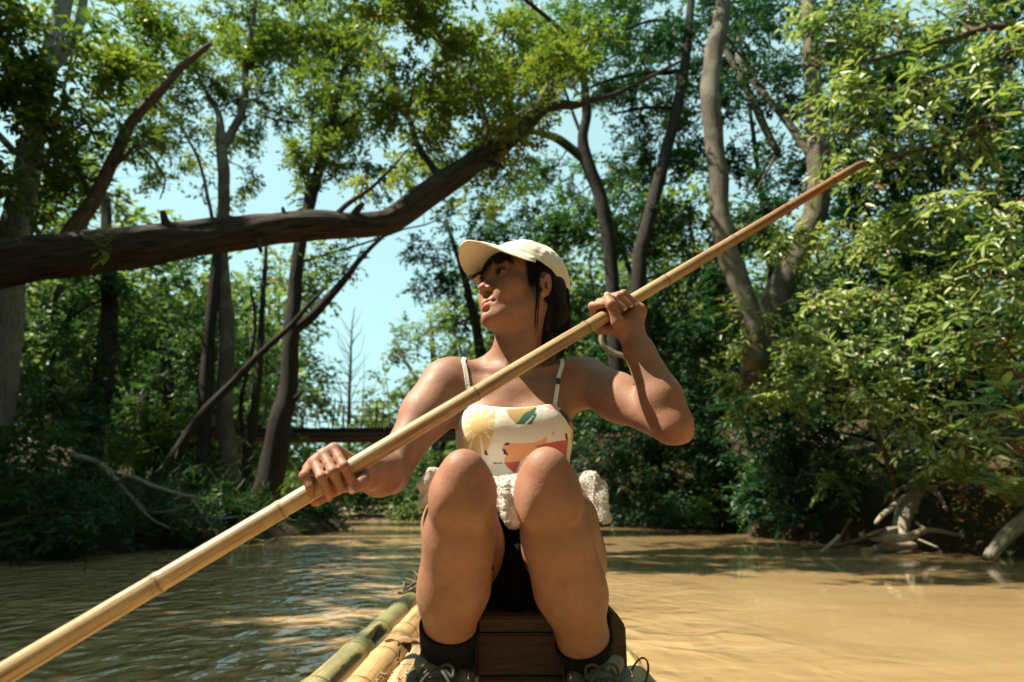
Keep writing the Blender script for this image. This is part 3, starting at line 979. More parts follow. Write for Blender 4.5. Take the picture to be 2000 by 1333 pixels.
for i, (nm, lab, lm, bl, sd) in enumerate([
    ("dark_tree", "dark ivy-clad leaning trunk standing left of the slanting dead trunk", [[(165, 930, 7.4, 0.15), (190, 820, 7.5, 0.13), (205, 720, 7.6, 0.12), (215, 600, 7.8, 0.10), (210, 470, 8.0, 0.08), (205, 380, 8.2, 0.06)]],
     [(200, 560, 8, 90, 60, 1.6), (120, 520, 8.2, 90, 50, 1.3), (270, 520, 8.4, 80, 50, 1.2), (240, 660, 8, 60, 50, 1.5), (130, 630, 8.2, 80, 60, 1.4), (200, 740, 7.6, 50, 50, 1.5), (60, 600, 8.4, 70, 60, 1.3)], 7),
    ("straight_tree", "straight dark trunk just left of the forked grey tree's stem", [[(388, 980, 8.0, 0.11), (398, 850, 8.1, 0.095), (405, 700, 8.2, 0.085), (418, 560, 8.3, 0.075), (425, 480, 8.4, 0.06)]],
     [(360, 560, 8.8, 60, 50, 1.1), (330, 660, 9, 70, 60, 1.2), (370, 740, 9, 50, 50, 1.0)], 8),
    ("thin_tree", "thin dark tree between the forked grey tree and the crooked tree", [[(475, 960, 8.8, 0.095), (485, 880, 8.8, 0.08), (500, 780, 8.9, 0.065), (508, 680, 9.0, 0.05), (515, 560, 9.2, 0.04), (520, 480, 9.4, 0.03)], [(487, 880, 8.8, 0.04), (470, 800, 8.9, 0.035), (498, 640, 9, 0.025), (490, 560, 9.1, 0.02)]],
     [(510, 560, 9.4, 50, 40, 1.0), (490, 660, 9.4, 45, 50, 0.9), (530, 720, 9.6, 40, 50, 0.8), (480, 770, 9.6, 40, 30, 0.8)], 9),
    ("shaded_tree", "short dark trunk in the shade below the slanting dead trunk", [[(310, 960, 8.6, 0.12), (318, 880, 8.7, 0.10), (330, 780, 8.8, 0.08), (325, 680, 9.0, 0.06)], [(270, 960, 8.9, 0.10), (275, 860, 9, 0.09), (285, 760, 9.2, 0.06)]],
     [(300, 760, 9.2, 70, 40, 1.4), (250, 800, 9.2, 60, 40, 1.3), (350, 830, 9.2, 50, 40, 1.3)], 10)]):
    tree(nm, lab, lm, bl, M_BARK_DK, M_LEAF_B, 0.085, 0.042, 1.3, seed=sd, group="trees of the left bank")

# ------------------------------------------------------------------ left bank undergrowth
und = [
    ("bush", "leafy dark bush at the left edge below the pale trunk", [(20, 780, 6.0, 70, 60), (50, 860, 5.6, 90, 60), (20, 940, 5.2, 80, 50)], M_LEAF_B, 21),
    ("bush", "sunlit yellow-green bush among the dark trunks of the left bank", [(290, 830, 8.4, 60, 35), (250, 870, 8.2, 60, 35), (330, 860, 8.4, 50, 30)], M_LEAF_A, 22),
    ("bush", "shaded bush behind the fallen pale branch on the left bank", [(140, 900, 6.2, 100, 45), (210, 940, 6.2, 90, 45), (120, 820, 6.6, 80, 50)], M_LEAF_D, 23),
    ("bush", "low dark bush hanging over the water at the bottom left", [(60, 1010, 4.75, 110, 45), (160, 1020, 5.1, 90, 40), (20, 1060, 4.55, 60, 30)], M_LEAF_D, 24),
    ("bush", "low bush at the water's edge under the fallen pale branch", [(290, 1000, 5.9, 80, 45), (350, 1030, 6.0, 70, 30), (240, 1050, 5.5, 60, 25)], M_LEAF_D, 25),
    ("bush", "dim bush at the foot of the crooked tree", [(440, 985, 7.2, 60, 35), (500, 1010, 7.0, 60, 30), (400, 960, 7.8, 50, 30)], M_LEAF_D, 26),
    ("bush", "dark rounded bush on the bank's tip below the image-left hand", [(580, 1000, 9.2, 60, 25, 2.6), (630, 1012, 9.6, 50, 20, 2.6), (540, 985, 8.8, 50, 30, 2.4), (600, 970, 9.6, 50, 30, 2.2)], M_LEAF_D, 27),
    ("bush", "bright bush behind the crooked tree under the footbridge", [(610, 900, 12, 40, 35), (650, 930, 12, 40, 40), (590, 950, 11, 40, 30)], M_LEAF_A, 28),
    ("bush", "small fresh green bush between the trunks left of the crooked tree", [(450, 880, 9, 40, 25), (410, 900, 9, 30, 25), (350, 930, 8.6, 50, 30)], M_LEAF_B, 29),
]
for nm, lab, bl, mt, sd in und:
    tree(nm, lab, [], bl, M_BARK_BR, mt, 0.075, 0.036, 2.2, seed=sd, cat="bush", group="bushes of the left bank", droop=0.2, crown_name="foliage")

# fallen pale branches
def branch(name, label, limbs, mat, seed, cat="branch", group=None):
    w = Wood(seed)
    for lb in limbs:
        w.limb([at(*q[:3]) for q in lb], [q[3] for q in lb], 8, 5, 0.12, 0.02)
    root = add(name, w.mesh(name), mat)
    return tag(root, label, cat, group)
branch("fallen_branch", "pale bare fallen branch arching down to the water on the left bank",
       [[(140, 890, 5.6, 0.030), (190, 905, 5.6, 0.028), (230, 938, 5.6, 0.024), (255, 930, 5.55, 0.020), (300, 950, 5.5, 0.018), (350, 965, 5.5, 0.016), (385, 972, 5.5, 0.012)],
        [(230, 938, 5.6, 0.018), (262, 975, 5.6, 0.015), (290, 1000, 5.6, 0.012), (330, 1000, 5.6, 0.010), (375, 985, 5.55, 0.006)],
        [(240, 950, 5.6, 0.012), (290, 1010, 5.5, 0.010), (330, 1032, 5.4, 0.006)]], M_DRIFT, 50, group="dead branches of the left bank")
branch("fallen_twig", "thin pale dead twig curving over the water below the fallen pale branch",
       [[(372, 968, 5.9, 0.012), (395, 1005, 5.8, 0.010), (430, 1012, 5.7, 0.008), (465, 1008, 5.7, 0.005)], [(395, 1005, 5.8, 0.008), (420, 1040, 5.8, 0.006), (450, 1070, 5.8, 0.004)]], M_DRIFT, 51, group="dead branches of the left bank")
branch("sunken_stick", "dark wet stick lying in the water by the left bank",
       [[(240, 1122, 4.15, 0.008), (300, 1118, 4.25, 0.013), (370, 1106, 4.4, 0.015), (440, 1100, 4.6, 0.010)], [(395, 1108, 4.45, 0.012), (415, 1118, 4.35, 0.010), (428, 1130, 4.25, 0.007)]], M_BARK_DK, 52, group="dead branches of the left bank")
branch("reed_stalk", "thin dark stalk standing in the water near the left edge", [[(165, 1150, 3.95, 0.004), (163, 1110, 4.0, 0.004), (166, 1085, 4.0, 0.002)]], M_BARK_DK, 53, group="dead branches of the left bank")
branch("drift_twigs", "tangle of pale driftwood twigs at the bank's tip", [[(440, 1075, 6.4, 0.014), (490, 1055, 6.6, 0.012), (535, 1062, 6.6, 0.008)], [(455, 1060, 6.6, 0.010), (500, 1070, 6.4, 0.010), (540, 1050, 6.8, 0.006)], [(470, 1085, 6.3, 0.008), (500, 1040, 6.7, 0.008), (520, 1010, 6.9, 0.004)]], M_DRIFT, 54, group="dead branches of the left bank")

# grass on the left bank
gr = Crown(60)
for k in range(26):
    px = gr.rs.uniform(-80, 520); Y = 4.6 + (px + 80) / 600 * 2.6 + gr.rs.uniform(-0.1, 0.5)
    p = on_plane(px, 1100, 0)
    x = float(interp(np.array([Y]), BANK_L)[0]) - gr.rs.uniform(0.0, 0.6)
    z = float(ground_z(np.array([x]), np.array([Y]))[0])
    gr.blob((x, Y, z + 0.10), (0.28, 0.25, 0.12), 0.20, 0.012, 0.5, 5, -0.6, 0.0)
gme_ = gr.mesh("grass")
go = add("grass", gme_, M_LEAF_B)
tag(go, "blades of long grass along the left bank's edge", "grass", kind="stuff")

# ------------------------------------------------------------------ far side, footbridge
tree("poplar", "tall airy tree with sunlit leaves standing beyond the footbridge beside the image-left shoulder",
     [[(850, 960, 17, 0.16), (852, 860, 17, 0.14), (850, 760, 17.3, 0.11), (845, 680, 17.6, 0.08), (840, 620, 18, 0.04)], [(850, 780, 17.2, 0.06), (800, 720, 17.5, 0.05), (770, 660, 18, 0.03)], [(850, 720, 17.4, 0.06), (900, 660, 17.6, 0.04), (920, 600, 18, 0.02)]],
     [(800, 680, 17.8, 45, 45), (850, 640, 18, 50, 50), (910, 640, 17, 55, 60), (780, 760, 18, 45, 35), (850, 730, 17.5, 60, 45), (900, 760, 17, 55, 50), (820, 800, 17.5, 55, 30), (960, 680, 16, 50, 60), (870, 830, 17, 60, 30), (760, 820, 18, 30, 25)],
     M_BARK_GY, M_LEAF_F, 0.16, 0.085, 1.5, seed=30)
rbt = random.Random(77)
BARE = []
for k in range(34):
    y0 = rbt.uniform(640, 850); sgn = rbt.choice((-1, 1)); ln = rbt.uniform(18, 60) * (0.5 + (y0 - 600) / 350)
    ax_ = 684 + rbt.uniform(-2, 3)
    BARE.append([(ax_, y0, 18.1, 0.014), (ax_ + sgn * ln * 0.45 + rbt.uniform(-4, 4), y0 - ln * rbt.uniform(0.4, 0.9), 18 + rbt.uniform(-.4, .4), 0.008), (ax_ + sgn * ln * rbt.uniform(0.5, 1.0), y0 - ln * rbt.uniform(1.0, 1.6), 18 + rbt.uniform(-.6, .6), 0.003)])
tree("bare_tree", "leafless twiggy tree standing against the sky above the footbridge",
     [[(682, 900, 18, 0.075), (681, 800, 18, 0.06), (685, 720, 18.2, 0.042), (687, 650, 18.4, 0.025), (693, 600, 18.6, 0.010)]] + BARE,
     [], M_BARK_GY, M_LEAF_F, 0.1, 0.05, seed=31)
tree("dry_thicket", "pale dry thicket behind the footbridge's railing",
     [[(600 + 14 * k + 6 * math.sin(k * 3), 850, 16.5, 0.018), (598 + 14.5 * k + 10 * math.sin(k * 2), 800 - 18 * (k % 3), 16.6, 0.012), (596 + 15 * k + 16 * math.sin(k), 760 - 24 * (k % 4), 16.8, 0.005)] for k in range(13)],
     [(620, 825, 17, 40, 14, 0.4), (700, 825, 17, 40, 14, 0.4), (590, 795, 16, 20, 25, 0.4), (750, 820, 17, 40, 20, 0.6)], M_BARK_GY, M_LEAF_F, 0.13, 0.05, 0.6, seed=32, cat="bush", crown_name="foliage", fork=False)
tree("far_bush", "bank of green bushes below the footbridge where the river turns",
     [], [(620, 960, 15.2, 60, 45), (690, 955, 15.5, 60, 50), (760, 950, 15.6, 60, 55), (830, 955, 15.2, 50, 50), (720, 900, 16.5, 70, 35), (800, 895, 16.5, 50, 35)], M_BARK_DK, M_LEAF_B, 0.13, 0.07, 2.2, seed=33, cat="bush", crown_name="foliage")
tree("far_bush", "light green bush glowing in the sun by the sand bar at the river's turn",
     [], [(815, 990, 14.6, 35, 22), (780, 1000, 14.8, 25, 14), (850, 985, 14.4, 25, 25)], M_BARK_DK, M_LEAF_F, 0.10, 0.05, 2.4, seed=34, cat="bush", crown_name="foliage", hue=0.25)

# footbridge
M_BRW = wood_mat("bridge_wood", (0.034, 0.024, 0.020), (0.070, 0.048, 0.038))
bl_, br_ = at(330, 838, 12.6), at(1130, 828, 13.2)
bd = (br_ - bl_).normalized(); blen = (br_ - bl_).length
bn = Vector((-bd.y, bd.x, 0)).normalized()
bridge = empty("footbridge", tuple(bl_))
tag(bridge, "narrow dark wooden footbridge crossing the river behind the image-left arm", "bridge")
mb = MB()
for off in (-0.38, 0.38):
    pts = []
    for k in range(25):
        t = k / 24
        pts.append(bl_ + bd * (blen * t) + bn * off + Vector((0, 0, -0.10 - 0.12 * 4 * t * (1 - t))))
    mbb = MB(); mbb.tube(pts, 0.10, 8)
    mbb.build("beam", M_BRW, bridge)
pm = None
npl = 46
for k in range(npl):
    t = (k + 0.5) / npl
    c = bl_ + bd * (blen * t) + Vector((0, 0, 0.01 - 0.12 * 4 * t * (1 - t) + 0.006 * math.sin(k * 2.7)))
    if pm is None:
        b_ = MB(); b_.box((0, 0, 0), (blen / npl * 0.90, 1.0, 0.045)); pm = b_.mesh("plank", False); pm.materials.append(M_BRW)
    o = link(bpy.data.objects.new("plank", pm))
    o.matrix_world = Matrix.Translation(c) @ Matrix((bd, bn, bd.cross(bn))).transposed().to_4x4() @ Matrix.Rotation(0.02 * math.sin(k * 1.9), 4, 'Z')
    o.parent = bridge; o.matrix_parent_inverse = Matrix.Translation(-Vector(bridge.location))
for off in (-0.46, 0.46):
    for k in range(11):
        t = k / 10
        c = bl_ + bd * (blen * t) + bn * off + Vector((0, 0, -0.12 * 4 * t * (1 - t)))
        b_ = MB(); b_.tube([c + Vector((0, 0, -0.12)), c + Vector((0.01, 0, 0.4)), c + Vector((0, 0, 0.66))], [0.02, 0.018, 0.016], 6)
        b_.build("post", M_BRW, bridge)
    for hz in (0.30, 0.60):
        pts = [bl_ + bd * (blen * k / 30) + bn * off + Vector((0, 0, hz - 0.12 * 4 * (k / 30) * (1 - k / 30) + 0.03 * abs(math.sin(k / 30 * 10 * math.pi)) * -1)) for k in range(31)]
        b_ = MB(); b_.tube(pts, 0.009, 5); b_.build("rail", M_BRW, bridge)

# ------------------------------------------------------------------ trees behind her and on the right bank
tree("hidden_tree", "dark tree with dense shady leaves just left of the cap",
     [[(960, 960, 12, 0.14), (950, 800, 12, 0.12), (930, 640, 12, 0.10), (900, 520, 12.2, 0.07), (870, 430, 12.5, 0.04)]],
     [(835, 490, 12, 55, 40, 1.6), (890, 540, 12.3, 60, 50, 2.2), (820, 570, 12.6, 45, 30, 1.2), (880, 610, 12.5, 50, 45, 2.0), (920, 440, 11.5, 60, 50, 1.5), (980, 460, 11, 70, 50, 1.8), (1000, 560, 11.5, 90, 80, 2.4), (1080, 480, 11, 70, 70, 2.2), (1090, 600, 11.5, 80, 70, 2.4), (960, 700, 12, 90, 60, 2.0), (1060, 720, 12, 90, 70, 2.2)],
     M_BARK_DK, M_LEAF_B, 0.11, 0.055, 1.8, seed=61, hue=-0.05)
tree("curved_tree", "dark curved trunk with a left-hand fork rising right of the cap",
     [[(1205, 760, 9.2, 0.13), (1200, 620, 9.2, 0.12), (1188, 470, 9.2, 0.115), (1170, 380, 9.2, 0.115), (1148, 320, 9.2, 0.115), (1138, 270, 9.2, 0.095), (1146, 220, 9.2, 0.085), (1140, 160, 9.3, 0.075), (1130, 60, 9.5, 0.06), (1120, -60, 9.7, 0.04)],
      [(1150, 318, 9.2, 0.085), (1115, 290, 9.2, 0.08), (1080, 268, 9.2, 0.075), (1040, 258, 9.3, 0.05), (990, 262, 9.4, 0.025)]],
     [(1110, 90, 9.2, 90, 80, 1.4), (1190, 130, 9.3, 80, 80, 1.3), (1080, 330, 9.4, 50, 40, 0.8), (1210, 330, 9.6, 70, 60, 1.4), (1110, 400, 9.8, 70, 40, 1.3), (1230, 470, 9.8, 70, 60, 2.0), (1200, 20, 9.3, 90, 50, 1.3)],
     M_BARK_DK, M_LEAF_B, 0.085, 0.042, 1.4, seed=62)
tree("leaning_dark_tree", "dark tree leaning towards the sky between the curved trunk and the pale sinuous trunk",
     [[(1265, 720, 8.6, 0.14), (1248, 600, 8.6, 0.125), (1250, 500, 8.6, 0.115), (1275, 400, 8.7, 0.105), (1300, 300, 8.8, 0.10), (1325, 200, 8.9, 0.095), (1340, 100, 9.0, 0.085), (1350, 0, 9.1, 0.07), (1355, -100, 9.2, 0.05)],
      [(1335, 140, 9, 0.05), (1250, 145, 9, 0.045), (1180, 160, 9, 0.03), (1120, 190, 9, 0.015)], [(1320, 210, 8.9, 0.04), (1260, 210, 8.9, 0.03), (1190, 225, 9, 0.015)], [(1345, 60, 9, 0.04), (1280, 40, 9, 0.03), (1220, 60, 9, 0.015)]],
     [(1280, 60, 9, 100, 60, 1.6), (1250, 160, 9, 90, 50, 1.5), (1330, 300, 9.2, 70, 70, 1.8), (1300, 440, 9.2, 80, 60, 2.2), (1340, 540, 9, 70, 70, 2.4), (1380, 30, 9, 90, 60, 1.6), (1250, 250, 9.4, 60, 50, 1.2)],
     M_BARK_DK, M_LEAF_D, 0.09, 0.044, 1.6, seed=63)
tree("sinuous_tree", "pale sinuous trunk standing right of the raised hand, crossed by the bamboo pole",
     [[(1475, 720, 6.4, 0.14), (1468, 630, 6.4, 0.13), (1445, 560, 6.4, 0.125), (1415, 480, 6.4, 0.12), (1405, 410, 6.45, 0.115), (1402, 330, 6.5, 0.115), (1392, 250, 6.55, 0.115), (1386, 180, 6.6, 0.125), (1392, 120, 6.7, 0.12), (1408, 40, 6.8, 0.115), (1420, -60, 6.9, 0.10), (1430, -160, 7.0, 0.08)]],
     [(1450, 60, 7.4, 70, 60, 1.0), (1500, 160, 7.4, 70, 70, 1.0), (1340, -20, 7, 80, 40, 1.2)],
     M_BARK_GY, M_LEAF_D, 0.085, 0.042, 1.1, seed=64)
tree("thick_tree", "thick grey trunk behind the leaves beside the bamboo pole's dark tip",
     [[(1470, 760, 6.9, 0.19), (1490, 650, 6.9, 0.18), (1525, 560, 6.95, 0.165), (1570, 470, 7.0, 0.16), (1598, 390, 7.05, 0.155), (1600, 310, 7.1, 0.145), (1590, 200, 7.3, 0.12), (1580, 60, 7.5, 0.10), (1575, -80, 7.7, 0.07)],
      [(1520, 300, 7.6, 0.05), (1470, 200, 7.7, 0.06), (1430, 120, 7.8, 0.05), (1390, 60, 8, 0.03)], [(1592, 320, 7.2, 0.06), (1540, 240, 7.4, 0.055), (1480, 170, 7.6, 0.05), (1440, 110, 7.8, 0.04)]],
     [(1560, 120, 7.6, 90, 70, 1.3), (1500, 320, 8, 60, 60, 1.2), (1460, 420, 8, 50, 60, 1.6), (1540, 420, 8, 60, 40, 1.6), (1640, 250, 7.6, 80, 60, 1.6)],
     M_BARK_GY, M_LEAF_D, 0.085, 0.042, 1.3, seed=65)
tree("thin_pale_limb_tree", "thin pale bough at the top edge above the cap",
     [[(1015, -120, 7.2, 0.035), (1035, -10, 7.2, 0.033), (1050, 45, 7.2, 0.032), (1068, 85, 7.25, 0.03), (1090, 120, 7.3, 0.022)]],
     [], M_BARK_PALE, M_LEAF_B, 0.07, 0.03, seed=66, cat="branch")

# leafy wall of the right bank, from far to near
rb = [
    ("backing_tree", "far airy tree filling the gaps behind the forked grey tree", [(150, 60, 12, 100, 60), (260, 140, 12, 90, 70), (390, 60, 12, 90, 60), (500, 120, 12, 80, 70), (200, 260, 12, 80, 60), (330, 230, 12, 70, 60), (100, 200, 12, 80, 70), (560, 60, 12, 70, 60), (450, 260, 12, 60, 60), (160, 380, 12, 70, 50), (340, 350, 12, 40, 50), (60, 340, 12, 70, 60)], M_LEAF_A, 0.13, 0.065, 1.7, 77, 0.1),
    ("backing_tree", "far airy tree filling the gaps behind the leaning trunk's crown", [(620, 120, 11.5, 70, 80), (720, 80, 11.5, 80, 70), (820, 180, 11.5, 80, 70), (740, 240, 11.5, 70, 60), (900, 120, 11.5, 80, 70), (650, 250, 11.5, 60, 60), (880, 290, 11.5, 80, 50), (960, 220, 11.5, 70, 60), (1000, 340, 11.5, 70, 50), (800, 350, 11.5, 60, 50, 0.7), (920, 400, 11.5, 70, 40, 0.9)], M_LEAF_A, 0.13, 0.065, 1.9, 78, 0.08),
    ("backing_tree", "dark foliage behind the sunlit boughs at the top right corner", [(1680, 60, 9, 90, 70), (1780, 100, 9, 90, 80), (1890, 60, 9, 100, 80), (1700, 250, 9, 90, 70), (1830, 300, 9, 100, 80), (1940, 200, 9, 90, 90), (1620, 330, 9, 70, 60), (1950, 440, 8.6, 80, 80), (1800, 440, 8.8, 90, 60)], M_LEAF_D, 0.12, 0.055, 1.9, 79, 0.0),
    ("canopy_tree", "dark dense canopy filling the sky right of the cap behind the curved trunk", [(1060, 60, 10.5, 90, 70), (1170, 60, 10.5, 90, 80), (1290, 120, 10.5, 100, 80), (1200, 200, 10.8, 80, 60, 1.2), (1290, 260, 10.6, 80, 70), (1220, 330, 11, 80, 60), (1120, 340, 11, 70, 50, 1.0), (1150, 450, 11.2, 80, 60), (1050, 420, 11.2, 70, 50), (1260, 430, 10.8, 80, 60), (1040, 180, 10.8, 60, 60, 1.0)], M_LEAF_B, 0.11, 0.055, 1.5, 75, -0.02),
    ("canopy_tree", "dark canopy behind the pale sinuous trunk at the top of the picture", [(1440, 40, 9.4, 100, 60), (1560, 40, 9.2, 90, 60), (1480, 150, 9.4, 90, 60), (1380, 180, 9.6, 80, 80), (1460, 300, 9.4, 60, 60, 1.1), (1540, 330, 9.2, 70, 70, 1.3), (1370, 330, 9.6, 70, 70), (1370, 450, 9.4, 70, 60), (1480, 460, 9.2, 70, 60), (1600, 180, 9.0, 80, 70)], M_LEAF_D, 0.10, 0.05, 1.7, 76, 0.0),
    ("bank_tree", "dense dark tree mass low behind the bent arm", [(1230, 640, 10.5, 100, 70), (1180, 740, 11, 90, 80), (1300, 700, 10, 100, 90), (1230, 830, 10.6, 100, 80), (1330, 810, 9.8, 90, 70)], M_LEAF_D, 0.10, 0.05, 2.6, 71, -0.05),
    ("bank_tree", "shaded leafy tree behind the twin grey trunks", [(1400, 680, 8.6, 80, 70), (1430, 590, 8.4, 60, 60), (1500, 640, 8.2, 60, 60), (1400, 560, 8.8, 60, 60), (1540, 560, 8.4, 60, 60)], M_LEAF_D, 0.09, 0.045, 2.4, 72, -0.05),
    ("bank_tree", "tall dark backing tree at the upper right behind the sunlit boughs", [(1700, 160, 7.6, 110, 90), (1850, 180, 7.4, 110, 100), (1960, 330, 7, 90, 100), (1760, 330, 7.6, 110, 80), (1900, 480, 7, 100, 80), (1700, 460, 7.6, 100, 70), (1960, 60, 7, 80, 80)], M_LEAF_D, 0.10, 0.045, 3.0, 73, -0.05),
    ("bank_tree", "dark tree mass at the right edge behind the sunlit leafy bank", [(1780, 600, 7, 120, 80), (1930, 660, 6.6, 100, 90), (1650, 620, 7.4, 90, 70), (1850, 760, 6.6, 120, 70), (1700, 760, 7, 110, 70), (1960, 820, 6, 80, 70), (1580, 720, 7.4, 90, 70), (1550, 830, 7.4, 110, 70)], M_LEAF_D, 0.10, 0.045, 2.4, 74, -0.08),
]
for nm, lab, bl, mt, L, W, cv, sd, hu in rb:
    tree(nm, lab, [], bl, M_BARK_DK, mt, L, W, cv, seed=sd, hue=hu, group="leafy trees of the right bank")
tree("overhanging_tree", "sunlit glossy-leaved boughs hanging in from the top right corner",
     [[(2250, 700, 4.6, 0.12), (2180, 300, 4.6, 0.10), (2100, 60, 4.7, 0.08), (2000, -120, 4.8, 0.06)], [(2140, 180, 4.6, 0.05), (1980, 60, 4.6, 0.035), (1820, 90, 4.8, 0.025), (1640, 130, 5.1, 0.012)], [(2150, 240, 4.6, 0.05), (2000, 220, 4.5, 0.03), (1850, 280, 4.7, 0.02), (1660, 330, 5.0, 0.01)]],
     [(1620, 40, 5.3, 90, 60, 1.5), (1730, 70, 5.1, 100, 70), (1860, 40, 4.9, 100, 60), (1950, 120, 4.6, 80, 70), (1580, 130, 5.4, 60, 50, 1.3), (1680, 190, 5.1, 90, 60), (1800, 180, 4.8, 100, 70), (1930, 250, 4.5, 80, 70), (1650, 300, 5.1, 70, 50, 1.7), (1760, 310, 4.9, 90, 60), (1880, 380, 4.6, 90, 60), (1980, 420, 4.3, 50, 70)],
     M_BARK_BR, M_LEAF_C, 0.120, 0.040, 1.3, six=True, seed=80, droop=0.55, per=8, dead=0.012, twigs=0.003, hue=0.22, parts=220, face=True)
tree("bank_shrub", "broad sunlit shrub spilling over the right bank beside the thick grey trunk",
     [[(1760, 990, 5.9, 0.032), (1735, 900, 5.8, 0.028), (1690, 800, 5.7, 0.02), (1640, 700, 5.6, 0.012)], [(1770, 990, 5.9, 0.028), (1800, 860, 5.7, 0.022), (1820, 700, 5.5, 0.012)]],
     [(1560, 470, 5.9, 60, 40, 1.6), (1660, 480, 5.6, 80, 50), (1760, 480, 5.3, 80, 50, 1.6), (1580, 590, 5.6, 80, 35), (1700, 590, 5.3, 100, 50), (1820, 570, 5.0, 90, 55, 1.6), (1450, 620, 6.1, 60, 18, 1.5), (1530, 670, 6.2, 80, 35), (1640, 680, 5.3, 90, 45), (1760, 690, 5.1, 90, 50), (1480, 740, 6.6, 70, 35), (1590, 760, 6.2, 90, 45), (1720, 790, 5.2, 90, 45, 1.8), (1500, 800, 6.8, 60, 25, 1.4)],
     M_BARK_BR, M_LEAF_C, 0.092, 0.036, 1.25, six=True, seed=81, droop=0.45, per=8, cat="bush", crown_name="foliage", twigs=0.0025, dead=0.012, hue=0.25, parts=220, face=True)
tree("edge_shrub", "shrub of narrow sunlit leaves at the right edge of the picture",
     [[(2080, 1020, 4.4, 0.04), (2040, 860, 4.4, 0.03), (1980, 700, 4.4, 0.02)]],
     [(1900, 520, 4.6, 80, 45, 1.7), (1970, 560, 4.3, 50, 60), (1900, 640, 4.6, 80, 45, 1.6), (1960, 680, 4.3, 60, 50), (1870, 720, 4.7, 70, 40, 1.5), (1830, 830, 4.9, 80, 40, 1.4), (1960, 820, 4.4, 60, 40, 1.4), (1900, 880, 4.7, 70, 30, 1.2)],
     M_BARK_BR, M_LEAF_C, 0.110, 0.036, 1.2, six=True, seed=82, droop=0.4, per=8, cat="bush", crown_name="foliage", twigs=0.0025, dead=0.015, hue=0.2, parts=200, face=True)
for nm, lab, bl, mt, cv, sd, hu in [
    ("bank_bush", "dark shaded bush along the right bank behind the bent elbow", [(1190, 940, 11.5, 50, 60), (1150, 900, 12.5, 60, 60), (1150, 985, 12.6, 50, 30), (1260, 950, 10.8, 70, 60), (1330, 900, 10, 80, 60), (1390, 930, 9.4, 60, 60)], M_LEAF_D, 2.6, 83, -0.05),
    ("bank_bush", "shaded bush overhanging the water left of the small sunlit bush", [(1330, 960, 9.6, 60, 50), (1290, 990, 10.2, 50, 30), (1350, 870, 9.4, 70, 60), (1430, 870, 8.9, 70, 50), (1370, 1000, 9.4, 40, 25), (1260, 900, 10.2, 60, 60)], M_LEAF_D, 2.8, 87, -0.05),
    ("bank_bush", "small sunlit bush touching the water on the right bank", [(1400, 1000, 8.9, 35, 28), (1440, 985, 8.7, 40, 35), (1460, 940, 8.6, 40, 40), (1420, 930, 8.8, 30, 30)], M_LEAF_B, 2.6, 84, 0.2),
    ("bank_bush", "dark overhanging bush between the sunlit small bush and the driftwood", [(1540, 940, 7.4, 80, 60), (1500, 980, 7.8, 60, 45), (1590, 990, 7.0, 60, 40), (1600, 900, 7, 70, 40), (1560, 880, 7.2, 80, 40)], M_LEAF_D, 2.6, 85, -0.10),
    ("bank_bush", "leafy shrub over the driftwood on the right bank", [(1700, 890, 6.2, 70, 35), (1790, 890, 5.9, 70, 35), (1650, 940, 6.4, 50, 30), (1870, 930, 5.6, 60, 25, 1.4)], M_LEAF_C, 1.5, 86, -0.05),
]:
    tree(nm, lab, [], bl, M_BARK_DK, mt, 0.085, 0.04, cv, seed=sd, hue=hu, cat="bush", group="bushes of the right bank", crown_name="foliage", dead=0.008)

# plant with large whorled leaves, every leaf a piece
lw = [tinted(leaf_piece(0.20, 0.050), t) for t in (0.45, 0.6, 0.8)]
def whorl(root, c, n, scale, tilt=0.3, r_=None):
    for k in range(n):
        a = 2 * math.pi * k / n + r_.uniform(-.2, .2)
        put_leaf(lw[k % 3], M_LEAF_C, Vector(c), (math.cos(a), math.sin(a) * 0.8, tilt + r_.uniform(-.25, .15)), (0, -0.35, 1), root, scale * r_.uniform(0.8, 1.15))
for lab, spots, sd in (("plant with large whorled leaves catching the sun at the right edge", [(1895, 790, 3.7, 7, 0.95), (1960, 755, 3.6, 7, 1.0), (1985, 720, 3.7, 6, 0.9), (1985, 805, 3.5, 7, 0.9)], 5), ("lower whorled-leaf plant near the ferns at the right edge", [(1985, 860, 3.7, 7, 0.8), (1940, 845, 3.9, 6, 0.6)], 6)):
    r_ = random.Random(sd)
    c0 = at(2060, 1000, 3.9)
    root = empty("whorled_plant", tuple(c0)); tag(root, lab, "plant", "whorled-leaf plants of the right bank")
    ww = Wood(sd)
    for s_ in spots:
        ww.limb([c0, c0.lerp(at(*s_[:3]), 0.5) + Vector((0.06, 0, 0.05)), at(*s_[:3])], [0.012, 0.009, 0.005], 6, 5)
        whorl(root, at(*s_[:3]), s_[3], s_[4], 0.25, r_)
    add("stems", ww.mesh("whorl_stems"), M_BARK_BR, root)

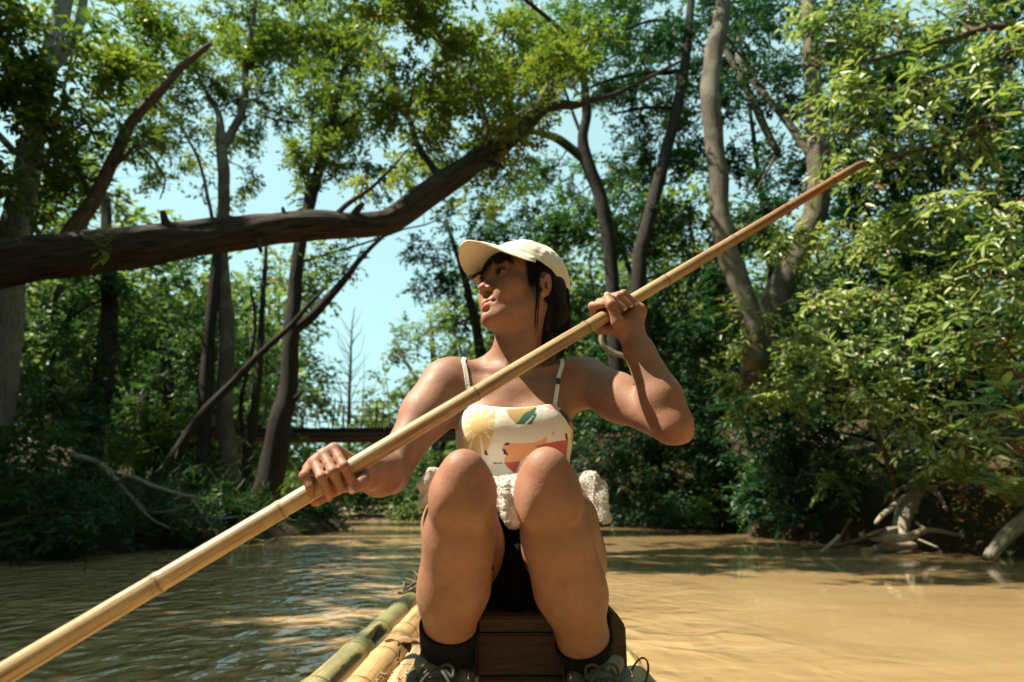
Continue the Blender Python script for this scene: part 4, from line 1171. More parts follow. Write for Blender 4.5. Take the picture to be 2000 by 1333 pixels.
# ferns, every frond a part
def frond(L, seed):
    r_ = random.Random(seed)
    V, F = [], []
    n = 16
    def spine(u):
        return Vector((0, L * u, 0.42 * L * math.sin(u * 2.0) - 0.55 * L * u * u * 0.75))
    for i in range(1, n):
        u = i / n
        p = spine(u); t = (spine(u + 0.02) - p).normalized()
        ll = 0.30 * L * math.sin(math.pi * (0.10 + 0.88 * u)) ** 0.9 * (1.1 - 0.6 * u)
        for s in (-1, 1):
            d = (Vector((s, 0.35, -0.18)) + Vector((0, r_.uniform(-.1, .1), r_.uniform(-.1, .1)))).normalized()
            w_ = L * 0.022
            o = len(V)
            V += [p - t * w_, p + d * ll * 0.5 - t * w_ * 0.9, p + d * ll, p + d * ll * 0.5 + t * w_ * 1.2, p + t * w_]
            F += [(o, o + 1, o + 3, o + 4), (o + 1, o + 2, o + 3)]
    Vt, Ft = tube_arrays([spine(i / 10) for i in range(11)], [L * 0.008 * (1 - 0.07 * i) for i in range(11)], 4)
    o = len(V)
    V += Vt; F += [tuple(q + o for q in f) for f in Ft]
    return mesh_py("frond", V, F, False)
fr_m = [tinted(frond(0.55, k), t) for k, t in enumerate((0.55, 0.75, 0.9))]
for lab, (px, py, Y), n, sc_, sd in (("bright fern with arching fronds over the driftwood at the right edge", (1985, 990, 4.6), 9, 0.85, 1), ("smaller fern above the driftwood roots", (1880, 950, 5.2), 8, 0.8, 2), ("fern hanging below the sunlit shrub on the right bank", (1800, 960, 5.6), 7, 0.6, 3)):
    r_ = random.Random(sd)
    root = empty("fern", tuple(at(px, py, Y))); tag(root, lab, "fern", "ferns of the right bank")
    for k in range(n):
        a = math.pi * (0.60 + 1.3 * k / n) + r_.uniform(-.15, .15)
        put_leaf(fr_m[k % 3], M_LEAF_C, at(px, py, Y), (math.cos(a), math.sin(a) * 0.7 , 0.35 + r_.uniform(-.2, .25)), (0, -0.3, 1), root, sc_ * r_.uniform(0.75, 1.1), "frond")

# driftwood and roots on the right bank
branch("driftwood_stump", "sunlit grey stump with roots gripping the right bank's foot",
       [[(1815, 905, 5.9, 0.03), (1800, 940, 5.8, 0.05), (1785, 975, 5.7, 0.065), (1765, 1010, 5.6, 0.07), (1762, 1040, 5.55, 0.06), (1765, 1065, 5.5, 0.05)],
        [(1785, 965, 5.7, 0.035), (1750, 985, 5.6, 0.028), (1725, 1005, 5.55, 0.022), (1710, 1025, 5.5, 0.016)], [(1790, 950, 5.75, 0.025), (1760, 955, 5.7, 0.016), (1745, 970, 5.6, 0.010)],
        [(1765, 1030, 5.6, 0.04), (1730, 1040, 5.5, 0.03), (1715, 1055, 5.45, 0.02)], [(1795, 940, 5.8, 0.03), (1830, 965, 5.7, 0.022), (1850, 1000, 5.6, 0.014)]], M_DRIFT, 90, "driftwood", "driftwood of the right bank")
branch("driftwood_log", "pale horizontal drift log lying at the waterline under the stump",
       [[(1700, 1052, 5.45, 0.022), (1735, 1052, 5.4, 0.036), (1775, 1053, 5.35, 0.034), (1815, 1035, 5.4, 0.022), (1855, 1040, 5.45, 0.018), (1880, 1047, 5.45, 0.010)], [(1810, 1036, 5.4, 0.018), (1790, 1020, 5.45, 0.012)]], M_DRIFT, 91, "driftwood", "driftwood of the right bank")
branch("driftwood_stub", "thick drift stub sticking half out of the water under the horizontal drift log",
       [[(1705, 1075, 5.5, 0.034), (1740, 1070, 5.48, 0.048), (1775, 1068, 5.46, 0.040), (1790, 1066, 5.46, 0.02)]], M_DRIFT, 97, "driftwood", "driftwood of the right bank")
branch("drift_branch", "dark forked drift branch reaching out over the water",
       [[(1572, 1072, 5.6, 0.012), (1615, 1068, 5.5, 0.018), (1660, 1060, 5.45, 0.020), (1700, 1045, 5.4, 0.022), (1730, 1035, 5.4, 0.018)], [(1635, 1065, 5.5, 0.014), (1648, 1040, 5.5, 0.012), (1664, 1016, 5.5, 0.008)]], M_BARK_BR, 92, "driftwood", "driftwood of the right bank")
branch("drift_stick", "pale short stick slanting into the water beside the dark drift branch",
       [[(1603, 1080, 5.25, 0.012), (1622, 1063, 5.3, 0.016), (1639, 1046, 5.35, 0.015)]], M_DRIFT, 93, "driftwood", "driftwood of the right bank")
branch("drift_stick", "thin pale stick lying below the drift log's right end",
       [[(1795, 1055, 5.2, 0.010), (1815, 1063, 5.15, 0.010), (1832, 1069, 5.1, 0.008)]], M_DRIFT, 94, "driftwood", "driftwood of the right bank")
branch("dipping_branch", "smooth grey bough dipping into the water at the right edge",
       [[(2060, 965, 4.6, 0.06), (2010, 1010, 4.6, 0.055), (1970, 1040, 4.6, 0.05), (1945, 1070, 4.62, 0.045), (1933, 1088, 4.65, 0.04)], [(1935, 1075, 4.64, 0.03), (1925, 1092, 4.62, 0.026)]], M_DRIFT, 95, "driftwood", "driftwood of the right bank")
branch("hanging_vine", "pale twisted vine hanging in the shade under the raised hand",
       [[(1180, 640, 7.6, 0.030), (1176, 672, 7.6, 0.034), (1196, 690, 7.6, 0.038), (1222, 700, 7.6, 0.032), (1246, 735, 7.7, 0.02)], [(1180, 640, 7.6, 0.02), (1196, 648, 7.6, 0.018), (1192, 664, 7.6, 0.012)]], M_DRIFT, 96, "vine")
# litter on the right bank
lit = Crown(99)
for k in range(22):
    px = lit.rs.uniform(1640, 2020); Y = lit.rs.uniform(4.7, 6.3)
    x = float(interp(np.array([Y]), BANK_R)[0]) + lit.rs.uniform(0.05, 1.2)
    z = float(ground_z(np.array([x]), np.array([Y]))[0])
    lit.blob((x, Y, z + 0.02), (0.35, 0.3, 0.05), 0.10, 0.05, 0.7, 5, 0.0, 0.0, dead=0.95)
lo = add("leaf_litter", lit.mesh("leaf_litter"), M_LEAF_B)
tag(lo, "dry brown leaf litter on the right bank", "leaf litter", kind="stuff")

# ------------------------------------------------------------------ the wood beyond, one mass
fw_ = Crown(120)
rsf = np.random.RandomState(8)
tw_ = Wood(120)
for k in range(250):
    a = rsf.uniform(-62, 62) if k < 120 else rsf.uniform(62, 298)
    d = rsf.uniform(20, 34) if k < 120 else rsf.uniform(9, 22)
    x, y = d * math.sin(R(a)), d * math.cos(R(a))
    if -22.5 < a < -9:
        hgt = rsf.uniform(0.5, 1.2)
    elif -9 <= a < -3:
        hgt = rsf.uniform(2.0, 4.0)
    else:
        hgt = rsf.uniform(5, 10.5)
    z0 = 1.2
    if k >= 120:  # unseen ring round the viewer, added to block the low sky
        hgt = rsf.uniform(6, 11)
        if abs(x) < 5: continue
    tw_.limb([(x, y, z0 - 1), (x + 0.3, y, z0 + hgt * 0.5), (x, y, z0 + hgt)], [0.14, 0.1, 0.04], 6, 2)
    for q in range(3):
        fw_.blob((x + rsf.uniform(-1.5, 1.5), y + rsf.uniform(-1, 1), z0 + hgt * (0.25 + 0.32 * q)), (rsf.uniform(1.3, 2.4), 1.6, hgt * 0.22 + 0.4), 0.36 if k < 120 else 0.55, 0.20 if k < 120 else 0.34, 1.15 if k < 120 else 0.75, 6, 0.3, rsf.uniform(-.1, .2))
wood_far = empty("far_wood", (0, 26, 0))
tag(wood_far, "hazy mass of trees closing the view behind the river", "wood", kind="stuff")
add("trunks", tw_.mesh("far_trunks"), M_BARK_DK, wood_far)["kind"] = "stuff"
add("leaves", fw_.mesh("far_leaves"), M_LEAF_F, wood_far)["kind"] = "stuff"

# ------------------------------------------------------------------ unseen tree on the left bank beside the camera, added to shade the water
tree_s = Wood(130)
tree_s.limb([(-6.2, 0.6, 0.3), (-6.1, 0.7, 2.0), (-5.9, 0.9, 3.6), (-5.7, 1.2, 5.2), (-5.5, 1.4, 6.4)], [0.22, 0.18, 0.15, 0.11, 0.05], 14, 6, 0.1, 0.03)
cs_ = Crown(130)
for c, r in (((-5.6, 1.3, 5.2), (1.0, 0.9, 0.5)), ((-5.2, 2.3, 5.6), (0.8, 0.8, 0.5)), ((-6.4, 2.6, 5.2), (1.1, 1.0, 0.6)), ((-5.4, 0.3, 5.3), (1.0, 1.0, 0.6)), ((-6.0, 3.8, 5.5), (1.0, 0.9, 0.5)), ((-7.0, 0.9, 5.2), (1.1, 1.1, 0.7)), ((-5.5, 3.2, 6.0), (0.8, 0.7, 0.4)), ((-7.2, 4.4, 5.4), (1.0, 1.0, 0.5)), ((-6.0, -1.2, 5.2), (1.3, 1.1, 0.7)), ((-6.6, 1.8, 5.9), (1.0, 0.9, 0.5)), ((-5.0, 1.6, 5.0), (0.6, 0.6, 0.35)), ((-7.4, 2.9, 5.6), (1.0, 1.0, 0.5)), ((-4.35, 1.55, 5.0), (0.33, 0.45, 0.2))):
    cs_.blob(c, r, 0.12, 0.065, 5.2, 9, 0.3)
    tree_s.reach(c, 0.02)
st_ = empty("shade_tree", (-6.2, 0.6, 0.3))
tag(st_, "unseen leafy tree left of the frame, added to shade the left water", "tree")
add("trunk", tree_s.mesh("shade_trunk"), M_BARK_GY, st_)
add("crown", cs_.mesh("shade_crown"), M_LEAF_A, st_)

# ------------------------------------------------------------------ unseen wood behind the camera, its canopy added to dim the skylight
cb = Crown(140)
wb = Wood(140)
rb_ = np.random.RandomState(14)
for k in range(14):
    sx = -1 if k % 2 else 1
    x0 = sx * rb_.uniform(4.8, 6.5); y0 = rb_.uniform(-9, -1.0)
    wb.limb([(x0, y0, 0.4), (x0 * 0.95, y0, 3), (x0 * 0.75, y0 + 0.3, 5.5), (x0 * 0.4, y0 + 0.5, 7)], [0.2, 0.16, 0.12, 0.05], 9, 4, 0.1, 0.04)
for k in range(60):
    x, y = rb_.uniform(-6.5, 6.5), rb_.uniform(-9.5, -0.9)
    z = rb_.uniform(3.6, 7.5) if abs(x) > 3 else rb_.uniform(4.6, 7.5)
    cb.blob((x, y, z), (1.3, 1.2, 0.7), 0.22, 0.11, 1.6, 7, 0.3)
back = empty("wood_behind", (0, -5, 0))
tag(back, "unseen wood along the river behind the viewer, added to dim the skylight", "wood", kind="stuff")
add("trunks", wb.mesh("back_trunks"), M_BARK_DK, back)["kind"] = "stuff"
add("leaves", cb.mesh("back_leaves"), M_LEAF_B, back)["kind"] = "stuff"

# ------------------------------------------------------------------ unseen boughs added above the picture to shade the far strip of water
ob = Crown(150)
wo = Wood(150)
wo.paths = [(at(1130, 100, 6.6), 0.05)]
for c, r in (((-2.9, 4.4, 5.9), (0.7, 0.45, 0.4)), ((-1.7, 4.3, 6.0), (0.8, 0.42, 0.4)), ((-0.5, 4.2, 6.1), (0.8, 0.40, 0.4)), ((-2.2, 5.3, 6.4), (0.9, 0.25, 0.4)), ((-0.9, 3.45, 6.0), (0.7, 0.16, 0.3)), ((0.2, 3.7, 6.1), (0.6, 0.30, 0.3))):
    ob.blob(c, r, 0.10, 0.05, 4.2, 9, 0.3)
    wo.reach(c, 0.02)
add("shade_bough", wo.mesh("shade_bough"), M_BARK_LOG, lt)
add("shade_leaves", ob.mesh("shade_leaves"), M_LEAF_A, lt)
# ================================================================== signed distance modelling
class Field:
    """dense signed distance field on a regular grid, filled shape by shape"""
    def __init__(self, lo, hi, res):
        self.lo = np.array(lo, np.float32)
        self.res = res
        self.n = np.ceil((np.array(hi) - np.array(lo)) / res).astype(int) + 1
        self.a = np.full(self.n, 1.0, np.float32)
    def sl(self, lo, hi):
        i0 = np.clip(np.floor((np.array(lo) - self.lo) / self.res).astype(int), 0, self.n)
        i1 = np.clip(np.ceil((np.array(hi) - self.lo) / self.res).astype(int) + 1, 0, self.n)
        return i0, i1
    def pts(self, i0, i1):
        ax = [(self.lo[k] + self.res * np.arange(i0[k], i1[k], dtype=np.float32)).astype(np.float32) for k in range(3)]
        return ax[0][:, None, None], ax[1][None, :, None], ax[2][None, None, :]
    def sub(self, lo, hi):
        i0, i1 = self.sl(lo, hi)
        f = Field.__new__(Field)
        f.lo = (self.lo + self.res * i0).astype(np.float32)
        f.res = self.res
        f.n = np.maximum(i1 - i0, 0)
        f.a = np.full(f.n, 1.0, np.float32)
        f.off = i0
        return f
    def op(self, prim, k=0.0, mode='u'):
        lo, hi, fn = prim
        pad = max(k, 0.0) + PAD
        i0, i1 = self.sl(np.array(lo) - pad, np.array(hi) + pad)
        if np.any(i1 <= i0):
            return
        d = fn(*self.pts(i0, i1)).astype(np.float32)
        s = tuple(slice(a, b) for a, b in zip(i0, i1))
        if mode == 'u':
            self.a[s] = smin(self.a[s], d, k)
        elif mode == 's':
            self.a[s] = -smin(-self.a[s], d, k)
    def merge(self, f, k):
        s = tuple(slice(a, a + b) for a, b in zip(f.off, f.n))
        self.a[s] = smin(self.a[s], f.a, k)

PAD = 0.03

def smin(a, b, k):
    if k <= 0:
        return np.minimum(a, b)
    h = np.maximum(k - np.abs(a - b), 0) / k
    return np.minimum(a, b) - h * h * (k * 0.25)

def cone(a, b, ra, rb):
    a = np.array(a, np.float32); b = np.array(b, np.float32)
    ab = b - a
    L2 = float(ab @ ab)
    r = max(ra, rb)
    lo = np.minimum(a, b) - r; hi = np.maximum(a, b) + r
    def fn(x, y, z):
        t = np.clip(((x - a[0]) * ab[0] + (y - a[1]) * ab[1] + (z - a[2]) * ab[2]) / L2, 0, 1)
        dx = x - (a[0] + t * ab[0]); dy = y - (a[1] + t * ab[1]); dz = z - (a[2] + t * ab[2])
        return np.sqrt(dx * dx + dy * dy + dz * dz) - (ra + (rb - ra) * t)
    return lo, hi, fn

def ell(c, r, M=None):
    c = np.array(c, np.float32); r = np.array(r, np.float32)
    A = np.eye(3, dtype=np.float32) if M is None else np.array(M, np.float32)   # columns = axes
    ext = np.sqrt((A ** 2) @ (r ** 2))
    def fn(x, y, z):
        X, Y, Z = x - c[0], y - c[1], z - c[2]
        q = [(X * A[0, k] + Y * A[1, k] + Z * A[2, k]) / r[k] for k in range(3)]
        k0 = np.sqrt(q[0] ** 2 + q[1] ** 2 + q[2] ** 2)
        k1 = np.sqrt((q[0] / r[0]) ** 2 + (q[1] / r[1]) ** 2 + (q[2] / r[2]) ** 2)
        return k0 * (k0 - 1) / np.maximum(k1, 1e-6)
    return c - ext, c + ext, fn

def chain(f, pts, rad, k):
    for i in range(len(pts) - 1):
        f.op(cone(pts[i], pts[i + 1], rad[i], rad[i + 1]), k)

def nets(f, name="skin"):
    """naive surface nets -> mesh"""
    a = f.a
    s = a < 0
    cnt = np.zeros(np.array(a.shape) - 1, np.uint8)
    for i in (0, 1):
        for j in (0, 1):
            for k in (0, 1):
                cnt += s[i:a.shape[0] - 1 + i, j:a.shape[1] - 1 + j, k:a.shape[2] - 1 + k]
    act = (cnt > 0) & (cnt < 8)
    del cnt
    idx = np.argwhere(act)
    num = np.full(act.shape, -1, np.int32)
    num[act] = np.arange(len(idx), dtype=np.int32)
    C = {}
    for i in (0, 1):
        for j in (0, 1):
            for k in (0, 1):
                C[i, j, k] = a[idx[:, 0] + i, idx[:, 1] + j, idx[:, 2] + k]
    P = np.zeros((len(idx), 3), np.float64)
    W = np.zeros(len(idx))
    keys = list(C)
    for p in keys:
        for ax in range(3):
            if p[ax] == 0:
                q = list(p); q[ax] = 1; q = tuple(q)
                da, db = C[p], C[q]
                m = (da < 0) != (db < 0)
                t = np.where(m, da / np.where(m, da - db, 1), 0)
                pos = np.zeros((len(idx), 3))
                for c in range(3):
                    pos[:, c] = p[c]
                pos[:, ax] += t
                P[m] += pos[m]
                W[m] += 1
    P /= W[:, None]
    V = (idx + P) * f.res + f.lo
    quads = []
    for ax in range(3):
        o = [0, 0, 0]; o[ax] = 1
        sa = s[:s.shape[0] - o[0], :s.shape[1] - o[1], :s.shape[2] - o[2]]
        sb = s[o[0]:, o[1]:, o[2]:]
        e = np.argwhere(sa != sb)
        b, c = [(1, 2), (2, 0), (0, 1)][ax]
        ok = (e[:, b] > 0) & (e[:, c] > 0)
        for d in (b, c):
            ok &= e[:, d] < act.shape[d]
        ok &= e[:, ax] < act.shape[ax]
        e = e[ok]
        flip = ~sa[e[:, 0], e[:, 1], e[:, 2]]
        def cell(db, dc):
            g = e.copy(); g[:, b] -= db; g[:, c] -= dc
            return num[g[:, 0], g[:, 1], g[:, 2]]
        q = np.stack([cell(1, 1), cell(0, 1), cell(0, 0), cell(1, 0)], 1)
        q[flip] = q[flip][:, ::-1]
        quads.append(q)
    Q = np.concatenate(quads)
    Q = Q[(Q >= 0).all(1)]
    return V, Q

def relax(V, Q, it=2, lam=0.5):
    """light Laplacian smoothing"""
    V = V.copy()
    E = np.concatenate([Q[:, [0, 1]], Q[:, [1, 2]], Q[:, [2, 3]], Q[:, [3, 0]]])
    deg = np.bincount(E.ravel(), minlength=len(V)).astype(float)
    for _ in range(it):
        S = np.zeros_like(V)
        for c in range(3):
            S[:, c] = np.bincount(E[:, 0], V[E[:, 1], c], len(V)) + np.bincount(E[:, 1], V[E[:, 0], c], len(V))
        V += lam * (S / np.maximum(deg, 1)[:, None] - V)
    return V

# ================================================================== the bamboo pole she holds
POLE_L = at(640, 941, 0.93)
POLE_R = at(1203, 606, 1.12)
AX = (POLE_R - POLE_L).normalized()

def pole_at_px(px):
    # point of the pole's line seen at photo column px
    u = (px - 1000) / FOC
    # x = u*t ; t = (Y*CP + (Z-CAM_Z)*SP) for the camera axis
    def f(s):
        p = POLE_L + AX * s
        t = p.y * CP + (p.z - CAM_Z) * SP
        return p.x - u * t
    lo, hi = -3.0, 3.0
    for _ in range(60):
        m = (lo + hi) / 2
        if f(m) < 0: lo = m
        else: hi = m
    return (lo + hi) / 2

# ================================================================== the woman: skeleton
RES = globals().get('RES_OVERRIDE', 0.0023)
ShL, ElL, WrL = at(871, 748, 1.275), at(760, 925, 1.165), at(694, 922, 0.995)
ShR, ElR, WrR = at(1146, 742, 1.275), at(1312, 828, 1.115), at(1230, 645, 1.13)
KnL, AnL = at(907, 952, 0.83), at(868, 1312, 0.985)
KnR, AnR = at(1066, 948, 0.83), at(1159, 1320, 0.985)
HipL, HipR = Vector((-0.090, 1.235, 0.33)), Vector((0.100, 1.235, 0.33))
V3 = Vector

# head frame: x = her left, -y = out of the face, z = up
HEAD_O = at(1018, 566, 1.255)
HEAD_M = Matrix.Rotation(R(-55), 3, 'Z') @ Matrix.Rotation(R(-9), 3, 'X') @ Matrix.Rotation(R(-3), 3, 'Y')
HA = np.array(HEAD_M)
def H(x, y, z):
    return HEAD_O + HEAD_M @ Vector((x, y, z))

body = Field((-0.375, 0.70, 0.12), (0.375, 1.43, 0.99), RES)

# ---- torso
def torso_into(f):
    f.op(ell((0.004, 1.275, 0.335), (0.165, 0.112, 0.10)), 0.0)
    f.op(ell((0.004, 1.285, 0.44), (0.112, 0.082, 0.13)), 0.05)
    f.op(ell((0.005, 1.29, 0.575), (0.122, 0.088, 0.13)), 0.04)
    f.op(ell((0.006, 1.293, 0.655), (0.135, 0.072, 0.062)), 0.04)
    for s in (-1, 1):
        f.op(ell((0.006 + s * 0.056, 1.226, 0.578), (0.052, 0.045, 0.052)), 0.035)     # bust
        f.op(cone((0.006 + s * 0.075, 1.275, 0.645), (0.006 + s * 0.125, 1.28, 0.675), 0.05, 0.042), 0.03)
        f.op(cone((0.01 + s * 0.02, 1.318, 0.745), (0.006 + s * 0.115, 1.30, 0.70), 0.032, 0.026), 0.035)  # trapezius
        f.op(cone((0.008 + s * 0.016, 1.236, 0.697), (0.006 + s * 0.115, 1.262, 0.716), 0.0085, 0.009), 0.016)  # collar bone
    nb, nt = V3((-0.004, 1.300, 0.685)), H(-0.008, 0.014, -0.075)
    f.op(cone(nb, nt, 0.056, 0.051), 0.03)
    f.op(cone(H(0.045, 0.03, -0.05), (0.012, 1.242, 0.702), 0.014, 0.010), 0.02)        # neck muscles
    f.op(cone(H(-0.045, 0.03, -0.05), (0.006, 1.242, 0.702), 0.014, 0.010), 0.02)
    f.op(ell((0.009, 1.228, 0.708), (0.011, 0.012, 0.011)), 0.014, 's')                 # notch above the breastbone
tor = body.sub((-0.24, 1.06, 0.19), (0.25, 1.43, 0.90))
torso_into(tor)
body.merge(tor, 0.0)

# ---- arms
def lerp(a, b, t):
    return Vector(a) * (1 - t) + Vector(b) * t

armL = body.sub((-0.37, 0.78, 0.33), (-0.04, 1.40, 0.82))
chain(armL, [ShL, lerp(ShL, ElL, 0.4), ElL], [0.050, 0.0455, 0.036], 0.03)
armL.op(cone(ShL + V3((0.0, -0.008, -0.01)), lerp(ShL, ElL, 0.35) + V3((-0.006, 0, 0)), 0.047, 0.038), 0.03)
chain(armL, [ElL, lerp(ElL, WrL, 0.3), lerp(ElL, WrL, 0.75), WrL], [0.0360, 0.0395, 0.0275, 0.0245], 0.02)
body.merge(armL, 0.045)

armR = body.sub((0.05, 0.95, 0.45), (0.375, 1.40, 0.90))
chain(armR, [ShR, lerp(ShR, ElR, 0.4) + V3((0, 0, -0.004)), ElR], [0.050, 0.0455, 0.037], 0.03)
armR.op(cone(ElR + V3((0.024, 0.002, -0.020)), ElR + V3((0.006, 0.004, 0.0)), 0.0135, 0.026), 0.016)
chain(armR, [ElR, lerp(ElR, WrR, 0.28) + V3((0.002, 0, 0.0)), lerp(ElR, WrR, 0.75), WrR], [0.038, 0.0405, 0.029, 0.0245], 0.012)
body.merge(armR, 0.045)

# ---- legs
def leg_into(f, hip, kn, an, side):
    back = V3((0, 0.6, -0.8)).normalized()           # behind the shin
    sh = (an - kn)
    O = lambda x, y, z: kn + V3((side * x, y, z))     # x > 0 = outer side of the leg
    mid = lerp(hip, kn, 0.55) + V3((side * 0.007, 0, 0))
    f.op(cone(hip, mid, 0.084, 0.057), 0.0)
    f.op(cone(mid, O(0.006, 0.03, -0.008), 0.057, 0.037), 0.02)
    f.op(cone(hip + V3((0, 0, -0.02)), lerp(hip, kn, 0.6) + V3((side * 0.014, 0.01, -0.015)), 0.076, 0.048), 0.03)
    f.op(ell(O(0.001, 0.004, -0.001), (0.039, 0.043, 0.049)), 0.015)
    f.op(ell(O(0.0, -0.023, 0.022), (0.0235, 0.0185, 0.025)), 0.024)             # kneecap
    f.op(ell(O(0.026, -0.006, -0.022), (0.019, 0.030, 0.030)), 0.018)
    f.op(ell(O(-0.021, -0.008, -0.026), (0.018, 0.030, 0.034)), 0.018)
    p = lambda t, o=0.0, s=0.0: kn + sh * t + back * o + V3((side * s, 0, 0))
    chain(f, [p(0.04), p(0.22, 0.004), p(0.5, 0.006), p(0.78), p(1.0)], [0.041, 0.0430, 0.0405, 0.0325, 0.031], 0.018)
    f.op(ell(p(0.15, -0.034), (0.013, 0.013, 0.022)), 0.018)                    # shin bump below the knee
    f.op(cone(p(0.2, -0.036, -0.004), p(0.85, -0.029, -0.002), 0.007, 0.006), 0.018)      # shin bone
    f.op(cone(p(0.17, 0.026, 0.013), p(0.5, 0.018, 0.013), 0.034, 0.039), 0.025)
    f.op(cone(p(0.18, 0.026, -0.007), p(0.46, 0.020, -0.009), 0.034, 0.038), 0.025)
    f.op(cone(p(0.6, 0.016), p(0.98, 0.018), 0.031, 0.019), 0.025)
    f.op(cone(an, an + V3((side * 0.006, -0.075, -0.055)), 0.034, 0.028), 0.02)

legL = body.sub((-0.20, 0.70, 0.10), (0.04, 1.38, 0.56))
leg_into(legL, HipL, KnL, AnL, -1)
legR = body.sub((-0.03, 0.70, 0.10), (0.22, 1.38, 0.56))
leg_into(legR, HipR, KnR, AnR, 1)
lower = body.sub((-0.24, 0.70, 0.10), (0.25, 1.43, 0.56))     # kept for shorts
def put(dst, src, k):
    o = src.off - dst.off
    s = tuple(slice(max(a, 0), max(a, 0) + b) for a, b in zip(o, src.n))
    sub = dst.a[s]
    cut = tuple(slice(0, q) for q in sub.shape)
    dst.a[s] = smin(sub, src.a[cut], k)
put(lower, legL, 0.0)
put(lower, legR, 0.006)
body.merge(legL, 0.02)
body.merge(legR, 0.006)

# ---- head
hd = body.sub(HEAD_O - V3((0.16, 0.16, 0.17)), HEAD_O + V3((0.16, 0.16, 0.16)))
def hop(c, r, k, mode='u', rot=None):
    A = HA if rot is None else HA @ np.array(rot)
    hd.op(ell(H(*c), r, A), k, mode)
def hcone(a, b, ra, rb, k, mode='u'):
    hd.op(cone(H(*a), H(*b), ra, rb), k, mode)
PAD = 0.02
hop((0, 0.014, 0.030), (0.0715, 0.092, 0.080), 0.0)                 # skull
hop((0, -0.022, 0.022), (0.062, 0.064, 0.060), 0.02)                # forehead
hop((0, -0.026, -0.042), (0.061, 0.057, 0.060), 0.025)              # face mass
hop((0, -0.036, -0.070), (0.043, 0.045, 0.034), 0.022)              # lower jaw
hop((0, -0.0685, -0.093), (0.019, 0.017, 0.0155), 0.018)             # chin
for s in (-1, 1):
    hcone((s * 0.056, 0.004, -0.056), (s * 0.022, -0.060, -0.093), 0.018, 0.014, 0.022)    # jaw line
    hop((s * 0.040, -0.054, -0.026), (0.024, 0.025, 0.022), 0.022)  # cheek
    hop((s * 0.030, -0.066, -0.045), (0.019, 0.016, 0.019), 0.016)  # front of the cheek
    hop((s * 0.032, -0.076, 0.019), (0.024, 0.010, 0.007), 0.012)   # brow
    hop((s * 0.031, -0.092, 0.001), (0.0185, 0.015, 0.0105), 0.012, 's')   # eye socket
hop((0, -0.0715, -0.066), (0.026, 0.0160, 0.021), 0.014)             # muzzle
hcone((0, -0.080, 0.008), (0, -0.0955, -0.028), 0.0065, 0.0085, 0.012)     # nose bridge
hop((0, -0.0995, -0.034), (0.0108, 0.0098, 0.0086), 0.006)          # nose tip
for s in (-1, 1):
    hop((s * 0.0132, -0.0895, -0.0365), (0.0078, 0.0098, 0.0075), 0.004)    # wings
    hop((s * 0.0068, -0.0945, -0.0435), (0.0042, 0.0055, 0.0046), 0.002, 's')   # nostrils
hop((0, -0.0885, -0.0515), (0.0035, 0.004, 0.007), 0.006, 's')       # philtrum
for s in (-1, 1):
    hop((s * 0.0085, -0.0835, -0.0620), (0.0125, 0.0062, 0.0044), 0.004, rot=Matrix.Rotation(R(s * 10), 3, 'Y'))   # upper lip
hop((0, -0.0825, -0.0725), (0.0165, 0.0066, 0.0050), 0.004)          # lower lip
hop((0, -0.0925, -0.0675), (0.021, 0.0095, 0.0012), 0.002, 's')      # mouth line
for s in (-1, 1):
    hop((s * 0.0235, -0.0805, -0.0672), (0.0035, 0.006, 0.0024), 0.004, 's')
hop((0, -0.086, -0.0835), (0.014, 0.006, 0.0045), 0.008, 's')        # under the lip
for s in (-1, 1):                                                    # eyelids
    hop((s * 0.0312, -0.0715, 0.0), (0.0155, 0.0140, 0.0128), 0.004)
    hop((s * 0.0325, -0.0850, -0.0010), (0.0138, 0.0078, 0.0054), 0.0015, 's', rot=Matrix.Rotation(R(-s * 5), 3, 'Y'))
for s in (-1, 1):                                                    # ears
    er = Matrix.Rotation(R(s * 22), 3, 'Z') @ Matrix.Rotation(R(-12), 3, 'X')
    hop((s * 0.0745, 0.016, -0.010), (0.0060, 0.0175, 0.0300), 0.004, rot=er)
    hop((s * 0.0820, 0.013, -0.008), (0.0052, 0.0120, 0.0210), 0.002, 's', rot=er)
    hop((s * 0.0770, 0.012, -0.014), (0.0060, 0.0075, 0.0105), 0.002, 's', rot=er)
    hcone((s * 0.0745, -0.003, -0.005), (s * 0.0735, -0.002, -0.018), 0.0045, 0.0050, 0.005)
    hcone((s * 0.0775, 0.014, 0.006), (s * 0.0765, 0.016, -0.016), 0.0022, 0.0026, 0.003)
    hop((s * 0.0725, 0.006, -0.038), (0.0048, 0.0085, 0.0085), 0.004)
body.merge(hd, 0.018)

# ---- hands
PAD = 0.014
def grip_frame(p):
    view = (Vector(p) - cam.location).normalized()
    n1 = -(view - AX * view.dot(AX)).normalized()      # towards the viewer
    n2 = n1.cross(AX).normalized()
    if n2.z < 0: n2 = -n2
    return n1, n2

nails = []        # (centre, normal, along, half length, half width)
def polar(p0, n1, n2, s, ang, r):
    return Vector(p0) + AX * s + (n1 * math.cos(R(ang)) + n2 * math.sin(R(ang))) * r

